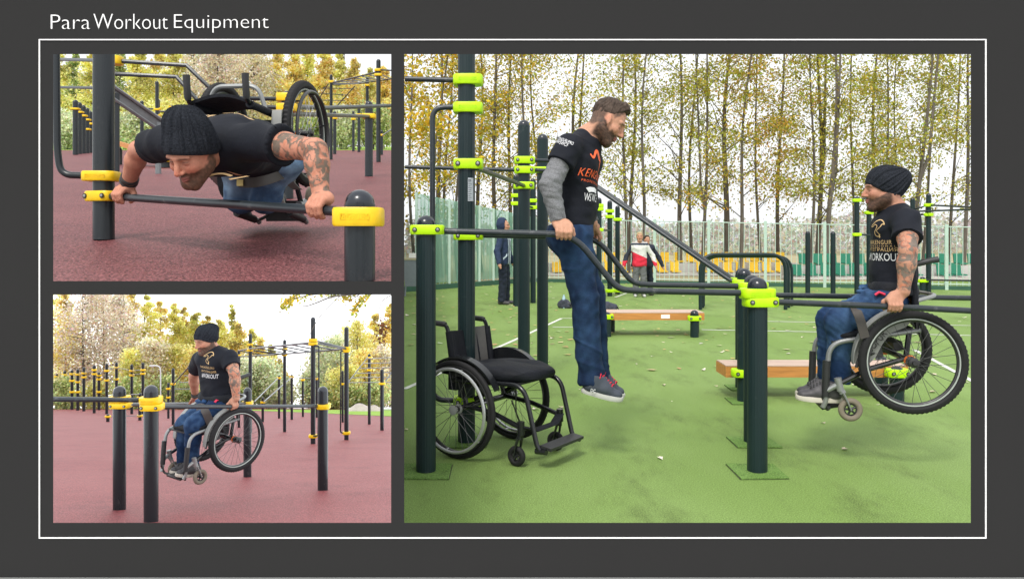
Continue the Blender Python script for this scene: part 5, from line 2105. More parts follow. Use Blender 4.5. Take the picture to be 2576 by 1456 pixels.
class Head:
    def __init__(s, C, f, u, sc=1.0):
        s.C = Vector(C)
        s.f = Vector(f).normalized()
        u = Vector(u)
        s.u = (u - s.f * u.dot(s.f)).normalized()
        s.l = s.u.cross(s.f)     # the head's own left
        s.s = sc

    def p(s, f, l, u):
        return s.C + (s.f * f + s.l * l + s.u * u) * s.s

    def build(s, S, neck, rn=0.060, beard=0.0, ears=True):
        p, k = s.p, s.s
        ax = (s.f, s.l, s.u)
        S.ell(p(-.014, 0, .030), (.098 * k, .078 * k, .088 * k), ax, k=.02)
        S.ell(p(.022, 0, -.030), (.070 * k, .062 * k, .088 * k), ax, k=.03)
        for l in (-1, 1):
            S.limb(p(-.008, l * .054, -.045), p(.062, l * .020, -.098), .024 * k, .020 * k, k=.025)
            S.ell(p(.058, l * .040, -.026), (.026 * k, .024 * k, .022 * k), ax, k=.02)
            S.limb(p(.088, l * .010, .025), p(.074, l * .046, .023), .010 * k, .010 * k, k=.012)
            if ears:
                S.ell(p(.006, l * .079, -.006), (.019 * k, .008 * k, .033 * k), (s.f + s.u * .2, s.l + s.f * .3 * -l, s.u), k=.006)
        S.limb(p(.066, -.010, -.104), p(.066, .010, -.104), .021 * k, .021 * k, k=.02)
        if beard:
            for l in (-1, 1):
                S.limb(p(.005, l * .052, -.062), p(.066, l * .018, -.112), (.022 + beard) * k, (.017 + beard) * k, k=.02)
        for l in (-1, 1):
            S.ell(p(.090, l * .033, .002), (.016 * k, .021 * k, .012 * k), ax, k=.012, op='-')
            S.ell(p(.074, l * .032, .001), (.0125 * k, .016 * k, .0115 * k), ax, k=.004)
        S.limb(p(.086, 0, .018), p(.113, 0, -.031), .0082 * k, .0118 * k, k=.010)
        for l in (-1, 1):
            S.ell(p(.098, l * .012, -.036), (.012 * k, .009 * k, .008 * k), ax, k=.008)
            S.limb(p(.094, 0, -.060), p(.082, l * .021, -.063), .0075 * k, .004 * k, k=.006)
            S.limb(p(.092, 0, -.074), p(.082, l * .019, -.071), .0085 * k, .004 * k, k=.006)
        S.limb(p(-.022, 0, -.045), neck, rn, rn * 1.08, k=.035)

    def loc(s, V):
        d = (V - A3(s.C)) / s.s
        return d @ A3(s.f), d @ A3(s.l), d @ A3(s.u)

    def paint(s, V, skin, hairc=(.04, .028, .02), beardc=(.085, .048, .03), beard=1.0, flush=.35, brow=True, crop=0.0):
        f, l, u = s.loc(V)
        al = np.abs(l)
        col = np.tile(np.array(skin), (len(V), 1))
        near = (f ** 2 + l ** 2 + u ** 2) < .20 ** 2

        def mixin(c, w):
            w = (w * near)[:, None]
            col[:] = col * (1 - w) + np.array(c) * w
        # flushed cheeks, nose, ears
        ch = np.exp(-(((f - .065) / .03) ** 2 + ((al - .042) / .022) ** 2 + ((u + .028) / .022) ** 2))
        no = np.exp(-(((f - .115) / .022) ** 2 + (l / .016) ** 2 + ((u + .03) / .018) ** 2))
        ea = np.exp(-(((al - .082) / .014) ** 2 + ((f - .0) / .03) ** 2 + ((u + .005) / .035) ** 2))
        mixin((skin[0] * 1.02, skin[1] * .60, skin[2] * .55), flush * np.clip(ch + no + ea, 0, 1))
        # beard and moustache with a soft edge
        line = np.interp(f, [-.03, .0, .02, .05, .075, .09, .12], [.0, -.012, -.036, -.048, -.046, -.042, -.042])
        nz = .004 * snoise(V, 140, 3) + .003 * snoise(V, 60, 4)
        w = smoothstep(.006, -.010, u - line + nz) * smoothstep(-.045, -.02, f) * smoothstep(-.165, -.135, u + .0 * f)
        w *= 1 - smoothstep(.0, .02, -(u + .11)) * smoothstep(.02, -.005, f)
        w *= 1 - .75 * np.exp(-((l / .010) ** 2 + ((u + .087) / .005) ** 2))
        mixin(beardc, np.clip(beard * w * (.93 + .07 * snoise(V, 320, 9)), 0, 1))
        if crop:    # closely cropped sides and nape
            ear = np.exp(-(((f - .004) / .024) ** 4 + ((u + .004) / .040) ** 4)) * (al > .068)
            hl = np.interp(f, [-.12, -.05, -.02, .0, .03, .05], [-.075, -.070, -.03, .03, .02, .05])
            wh = smoothstep(-.012, .012, u - hl + nz) * smoothstep(.062, .045, f) * (1 - ear)
            mixin(hairc, crop * np.clip(wh * (.93 + .06 * snoise(V, 300, 12)), 0, 1))
        lips = np.exp(-((l / .019) ** 4 + ((u + .067) / .0105) ** 4)) * smoothstep(.078, .084, f)
        mixin((.42, .15, .13), .85 * lips)
        mixin((.10, .035, .03), .8 * np.exp(-((l / .020) ** 4 + ((u + .067) / .0028) ** 2)) * smoothstep(.076, .084, f))
        mixin((.09, .03, .025), .8 * np.exp(-(((al - .008) / .005) ** 2 + ((u + .045) / .004) ** 2)) * smoothstep(.09, .10, f))
        if brow:
            mixin(hairc, .85 * np.exp(-(((al - .033) / .021) ** 4 + ((u - .024 + .10 * (al - .03) ** 1) / .0052) ** 2)) * smoothstep(.05, .065, f))
            mixin((.06, .03, .025), .85 * np.exp(-(((al - .032) / .0155) ** 4 + ((u - .006) / .0028) ** 2)) * smoothstep(.06, .07, f))
            mixin((.25, .10, .08), .35 * np.exp(-(((al - .032) / .018) ** 4 + ((u + .004) / .010) ** 2)) * smoothstep(.06, .07, f))
        return col

    def eyes(s, body, open_=.5):
        for l in (-1, 1):
            mb = MB()
            c = s.p(.0775, l * .032, -.0005)
            q = s.f.to_track_quat('Z', 'Y').to_matrix()
            mb.lathe(c - s.f * .006 * s.s, [(.0095 * s.s * math.cos(a), .0095 * s.s * math.sin(a)) for a in (0, .4, .8, 1.2, 1.5)], 12, q @ Matrix.Diagonal((1.25, open_, 1)))
            e = mb.build('eye', M_EYE, body)
            mb = MB()
            mb.lathe(c + s.f * .0030 * s.s - s.u * .001, [(.0042 * s.s, 0), (.0038 * s.s, .0009), (.001, .0012)], 10, q)
            i = mb.build('iris', M_IRIS, e, world=False)
            i.location = -origin_of(body)

    def beanie(s, root, brim, slack, h=.0035, m=None, ribs=12, tr=.060):
        """ribbed knitted hat: brim = (front u, back u); slack = (back, up) of the drooping tip"""
        p, k = s.p, s.s
        S = SDF()
        ax = (s.f, s.l, s.u)
        S.ell(p(-.012, 0, .036), (.106 * k, .087 * k, .096 * k), ax, k=.02)
        tip = p(-slack[0], 0, slack[1])
        S.limb(p(-.02, 0, .055), tip, .086 * k, tr * k, k=.05)
        S.ell(p(-.052, 0, .0), (.066 * k, .080 * k, .066 * k), ax, k=.03)
        bf, bb = brim
        n = (s.f * (bf - bb) / .2 * -1 + s.u).normalized()
        cp = p(.1, 0, bf)
        V, Q_ = S.mesh(h, cuts=[(cp, -n)])
        N = vnormals(V, Q_)
        ap = A3(tip - p(0, 0, 0))
        ap /= np.linalg.norm(ap)
        d = V - A3(p(-.012, 0, .02))
        e1 = A3(s.l)
        e2 = np.cross(ap, e1)
        ang = np.arctan2(d @ e2, d @ e1)
        hh = d @ ap
        rad = np.sqrt((d @ e1) ** 2 + (d @ e2) ** 2)
        ph = (ang * ribs / 6.2832) % 1.0
        rib = (np.exp(-((ph - .5) / .10) ** 2) * .0075 - .002 - .0030 * np.exp(-((np.abs(ph - .5) - .2) / .07) ** 2)) * np.clip(rad / .04, 0, 1)
        rib2 = np.sin(ang * ribs * 5) * .0006 + np.sin((hh + .002 * np.sin(ang * 30)) * 1400) * .0005
        edge = smoothstep(.004, .030, (V - A3(cp)) @ A3(n))
        hem = np.exp(-(((V - A3(cp)) @ A3(n) - .012) / .010) ** 2) * .002
        V = V + N * ((rib + rib2) * edge + hem + .004 * snoise(V, 28, 5) * (.3 + .7 * edge))[:, None]
        return np_mesh('beanie', V, Q_, m or M_KNIT, root)


def grip(S, c, a, n, o, rb, thumb=1, sc=1.0, wrist=None, spread=1.0, start=22):
    """hand closed on a bar. c: point on the bar axis under the palm, a: along the bar towards the index side,
    n: from the bar to the palm, o: side over which the fingers go. Returns the wrist point."""
    a, n, o = Vector(a).normalized(), Vector(n).normalized(), Vector(o).normalized()
    n = (n - a * n.dot(a)).normalized()
    o = (o - a * o.dot(a) - n * o.dot(n)).normalized()
    w = wrist if wrist is not None else c + n * .085 * sc - o * .03 * sc - a * .005

    def at(th, r, s):
        t = math.radians(th)
        return c + (n * math.cos(t) + o * math.sin(t)) * r + a * s
    offs = [.031, .0105, -.0105, -.031]
    lens = [.95, 1.05, 1.0, .85]
    for s, L in zip(offs, lens):
        s *= sc * spread
        rf = (.0098 if L > .9 else .0088) * sc
        R = rb + rf * .85
        kn = at(start, R + .011 * sc, s)
        pts = [kn, at(start + 52 * L, R + .006 * sc, s * .98), at(start + 100 * L, R, s * .95), at(start + 150 * L, R, s * .93)]
        S.limb(lerp(w, c + n * (rb + .03) - o * .012 + a * s, .55) + a * s * .35, kn, .0165 * sc, .0122 * sc, k=.012)
        S.chain(pts, [.0118 * sc, .0102 * sc, .0092 * sc, .0080 * sc], k=.003)
    # palm and heel
    S.limb(c + n * (rb + .020 * sc) - o * .006 + a * .024 * sc, c + n * (rb + .018 * sc) - o * .008 - a * .024 * sc, .017 * sc, .016 * sc, k=.018)
    S.limb(w, c + n * (rb + .026 * sc) - o * .008, .026 * sc, .024 * sc, k=.022, n=o, fl=1.2)
    # thumb leaves the side of the palm near its base
    tb = lerp(w, c + n * (rb + .02), .55) + a * .020 * sc * thumb - o * .014 * sc
    t1 = at(-48, rb + .017 * sc, .040 * sc * thumb)
    t2 = at(-92, rb + .010 * sc, .046 * sc * thumb)
    t3 = at(-130, rb + .008 * sc, .042 * sc * thumb)
    S.chain([tb, t1, t2, t3], [.016 * sc, .0125 * sc, .0108 * sc, .0088 * sc], k=.008)
    return w


def seg_t(V, a, b):
    a, b = A3(a), A3(b)
    ba = b - a
    t = ((V - a) @ ba) / (ba @ ba)
    d = np.linalg.norm(V - a - np.clip(t, 0, 1)[:, None] * ba, axis=1)
    return t, d


def tattoo(V, col, segs, seed=0, dens=1.0, dark=(.115, .12, .105), red=(.50, .13, .06)):
    """sleeve tattoo: dark scrolls, orange-red swirls and bare skin between, on the given limb segments"""
    w = np.zeros(len(V))
    for (a, b, t0, t1, r) in segs:
        t, d = seg_t(V, a, b)
        w = np.maximum(w, smoothstep(t0 - .03, t0 + .03, t) * smoothstep(t1 + .03, t1 - .03, t) * (d < r))
    q = V + .022 * np.stack([snoise(V, 60, seed + k) for k in range(3)], 1)
    q = q + .010 * np.stack([snoise(q, 95, seed + 10 + k) for k in range(3)], 1)
    a = snoise(q, 62, seed + 20)
    b = snoise(q, 85, seed + 21)
    c = np.abs(snoise(q, 70, seed + 22))
    wd = smoothstep(-.35, .25, a) * dens * w * .88
    wr = smoothstep(.45, .75, b) * w * .42
    wl = smoothstep(.10, .03, c) * w * .8
    for wt, cc in ((wd, dark), (wr, red), (wl, (.06, .065, .06))):
        col[:] = col * (1 - wt[:, None]) + np.array(cc) * wt[:, None]
    return col


def wrinkle(V, N, amp, fr, seed, ax=None, sq=2.5, ridge=False):
    """cloth folds; ax: direction across which the folds are tight"""
    W = V.copy()
    if ax is not None:
        ax = A3(Vector(ax).normalized())
        W = W + np.outer(W @ ax, ax) * (sq - 1)
    if ridge:       # sharp creases
        return V + N * (amp * np.clip(1 - np.abs(snoise(W, fr, seed)) / .38, 0, 1) ** 1.5)[:, None]
    return V + N * (amp * (snoise(W, fr, seed) + .5 * snoise(W, fr * 2.1, seed + 1)))[:, None]


def denim(V, segs=(), base=(.018, .042, .105), light=(.085, .145, .26), seed=0, fade=.5):
    n1, n2 = snoise(V, 14, seed), snoise(V, 60, seed + 1)
    w = np.clip(.12 + .12 * n1 + .10 * n2, 0, 1)
    for (a, b, amt, r) in segs:
        t, d = seg_t(V, a, b)
        w = w + amt * np.exp(-((t - .5) / .35) ** 2) * (d < r) * (.6 + .4 * n1)
    w = np.clip(w * fade * 2, 0, 1)[:, None]
    return np.array(base) * (1 - w) + np.array(light) * w


def shoe(root, heel, toe, up, w=.046, hgt=.085, m=M_SHOE, msole=M_SOLEC, lace=M_LACEK, solet=.022, ankle=None, laces=True, name='shoe'):
    heel, toe, up = Vector(heel), Vector(toe), Vector(up)
    fw = (toe - heel)
    L = fw.length
    fw.normalize()
    up = (up - fw * up.dot(fw)).normalized()
    sd = up.cross(fw)
    S = SDF()
    b0 = up * solet
    S.limb(heel + fw * .045 + b0 + up * .030, heel + fw * (L * .50) + b0 + up * .028, .040, .042, k=.03, n=sd, fl=1.0)
    S.limb(heel + fw * (L * .5) + b0 + up * .026, toe - fw * .045 + b0 + up * .014, .042, .036, k=.03, n=up, fl=1.35)
    S.limb(heel + fw * .05 + b0 + up * .03, heel + fw * .065 + b0 + up * hgt, .040, .041, k=.03)
    S.limb(heel + fw * .08 + b0 + up * (hgt - .01), heel + fw * (L * .55) + b0 + up * .040, .036, .034, k=.03)
    V, Q_ = S.mesh(.005, cuts=[(heel + b0, -up), (heel + b0 + up * (hgt + .01), up)])
    sh = np_mesh(name, V, Q_, m, root)
    mb = MB()
    out = []
    N = 28
    for i in range(N):
        a = 2 * math.pi * i / N
        x = math.cos(a)
        y = math.sin(a)
        ww = w * (.80 + .22 * smoothstep(-.6, .5, np.array(x)) - .06 * max(0, x) ** 2)
        out.append(heel + fw * (L / 2 + x * L / 2) + sd * (ww * math.copysign(abs(y) ** .75, y)))
    for dz, sc in ((0, .97), (.004, 1), (solet - .003, 1.01), (solet + .006, .985)):
        mid = heel + fw * L / 2
        mb.v += [tuple(mid + (q - mid) * sc + up * (dz + (.012 * max(0, ((q - heel).dot(fw) / L - .75)) * 4 * .35))) for q in out]
    for k in range(3):
        for i in range(N):
            a, b = k * N + i, k * N + (i + 1) % N
            mb.f.append((a, b, b + N, a + N))
    mb.f += [tuple(range(N))[::-1], tuple(range(3 * N, 4 * N))]
    so = mb.build('sole', msole, sh, world=False)
    off = origin_of(root)
    so.location = -off
    if laces:
        mb = MB()
        for i in range(5):
            t = .34 + .065 * i
            c = heel + fw * (L * t + .02) + b0 + up * (hgt * .98 - (hgt - .052) * (i / 4) ** .9 + .014)
            dx = .020
            mb.tube([c - sd * dx * 1.25 - up * .010 - fw * .004, c - sd * dx * .5 + up * .002, c + sd * dx * .5 + up * .002 + fw * .006, c + sd * dx * 1.25 - up * .010 + fw * .010], .0038, 5)
        c = heel + fw * (L * .36) + b0 + up * (hgt + .012)
        for s in (-1, 1):
            mb.tube([Vector(v) for v in spline2([tuple(c), tuple(c + sd * s * .03 + up * .014), tuple(c + sd * s * .042 - up * .012), tuple(c + sd * s * .012)], 5)], .0032, 5)
        lo = mb.build('laces', lace, sh, world=False)
        lo.location = -off
    return sh


def kangaroo_logo():
    """line emblem: arched back stroke with a looped lower stroke"""
    a = ribbon(spline2([(-.9, .25), (-.5, .5), (0, .85), (.45, .95), (.8, .75), (.95, .45), (.75, .5), (.55, .2)]), .05)
    b = ribbon(spline2([(-.85, .2), (-.45, .25), (-.15, .45), (.15, .3), (.0, -.05), (-.2, -.35), (-.1, -.7), (.25, -.85), (.45, -.6), (.35, -1.0)]), .04)
    c = ribbon(spline2([(.55, .2), (.3, .0), (.1, -.25), (.35, -.55), (.45, -.95)]), .035)
    return merge2d([a, b, c])


def jump_logo():
    a = ribbon(spline2([(-1, .55), (-.75, .3), (-.45, .75), (-.1, .95), (.25, .7), (.45, .2), (.35, -.3), (.4, -1)]), [.05 + .10 * math.sin(i / 56 * 3.1) for i in range(57)])
    b = ribbon(spline2([(-.1, .9), (.05, .35), (.35, .25)]), .07)
    return merge2d([a, b])


def torso(S, J, pad=0.0, hem=None, wch=1.0, belly=0.0, k=.045):
    """chest, waist and shoulder girdle"""
    lat = (J['shL'] - J['shR']).normalized()
    ax = (J['neck'] - J['waist']).normalized()
    fr = lat.cross(ax).normalized()
    fr = -fr if fr.dot(J['front']) < 0 else fr
    S.limb(J['chest'] + lat * .055 * wch, J['waist'] + lat * .045 * wch, .118 * wch + pad, .105 * wch + belly + pad, k=k, n=fr, fl=1.08)
    S.limb(J['chest'] - lat * .055 * wch, J['waist'] - lat * .045 * wch, .118 * wch + pad, .105 * wch + belly + pad, k=k, n=fr, fl=1.08)
    for s_ in (-1, 1):
        S.ell(J['chest'] + lat * s_ * .07 * wch + fr * .045 + ax * .03, (.085 * wch + pad, .06 + pad, .065 + pad), (lat, fr, ax), k=k)
    S.limb(J['waist'] + lat * .045 * wch, J['pelvis'] + lat * .05 * wch, .105 * wch + belly + pad, .112 * wch + pad, k=k, n=fr, fl=1.08)
    S.limb(J['waist'] - lat * .045 * wch, J['pelvis'] - lat * .05 * wch, .105 * wch + belly + pad, .112 * wch + pad, k=k, n=fr, fl=1.08)
    for a, b in (('shL', 'neck'), ('shR', 'neck')):
        S.limb(J[a] - lat * (.012 if a == 'shL' else -.012), lerp(J['chest'], J['neck'], .80), .060 * wch + pad, .072 + pad, k=k)
    return lat, fr, ax


def arm(S, sh, el, wr, r=(.062, .052, .046, .047, .030), k=.02, m=1.0):
    S.limb(sh, lerp(sh, el, .5), r[0] * m, r[1] * m * 1.06, k=k)
    S.limb(lerp(sh, el, .4), el, r[1] * m * 1.05, r[2] * m, k=k)
    S.limb(el, lerp(el, wr, .30), r[2] * m * .98, r[3] * m, k=k)
    S.limb(lerp(el, wr, .30), wr, r[3] * m, r[4] * m, k=k)


def sleeve(S, sh, el, t, r0, r1, k=.03):
    e = lerp(sh, el, t)
    n = (el - sh).normalized()
    S.limb(sh, e + n * .02, r0, r1, k=k, cuts=[(e, n)])


def finish(S, h, name, m, root, wr=None, cuts=(), colf=None):
    V, Q_ = S.mesh(h, cuts)
    if wr:
        N = vnormals(V, Q_)
        for a in wr:
            V = wrinkle(V, N, *a)
    c = colf(V) if colf else None
    o = np_mesh(name, V, Q_, m, root, c)
    return o, V, Q_


def bvh_of(V, Q_):
    return BVHTree.FromPolygons([Vector(v) for v in V], [tuple(int(i) for i in q) for q in Q_])


SKIN1 = (.50, .265, .175)
SKIN2 = (.45, .225, .150)
UPZ = Vector((0, 0, 1))

# ------------------------------------------------------------------ man on the dip bars (green court)
hd = Head(P(1530, 305, 4.58), (.80, -.17, -.57), (.57, 0, .82), 1.02)
J = dict(neck=P(1478, 346, 4.61), shR=P(1428, 374, 4.43), shL=P(1462, 372, 4.84), chest=P(1457, 418, 4.62), waist=P(1452, 515, 4.64), pelvis=P(1440, 588, 4.64), front=Vector((1, 0, 0)))
wR, wL = P(1404, 553, 4.35), P(1490, 560, 4.88)
eR, eL = P(1383, 466, 4.36), P(1440, 470, 4.93)
hR, hL = P(1418, 588.5, D1), P(1488, 597, D2)
kR, kL = P(1470, 752, 4.55), P(1488, 745, 4.76)
aR, aL = P(1487, 955, 4.55), P(1502, 945, 4.74)
root = thing('person', 'man in black tee over grey sweater and jeans, straight-armed on the dip bars', 'person', (J['pelvis'].x, J['pelvis'].y, 0))
S = SDF()
hd.build(S, J['neck'], .062, beard=.004)
torso(S, J, -.015)
S.limb(J['neck'], J['chest'], .06, .09, k=.04)
arm(S, J['shR'], eR, wR, m=.86)
arm(S, J['shL'], eL, wL, m=.86)
grip(S, hR, (1, 0, -.02), (-.12, 0, 1), (0, -1, 0), .0172, thumb=1, sc=1.18, wrist=wR)
grip(S, hL, (1, 0, -.02), (-.0, 0, 1), (0, 1, 0), .0172, thumb=1, sc=1.12, wrist=wL)
for kk, aa, s in ((kR, aR, -1), (kL, aL, 1)):
    hp = J['pelvis'] + Vector((0, s * .09, -.02))
    S.limb(hp, kk, .075, .045, k=.03)
    S.limb(kk, aa, .045, .032, k=.02)
body, V, Q_ = finish(S, .0045, 'body', M_SKIN, root, colf=lambda V: hd.paint(V, SKIN1, hairc=(.058, .042, .034), beardc=(.032, .021, .016), beard=.96, flush=.40, crop=.9))
hd.eyes(body, .42)
# hair
S = SDF()
p = hd.p
ax = (hd.f, hd.l, hd.u)
S.ell(p(-.018, 0, .040), (.101 * 1.04, .077 * 1.03, .092 * 1.05), ax, k=.02)
S.limb(p(.035, -.03, .108), p(.035, .03, .108), .030, .030, k=.03)
S.limb(p(.060, -.035, .085), p(.060, .035, .085), .022, .022, k=.03)
V, Q_ = S.mesh(.004, cuts=[(p(.066, 0, .055), (hd.f * .92 - hd.u * .40)), (p(-.02, 0, .020), -hd.u + hd.f * .35), (p(.004, 0, .020), hd.f * .80 - hd.u * .60)])
N = vnormals(V, Q_)
fl_, ll_, ul_ = hd.loc(V)
st_ = np.sin(fl_ * 260 + 60 * ll_ + 3 * snoise(V, 60, 8)) * .0012 + .0022 * snoise(V, 110, 3)
V = V + N * st_[:, None]
np_mesh('hair', V, Q_, M_HAIR, root, np.clip(np.array((.060, .044, .035)) * (1 + .45 * np.sin(fl_ * 330 + 80 * ll_ + 4 * snoise(V, 60, 8)) * .5 + .25 * snoise(V, 120, 2))[:, None], .01, 1))
# grey sweater: sleeves, cuffs and collar
S = SDF()
for sh, el, w_ in ((J['shR'], eR, wR), (J['shL'], eL, wL)):
    d = (w_ - el).normalized()
    S.limb(lerp(sh, el, .2), el, .064, .060, k=.02)
    S.limb(el, lerp(el, w_, .8), .060, .046, k=.02)
    S.limb(lerp(el, w_, .75), w_ + d * .03, .046, .040, k=.01, cuts=[(w_ + d * .004, d)])
S.limb(lerp(J['neck'], J['chest'], -.02), lerp(J['neck'], J['chest'], .3), .066, .085, k=.02, cuts=[(lerp(J['neck'], hd.C, .10), (hd.C - J['neck']))])
sw, V, Q_ = finish(S, .006, 'sweater', M_SWEAT, root, wr=[(.0035, 38, 5, eR - J['shR'], 2.2)])
for el, w_ in ((eR, wR), (eL, wL)):
    mb = MB()
    d = (w_ - el).normalized()
    u_ = d.orthogonal().normalized()
    v_ = d.cross(u_)
    for i in range(26):
        a = 2 * math.pi * i / 26
        o = (u_ * math.cos(a) + v_ * math.sin(a)) * .0425
        mb.tube([w_ - d * .055 + o * 1.05, w_ + d * .002 + o], .0032, 4)
    c_ = mb.build('cuff_rib', M_SWEAT, sw, world=False)
    c_.location = -origin_of(root)
S = SDF()
lat, fr, ax_ = torso(S, J, .010)
sleeve(S, J['shR'] - lat * .0, eR, .42, .078, .080)
sleeve(S, J['shL'], eL, .42, .078, .080)
tee, V, Q_ = finish(S, .006, 'tee_shirt', M_TEE, root, cuts=[(lerp(J['waist'], J['pelvis'], .86), (J['pelvis'] - J['waist']) + Vector((.03, 0, 0)))],
                   wr=[(.004, 16, 11, (0, 0, 1), 2.0), (.0045, 7, 15, (.6, 0, 1), 2.4, True)])
bv = bvh_of(V, Q_)


def on_front(bv, X, Y, d, wpx, hpx, item, name, m, par, yaw, tilt=0, space=1.0):
    """print facing out of the chest, centred where the garment shows at that place"""
    n = Vector((math.cos(yaw), math.sin(yaw), 0))
    right = Vector((-n.y, n.x, 0))
    up = Vector((0, 0, 1))
    if tilt:
        right, up = (right * math.cos(tilt) + up * math.sin(tilt)), (up * math.cos(tilt) - right * math.sin(tilt))
    Vt, Ft = text_verts(item, 1, space) if isinstance(item, str) else item
    return print_on(bv, Vt, Ft, P(X, Y, d), right, up, wpx, hpx, name, m, par)


yw = math.radians(-42)
on_front(bv, 1500, 408, 4.50, .135, .150, jump_logo(), 'emblem', M_PORANGE, root, yw, -.10)
on_front(bv, 1502, 440, 4.50, .235, .044, 'KENGURU', 'lettering', M_PORANGE, root, yw, -.12, 1.15)
on_front(bv, 1502, 459, 4.50, .20, .013, 'PROFESSIONAL', 'lettering', M_PORANGE, root, yw, -.12, 1.3)
on_front(bv, 1500, 478, 4.50, .125, .034, merge2d([ribbon([(-1, .0), (-.6, .25), (.2, .3), (1, .1)], .5)]), 'emblem', M_PWHITE, root, yw, -.06)
on_front(bv, 1499, 497, 4.50, .125, .045, 'WSWCF', 'lettering', M_PWHITE, root, yw, -.06)
ys = math.radians(-100)
on_front(bv, 1421, 355, 4.40, .115, .020, '#KENGURUPRO', 'lettering', M_PWHITE, root, ys, -.42)
on_front(bv, 1414, 362, 4.40, .085, .022, '#WSWCF', 'lettering', M_PWHITE, root, ys, -.42)
# jeans
S = SDF()
hpR, hpL = J['pelvis'] + Vector((-.005, -.085, -.02)), J['pelvis'] + Vector((.01, .085, -.02))
S.limb(J['pelvis'] + Vector((0, -.06, .05)), J['pelvis'] + Vector((0, .06, .05)), .108, .108, k=.04)
S.limb(J['pelvis'] + Vector((-.035, -.06, -.02)), J['pelvis'] + Vector((-.035, .06, -.02)), .120, .120, k=.05)
for hp, kk, aa in ((hpR, kR, aR), (hpL, kL, aL)):
    d = (aa - kk).normalized()
    S.limb(hp, kk, .108, .078, k=.04)
    S.limb(kk, lerp(kk, aa, .6), .078, .075, k=.03)
    S.limb(lerp(kk, aa, .5), aa + d * .05, .075, .076, k=.02, cuts=[(aa + d * .02, d)])
jn, V, Q_ = finish(S, .0065, 'jeans', M_JEAN, root, cuts=[(J['pelvis'] + Vector((0, 0, .05)), (0, 0, 1))],
                   wr=[(.0030, 12, 21, (0, .2, 1), 1.3), (.0022, 10, 23, (.45, .1, 1), 4.0), (.0024, 17, 27, (-.7, .2, 1), 3.0), (.0055, 6, 29, (.5, .2, 1), 2.6, True)],
                   colf=lambda V: denim(V, [(hpR, kR, .22, .12), (kR, aR, .15, .1)], base=(.006, .016, .046), light=(.04, .095, .20), fade=.5))
mb = MB()
bz = J['pelvis'] + Vector((0, 0, .112))
for s in range(7):
    a0 = math.radians(-150 + s * 40)
for (hx, kx, dxy) in ((hpR, kR, -1),):
    q = [lerp(hx, kx, t) + Vector((.0, -.112 + .030 * t, 0)) for t in (0, .3, .6, .95)]
shR_heel, shR_toe = P(1459, 984, 4.53), P(1560, 1014, 4.50)
sh = shoe(root, P(1461, 985, 4.53), P(1566, 1012, 4.50), (-.24, 0, .97), m=M_SHOEN, msole=M_SOLEG, lace=M_LACER, w=.050, hgt=.088)
text_plate('DC', Vector(P(1492, 982, 4.462)) - origin_of(root), (.97, 0, -.2), (.2, 0, .97), .028, .018, .003, 'lettering', M_PWHITE, sh, world=False)
shoe(root, P(1474, 975, 4.73), P(1570, 1003, 4.71), (-.24, 0, .97), m=M_SHOEN, msole=M_SOLEG, lace=M_LACER, w=.050, hgt=.088)


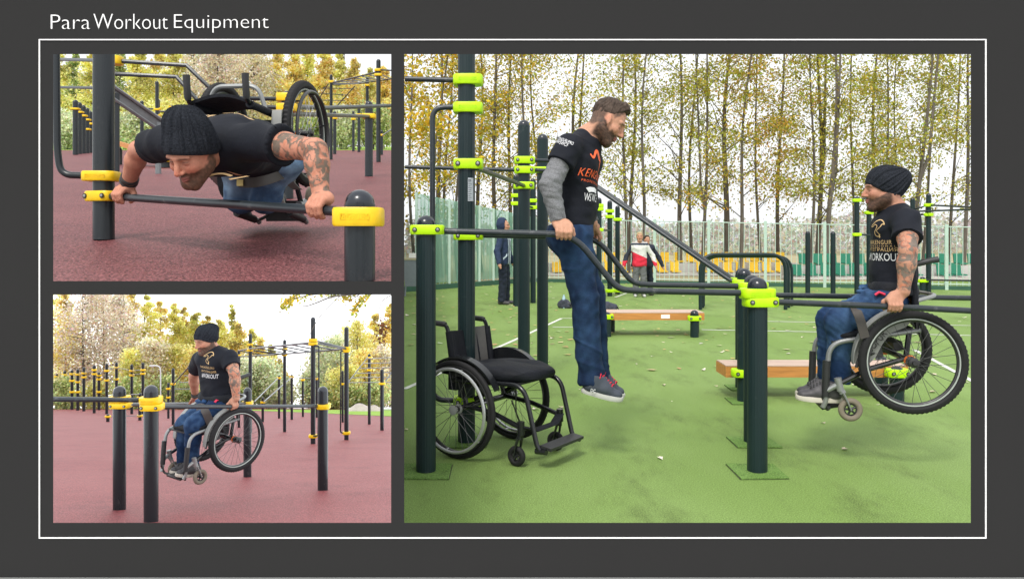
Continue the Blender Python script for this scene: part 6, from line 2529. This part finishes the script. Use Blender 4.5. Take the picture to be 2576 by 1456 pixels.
# ------------------------------------------------------------------ man lifted with his chair, green court / lower red court
def chair_man(label, pose, logo_yaw, hand_sc=1.0, text_scale=1.0, voxel=.0045):
    J = pose
    hd = J['head']
    root = thing('person', label, 'person', J['pelvis'] * 1.0)
    S = SDF()
    hd.build(S, J['neck'], .064, beard=.003, ears=False)
    torso(S, J, -.012, wch=1.06)
    S.limb(J['neck'], J['chest'], .062, .09, k=.04)
    for s in ('L', 'R'):
        arm(S, J['sh' + s], J['el' + s], J['wr' + s], r=(.058, .052, .045, .048, .031))
        grip(S, J['ha' + s], J['ba' + s], (0, 0, 1), J['o' + s], .017, thumb=1, sc=hand_sc, wrist=J['wr' + s])
        S.limb(J['hip' + s], J['kn' + s], .07, .05, k=.03)
        S.limb(J['kn' + s], J['an' + s], .045, .032, k=.02)

    def paint(V):
        c = hd.paint(V, SKIN2, beardc=(.060, .034, .024), beard=1.0, flush=.55)
        return tattoo(V, c, [(J['shL'], J['elL'], .3, 1.1, .085), (J['elL'], J['wrL'], -.1, .97, .075)], seed=40, dens=.95)
    body, V, Q_ = finish(S, voxel, 'body', M_SKIN, root, colf=paint)
    hd.eyes(body, .55)
    hd.beanie(root, J['brim'], J['slack'])
    S = SDF()
    lat, fr, ax = torso(S, J, .008, wch=1.07)
    for s in ('L', 'R'):
        sleeve(S, J['sh' + s], J['el' + s], .58, .074, .081)
    tee, V, Q_ = finish(S, .006, 'tee_shirt', M_TEE, root, cuts=[(lerp(J['waist'], J['pelvis'], .70), (J['pelvis'] - J['waist']))],
                       wr=[(.004, 15, 12, (0, 0, 1), 2.0), (.0045, 7, 16, (-.6, 0, 1), 2.4, True)])
    bv = bvh_of(V, Q_)
    for (item, X, Y, d, w, h, m, nm, spc) in J['prints']:
        on_front(bv, X, Y, d, w, h, item, nm, m, root, logo_yaw, J.get('ptilt', 0), spc)
    S = SDF()
    S.limb(J['hipL'], J['hipR'], .112, .112, k=.05)
    for s in ('L', 'R'):
        d = (J['an' + s] - J['kn' + s]).normalized()
        S.limb(J['hip' + s], J['kn' + s], .098, .076, k=.04)
        S.limb(J['kn' + s], lerp(J['kn' + s], J['an' + s], .5), .076, .063, k=.03)
        S.limb(lerp(J['kn' + s], J['an' + s], .45), J['an' + s] + d * .05, .064, .058, k=.02, cuts=[(J['an' + s] + d * .03, d)])
    jn, V, Q_ = finish(S, .006, 'jeans', M_JEAN, root, cuts=[(J['pelvis'] + UPZ * .032, UPZ)], wr=[(.0028, 14, 31, (0, 0, 1), 1.5), (.0022, 11, 33, J['knL'] - J['hipL'] + Vector((0, 0, -.25)), 4.0), (.002, 24, 35, (-.6, .1, -.7), 4.0), (.0050, 7, 37, (.6, .2, 1), 2.4, True)],
                       colf=lambda V: denim(V, [(J['hipL'], J['knL'], .35, .13), (J['hipR'], J['knR'], .5, .13), (J['knL'], J['anL'], .15, .1)], base=(.008, .026, .075), light=(.085, .17, .32), fade=.55))
    # waistband gathered at the lap, with a red lining tab
    S = SDF()
    rs = random.Random(3)
    c = lerp(J['hipL'], J['hipR'], .45) + UPZ * .055 + fr * .055
    for i in range(9):
        o = fr * rs.uniform(-.02, .07) + lat * rs.uniform(-.12, .12) + UPZ * rs.uniform(-.01, .025)
        S.limb(c + o, c + o + fr * rs.uniform(-.05, .07) + lat * rs.uniform(-.08, .08), .022, .017, k=.02, n=UPZ, fl=1.3)
    finish(S, .005, 'jeans_waistband', M_JEAN, root, wr=[(.005, 50, 36, None, 1)], colf=lambda V: denim(V, base=(.02, .06, .15), light=(.13, .22, .36), fade=.7))
    mb = MB()
    tc = J['tab']
    mb.tube([tc, tc + fr * .03 + UPZ * .012, tc + fr * .05 - UPZ * .004], .016, 8, flat=.5)
    mb.build('red_lining', M_RED, root)
    S = SDF()
    S.limb(J['pelvis'] + lat * .10 + UPZ * .02, J['pelvis'] - lat * .10 + UPZ * .02, .128, .128, k=.03, n=fr, fl=1.0)
    finish(S, .007, 'waist_belt', M_UPH, root, cuts=[(J['pelvis'] + UPZ * .085, UPZ), (J['pelvis'] + UPZ * .01, -UPZ)])
    # lap strap from the thighs down to the frame
    mb = MB()
    sp = J['strap']
    up_ = Vector((0, 0, 1))
    pts = [Vector(v) for v in spline2([tuple(v) for v in sp], 6)]
    w_ = J.get('strap_w', .026)
    k = 0
    for i, q in enumerate(pts):
        t_ = (pts[min(i + 1, len(pts) - 1)] - pts[max(i - 1, 0)]).normalized()
        sdv = t_.cross(J['strap_n']).normalized() * w_
        nn = Vector(J['strap_n']).normalized() * .003
        mb.v += [tuple(q - sdv - nn), tuple(q + sdv - nn), tuple(q + sdv + nn), tuple(q - sdv + nn)]
    for i in range(len(pts) - 1):
        for j in range(4):
            a, b = i * 4 + j, i * 4 + (j + 1) % 4
            mb.f.append((a, b, b + 4, a + 4))
    mb.build('lap_strap', M_STRAP, root)
    for (h, t, u) in J['shoes']:
        shoe(root, h, t, u, w=.050, hgt=.085)
    if J.get('band'):
        mb = MB()
        q, d = J['band']
        ri = (Vector(d).normalized()).to_track_quat('Z', 'Y').to_matrix()
        mb.lathe(q - Vector(d).normalized() * .008, [(.038, 0), (.040, .002), (.040, .014), (.038, .016)], 18, ri)
        mb.build('wristband', M_LEATH, root)
    return root


fr2 = Vector((-1, 0, 0))
pose = dict(
    head=Head(P(2221, 476, 4.60), (-.97, .21, -.06), (-.06, 0, 1), .97),
    neck=P(2249, 532, 4.61), shL=P(2281, 557, 4.41), shR=P(2252, 555, 4.82), chest=P(2250, 588, 4.62), waist=P(2246, 684, 4.62), pelvis=P(2244, 742, 4.62), front=fr2,
    elL=P(2284, 632, 4.27), wrL=P(2273, 732, 4.27), elR=P(2262, 632, 4.96), wrR=P(2245, 715, 4.93),
    haL=P(2247, 771, 4.27), haR=P(2228, 747, D2), baL=(-1, 0.0, .05), baR=(-1, 0, 0), oL=(0, -1, 0), oR=(0, 1, 0),
    hipL=P(2230, 757, 4.52), hipR=P(2222, 757, 4.72), knL=P(2110, 810, 4.57), knR=P(2088, 805, 4.72), anL=P(2112, 952, 4.58), anR=P(2084, 948, 4.73),
    brim=(.044, -.098), slack=(.098, .062), tab=P(2226, 741, 4.42),
    strap=[P(2134, 772, 4.56), P(2150, 776, 4.40), P(2163, 802, 4.36), P(2176, 850, 4.36)], strap_n=(0, -1, .15),
    shoes=[(P(2118, 1012, 4.55), P(2001, 1006, 4.56), (0, 0, 1)), (P(2098, 1004, 4.72), P(2000, 996, 4.73), (0, 0, 1))],
    prints=[(kangaroo_logo(), 2180, 575, 4.46, .115, .107, M_PGOLD, 'emblem', 1), ('PARAKENGURU', 2178, 609.5, 4.46, .235, .024, M_PGOLD, 'lettering', 1.15),
            ('P R O F E S S I O N A L', 2178, 619, 4.46, .23, .009, M_PGOLD, 'lettering', 1), ('ИНТЕГРАЦИЯ', 2181, 628.5, 4.46, .235, .025, M_PGOLD, 'lettering', 1.1),
            ('#WORKOUT', 2184, 648, 4.46, .26, .048, M_PWHITE, 'lettering', 1.0)])
chair_man('bearded man in black beanie and tattooed sleeve lifting his wheelchair on the green court', pose, math.radians(-142))

lB = bB.col[1]
fB2 = Vector((-.6, -.8, 0))


def wp(X, Y, d):
    return P(X, Y, d)


hb = P(588, 1022, 7.1)
hb2 = lerp(B2A, B2B, .5035)
pose = dict(
    head=Head(P(517, 855, 7.27), (-.53, -.82, -.27), (-.15, -.20, 1), .98),
    neck=P(537, 886, 7.30), shL=P(577, 902, 7.20), shR=P(504, 902, 7.46), chest=P(541, 912, 7.32), waist=P(547, 972, 7.33), pelvis=P(550, 1008, 7.33), front=fB2,
    elL=P(590, 940, 7.10), wrL=P(594, 1001, 7.10), elR=P(487, 945, 7.72), wrR=P(491, 994, 7.95),
    haL=P(586, 1021.5, 7.1), haR=P(487, 1015.6, 8.11), baL=(-.34, -.94, 0), baR=(-.1, -.99, 0), oL=(.94, -.34, 0), oR=(-1, 0, 0),
    hipL=P(556, 1020, 7.24), hipR=P(532, 1020, 7.42), knL=P(487, 1066, 6.98), knR=P(466, 1064, 7.12), anL=P(483, 1160, 7.03), anR=P(462, 1158, 7.17),
    brim=(.044, -.098), slack=(.092, .065), tab=P(552, 1007, 7.17),
    strap=[P(494, 1026, 7.1), P(508, 1024, 7.02), P(518, 1037, 6.98), P(530, 1066, 7.0)], strap_n=(.1, -1, .2), strap_w=.034,
    shoes=[(P(503, 1197, 7.05), P(440, 1199, 6.90), (0, 0, 1)), (P(484, 1189, 7.2), P(426, 1192, 7.04), (0, 0, 1))],
    prints=[(kangaroo_logo(), 509, 903, 7.12, .12, .112, M_PGOLD, 'emblem', 1), ('PARAKENGURU', 505, 927, 7.12, .18, .022, M_PGOLD, 'lettering', 1.15),
            ('ИНТЕГРАЦИЯ', 507, 938, 7.12, .18, .024, M_PGOLD, 'lettering', 1.1), ('#WORKOUT', 509, 949.5, 7.12, .20, .042, M_PWHITE, 'lettering', 1.0)],
    band=(P(491, 993, 7.9), P(491, 994, 7.95) - P(487, 945, 7.72)))
chair_man('bearded man in black beanie and tattooed sleeve lifting his wheelchair on the lower red court', pose, math.radians(-112), voxel=.0055)

# ------------------------------------------------------------------ push-up man (upper red court)
tb = lambda X: None


def onbar(X):
    best = min((abs(1288 + F * (lerp(TB0, TB1, t / 400).x) / lerp(TB0, TB1, t / 400).y - X), t) for t in range(401))
    return lerp(TB0, TB1, best[1] / 400)


hbR, hbL = onbar(309), onbar(806)
bd = (TB1 - TB0).normalized()
hd = Head(P(481, 384, 3.17), (-.29, -.74, -.60), (-.10, -.50, .80), 1.0)
J = dict(neck=P(527, 372, 3.30), shL=P(646, 357, 3.26), shR=P(412, 360, 3.56), chest=P(560, 366, 3.44), waist=P(618, 370, 3.74), pelvis=P(655, 388, 3.95), front=Vector((0, 0, -1)))
eL, eR = P(793, 378, 3.06), P(349, 378, 3.80)
wL, wR = P(808, 494, 3.02), P(322, 462, 3.96)
root = thing('person', 'man in black beanie and black tee doing push-ups on the bar', 'person', J['pelvis'] * 1.0)
S = SDF()
hd.build(S, J['neck'], .066, beard=.004, ears=False)
torso(S, J, -.012, wch=1.12)
S.limb(J['neck'], J['chest'], .066, .1, k=.04)
arm(S, J['shL'], eL, wL, r=(.058, .051, .045, .046, .032))
arm(S, J['shR'], eR, wR, r=(.058, .052, .044, .047, .033))
toCam = Vector((.26, -.96, 0))
grip(S, hbL, bd, (0, .25, 1), toCam, .0185, thumb=-1, sc=1.13, wrist=wL, start=30)
grip(S, hbR, -bd, (0, .25, 1), Vector((.42, -.9, 0)), .0185, thumb=-1, sc=1.13, wrist=wR, start=30)
hipL, hipR = J['pelvis'] + Vector((.10, -.02, -.03)), J['pelvis'] + Vector((-.10, .02, -.03))
kL, kR = P(667, 500, 3.98), P(604, 498, 4.02)
aL, aR = P(674, 508, 4.40), P(622, 506, 4.44)
for hp, kk, aa in ((hipL, kL, aL), (hipR, kR, aR)):
    S.limb(hp, kk, .07, .05, k=.03)
    S.limb(kk, aa, .045, .035, k=.02)


def paintT(V):
    c = hd.paint(V, (.50, .225, .150), beardc=(.085, .045, .028), beard=1.0, flush=.7)
    return tattoo(V, c, [(J['shL'], eL, .2, 1.15, .09), (eL, wL, -.15, .97, .085)], seed=60, dens=1.0, dark=(.105, .10, .08), red=(.40, .12, .06))


body, V, Q_ = finish(S, .0040, 'body', M_SKIN, root, colf=paintT)
hd.eyes(body, .40)
hd.beanie(root, (.050, -.060), (.030, .108), h=.0032, ribs=14, tr=.084)
S = SDF()
lat, fr, ax = torso(S, J, .008, wch=1.16)
sleeve(S, J['shL'], eL, .46, .076, .083)
sleeve(S, J['shR'], eR, .50, .074, .080)
tee, V, Q_ = finish(S, .0055, 'tee_shirt', M_TEE, root, cuts=[(lerp(J['waist'], J['pelvis'], .55), (J['pelvis'] - J['waist']))],
                   wr=[(.004, 15, 14, (1, 0, 0), 1.8), (.005, 7, 17, (1, .2, .6), 2.2, True)])
bv = bvh_of(V, Q_)
# emblem on the chest, seen from above and edge-on, and gold lettering between the shoulder blades
Vl, Fl = merge2d([ribbon(spline2([(-1, -.3), (-.6, .3), (-.1, .5), (.3, .2)]), .10), ribbon([(.1, .9), (1, .2), (.2, -.2)], .09)])
print_on(bv, Vl, Fl, P(566, 441, 3.25), (1, .1, 0), (0, .1, 1), .20, .045, 'emblem', M_PORANGE if False else M_PGOLD, root)
Vt, Ft = text_verts('KENGURU', 1, 1.1)
print_on(bv, Vt, Ft, P(575, 303, 3.42), (-.98, .1, 0), (0, -.95, -.25), .30, .07, 'lettering', M_PGOLD, root)
S = SDF()
S.limb(hipL, hipR, .115, .115, k=.05)
S.limb(lerp(J['waist'], J['pelvis'], .6) + lat * .05, hipL, .105, .11, k=.05)
S.limb(lerp(J['waist'], J['pelvis'], .6) - lat * .05, hipR, .105, .11, k=.05)
for hp, kk, aa in ((hipL, kL, aL), (hipR, kR, aR)):
    d = (aa - kk).normalized()
    S.limb(hp, kk, .095, .078, k=.03)
    S.limb(kk, aa, .076, .06, k=.03, cuts=[(aa, d)])
finish(S, .006, 'jeans', M_JEAN, root, wr=[(.005, 18, 41, (0, 0, 1), 1.8)], colf=lambda V: denim(V, [(hipL, kL, .3, .12), (hipR, kR, .3, .12)], base=(.035, .075, .15), light=(.20, .30, .42), fade=.85))
mb = MB()
q0 = [P(600, 459, 3.74), P(640, 459, 3.72), P(680, 450, 3.76), P(718, 436, 3.88)]
q0 = [Vector(v) for v in spline2([tuple(v) for v in q0], 6)]
for q in q0:
    mb.v += [tuple(q + Vector((0, 0, .024))), tuple(q + Vector((0, 0, -.024))), tuple(q + Vector((0, .006, -.024))), tuple(q + Vector((0, .006, .024)))]
for i in range(len(q0) - 1):
    for j in range(4):
        a, b = i * 4 + j, i * 4 + (j + 1) % 4
        mb.f.append((a, b, b + 4, a + 4))
mb.build('waist_belt', M_STRAP, root)
mb = MB()
mb.box(P(604, 460, 3.72), (.03, .008, .03))
mb.build('buckle', mat('brass', (.55, .42, .18), .35, metal=.8), root, smooth=False)
for t in (.80, .89):
    mb = MB()
    d = (wR - eR).normalized()
    mb.lathe(lerp(eR, wR, t), [(.0425, 0), (.0445, .003), (.0445, .014), (.0425, .017)], 20, d.to_track_quat('Z', 'Y').to_matrix())
    mb.build('wristband', M_LEATH, root)
for a_, k_ in ((aL, kL), (aR, kR)):
    shoe(root, a_ + Vector((0, .05, .0)), a_ + Vector((0, .28, -.05)), (0, .2, .98), laces=False, msole=M_SHOE)


# ------------------------------------------------------------------ children in the distance
def bystander(label, X, Yf, Yt, face, jacket, trous, extra=None, hood=False, skin=SKIN1, hair=(.45, .34, .2), arms=.08):
    d = dR(Yf)
    hgt = (Yf - Yt) * d / F
    b = P(X, Yf, d)
    k = hgt / 1.7
    fw = Vector((math.cos(face), math.sin(face), 0))
    lt = Vector((-fw.y, fw.x, 0))
    root = thing('person', label, 'person', b)

    def q(f, l, u):
        return b + fw * f * k + lt * l * k + UPZ * u * k
    S = SDF()
    h2 = Head(q(.02, 0, 1.58), fw, (0, 0, 1), 1.0 * k)
    h2.build(S, q(0, 0, 1.40), .05 * k)
    S.limb(q(0, 0, 1.4), q(0, 0, .9), .07 * k, .09 * k, k=.03)
    for s in (-1, 1):
        el, wr = q(-.02, s * (.24 + arms), 1.08), q(.05, s * (.25 + arms * 1.6), .84)
        S.limb(q(0, s * .17, 1.34), el, .045 * k, .035 * k, k=.02)
        S.limb(el, wr, .035 * k, .028 * k, k=.02)
        S.chain([wr, lerp(el, wr, 1.2), lerp(el, wr, 1.42) + fw * .01], [.030 * k, .034 * k, .018 * k], k=.01)
        S.limb(q(0, s * .09, .88), q(.02, s * .10, .46), .06 * k, .05 * k, k=.02)
        S.limb(q(.02, s * .10, .46), q(0, s * .11, .07), .05 * k, .035 * k, k=.02)
    finish(S, .009, 'body', M_SKIN, root, colf=lambda V: h2.paint(V, skin, beard=0, flush=.4))
    S = SDF()
    S.limb(q(0, -.06, 1.28), q(0, -.06, .86), .125 * k, .125 * k, k=.05)
    S.limb(q(0, .06, 1.28), q(0, .06, .86), .125 * k, .125 * k, k=.05)
    S.limb(q(0, -.15, 1.36), q(0, .15, 1.36), .07 * k, .07 * k, k=.05)
    if hood:
        S.ell(q(-.03, 0, 1.60), (.125 * k, .115 * k, .155 * k), (fw, lt, UPZ), k=.03)
        S.ell(q(.09, 0, 1.58), (.11 * k, .085 * k, .125 * k), (fw, lt, UPZ), k=.01, op='-')
    else:
        S.limb(q(-.06, -.06, 1.42), q(-.06, .06, 1.42), .06 * k, .06 * k, k=.04)
    for s in (-1, 1):
        el, wr = q(-.02, s * (.24 + arms), 1.08), q(.05, s * (.25 + arms * 1.6), .84)
        S.limb(q(0, s * .17, 1.34), el, .072 * k, .060 * k, k=.03)
        S.limb(el, wr, .060 * k, .048 * k, k=.02)
    finish(S, .0065, 'jacket', jacket[0], root, wr=[(.006, 22, 3, None, 1)], cuts=[(q(0, 0, .80), -UPZ)], colf=(lambda V: jacket[1](V, q, fw, lt, k)))
    S = SDF()
    S.limb(q(0, -.05, .86), q(0, .05, .86), .115 * k, .115 * k, k=.03)
    for s in (-1, 1):
        S.limb(q(0, s * .08, .86), q(.02, s * .10, .46), .095 * k, .080 * k, k=.03)
        S.limb(q(.02, s * .10, .46), q(0, s * .11, .05), .080 * k, .075 * k, k=.02, cuts=[(q(0, 0, .06), -UPZ)])
    finish(S, .011, 'trousers', trous, root, wr=[(.006, 25, 7, (0, 0, 1), 1.5)])
    for s in (-1, 1):
        S = SDF()
        S.limb(q(-.04, s * .11, .045), q(.14, s * .12, .035), .045 * k, .038 * k, k=.02)
        finish(S, .010, 'shoe', extra or M_SHOE, root, cuts=[(q(0, 0, 0.0), -UPZ)])
    if not hood:
        S = SDF()
        S.ell(h2.p(-.018, 0, .042), (.108 * k, .088 * k, .088 * k), (h2.f, h2.l, h2.u), k=.02)
        V, Q2 = S.mesh(.009, cuts=[(h2.p(.05, 0, .05), h2.f * .8 - h2.u * .5)])
        np_mesh('hair', V, Q2, M_HAIR, root, pick([hair], len(V), np.random.RandomState(2), .2))
    return root


M_JACK = mat('jacket_cloth', (0, 0, 0), .85, attr='Col', var=.12, vscale=12)
M_TRN = mat('trousers_navy', (.010, .016, .034), .85, var=.2, vscale=9)
M_TRG = mat('trousers_grey', (.12, .125, .13), .9, var=.2, vscale=9)


def navy(V, q, fw, lt, k):
    c = np.tile(np.array((.015, .030, .075)), (len(V), 1))
    d = V - A3(q(0, 0, 0))
    u, l, f = d[:, 2] / k, d @ A3(lt) / k, d @ A3(fw) / k
    m = (np.abs(l) < .035) & (f > .06) & (u < 1.4)
    c[m] = (.20, .22, .26)
    m2 = (np.abs(np.abs(l) - .045) < .012) & (f > .06) & (u < 1.4)
    c[m2] = (.55, .65, .72)
    m3 = (np.abs((u - .98) - (np.abs(l) - .13) * -1.6) < .02) & (np.abs(np.abs(l) - .14) < .03)
    c[m3] = (.55, .65, .72)
    return c


def redwhite(V, q, fw, lt, k):
    d = V - A3(q(0, 0, 0))
    u, l, f = d[:, 2] / k, d @ A3(lt) / k, d @ A3(fw) / k
    c = np.tile(np.array((.62, .62, .60)), (len(V), 1))
    c[(u + .45 * l) < 1.10] = (.62, .02, .05)
    c[(u > 1.36) & (np.abs(l) < .25)] = (.02, .03, .05)
    c[(l < -.22) & (u > .95)] = (.02, .025, .04)
    c[u > 1.415] = (.5, .5, .48)
    return c


def dark(V, q, fw, lt, k):
    return np.tile(np.array((.012, .018, .035)), (len(V), 1))


bystander('child in a navy hooded jacket standing behind the tall dip-bar posts', 1267, 765, 553, math.radians(-20), (M_JACK, navy), M_TRN, M_SHOE, hood=True)
bystander('child in a white and red jacket and grey trousers on the far court', 1609, 747, 584, math.radians(-95), (M_JACK, redwhite), M_TRG, M_SOLEG, arms=.10)
bystander('child in dark clothes half hidden behind the child in the red and white jacket', 1627, 743, 592, math.radians(-80), (M_JACK, dark), M_TRN, M_SHOE, hair=(.05, .04, .03), arms=.12)

# ================================================================== SMALL THINGS
# bags on the court behind the man in the grey sweater
M_BAG = mat('bag_cloth', (.045, .05, .075), .85, var=.3, vscale=10)
for (X, Yb, w, h, lab) in ((1531, 784, .15, .17, 'dark blue backpack lying on the court right of the jeans'), (1422, 775, .09, .16, 'dark bag with a water bottle left of the jeans')):
    d = dR(Yb)
    b = P(X, Yb, d)
    t = thing('backpack' if X > 1500 else 'bag', lab, 'bag', b)
    S = SDF()
    S.limb(b + Vector((-w * .7, 0, h * .45)), b + Vector((w * .6, 0, h * .40)), h * .48, h * .42, k=.03)
    S.limb(b + Vector((-w * .2, -.02, h * .7)), b + Vector((w * .4, 0, h * .55)), h * .38, h * .3, k=.03)
    finish(S, .008, 'bag_body', M_BAG, t, wr=[(.010, 25, 2, None, 1)], cuts=[(b, -UPZ)])
    mb = MB()
    mb.tube([b + Vector((w * .4, -.05, h * .6)), b + Vector((w, -.06, h * .5)), b + Vector((w * 1.2, -.05, h * .12)), b + Vector((w * .8, -.05, .02))], .015, 6)
    mb.build('strap', M_PLAST, t)
    if X < 1500:
        mb = MB()
        mb.lathe(b + Vector((-.03, -.04, .0)), [(.026, .0), (.030, .01), (.030, .20), (.016, .225), (.016, .25)], 12)
        mb.build('bottle', mat('bottle_plastic', (.35, .5, .6), .2), t)

# fallen leaves
M_FALL = mat('fallen_leaf', (0, 0, 0), .7, attr='Col', trans=.15)


def fallen_mesh(seed):
    rs = random.Random(seed)
    mb = MB()
    n = 11
    ed = []
    for i in range(n):
        a = 2 * math.pi * i / n
        r = (1 if i % 2 == 0 else .66) * (.75 + .25 * math.cos(a)) * (1 + .12 * rs.uniform(-1, 1)) + .18
        ed.append((r * math.cos(a), r * .72 * math.sin(a), .10 + .34 * abs(math.sin(a * 1.0 + seed)) * r))
    mb.v = [(0, 0, .10)] + ed
    mb.f = [(0, i + 1, (i + 1) % n + 1) for i in range(n)]
    k = len(mb.v)
    mb.v += [(x, y, z + .05) for x, y, z in mb.v[:k]]
    mb.f = [f[::-1] for f in mb.f] + [tuple(i + k for i in f) for f in mb.f] + [(i + 1, (i + 1) % n + 1, (i + 1) % n + 1 + k, i + 1 + k) for i in range(n)]
    me = bpy.data.meshes.new('fallen_leaf')
    me.from_pydata(mb.v, [], mb.f)
    me.update()
    at = me.color_attributes.new('Col', 'FLOAT_COLOR', 'POINT')
    c = rs.choice([(.76, .70, .58), (.80, .75, .62), (.72, .66, .44), (.70, .60, .46)])
    for i in range(len(me.vertices)):
        at.data[i].color = (*c, 1)
    me.materials.append(M_FALL)
    return me


FM = [fallen_mesh(i) for i in range(6)]
LV = [(1659, 1153, 11), (2125, 1131, 12), (1769, 932, 9), (1669, 969, 8), (1802, 972, 6), (1690, 887, 5), (1600, 916, 4), (1412, 1025, 8), (1345, 1030, 10), (1458, 980, 4),
      (1022, 1082, 8), (1026, 795, 7), (1040, 818, 6), (2346, 987, 11), (2366, 1015, 6), (2348, 943, 9), (2340, 922, 4), (1815, 887, 7), (2150, 970, 7), (2065, 845, 6),
      (2208, 1019, 5), (1820, 883, 4), (1745, 812, 5), (1980, 832, 7), (2018, 849, 5), (2050, 825, 6), (2425, 800, 6), (2415, 846, 5), (2405, 894, 5), (2433, 963, 5),
      (1388, 852, 7), (1338, 864, 4), (1381, 910, 5), (1060, 860, 4), (1285, 800, 5), (1560, 771, 5), (1690, 1010, 3), (2072, 1065, 7), (1640, 897, 4), (1720, 792, 4)]
for i, (X, Y, wpx) in enumerate(LV):
    d = dR(Y)
    o = bpy.data.objects.new('fallen_leaf', FM[i % 6])
    COL.objects.link(o)
    s = wpx * d / F * 1.0
    o.location = P(X, Y, d) + Vector((0, 0, .002))
    o.location.z = -.04 * s + .003
    o.rotation_euler = (random.uniform(-.05, .05), random.uniform(-.05, .05), random.uniform(0, 6.28))
    o.scale = (s, s, s)
    tag(o, 'pale fallen leaf lying on the green court', 'leaf', 'pale leaves fallen on the green court')
rs = np.random.RandomState(12)
n = 700
yy = 7.5 + 15.5 * rs.rand(n) ** .8
xx = (-.13 + .70 * rs.rand(n)) * yy
m_ = rs.rand(n) < np.clip(1.15 - (xx / yy + .14) * 1.1, .35, 1)
xx, yy = xx[m_], yy[m_]
V, Q_ = [], []
for x, y in zip(xx, yy):
    s = .022 + .025 * rs.rand()
    a = rs.rand() * 6.28
    k = len(V)
    for j in range(4):
        V.append((x + s * math.cos(a + j * 1.57) * (1.2 if j % 2 else .8), y + s * math.sin(a + j * 1.57), .006 + .012 * rs.rand()))
    Q_.append((k, k + 1, k + 2, k + 3))
lm = np_mesh('leaves', np.array(V), np.array(Q_), M_FALL, None, np.repeat(pick([(.60, .55, .38), (.55, .48, .25), (.60, .44, .18), (.50, .36, .15)], len(Q_), rs, .15), 4, 0))
tag(lm, kind='stuff')
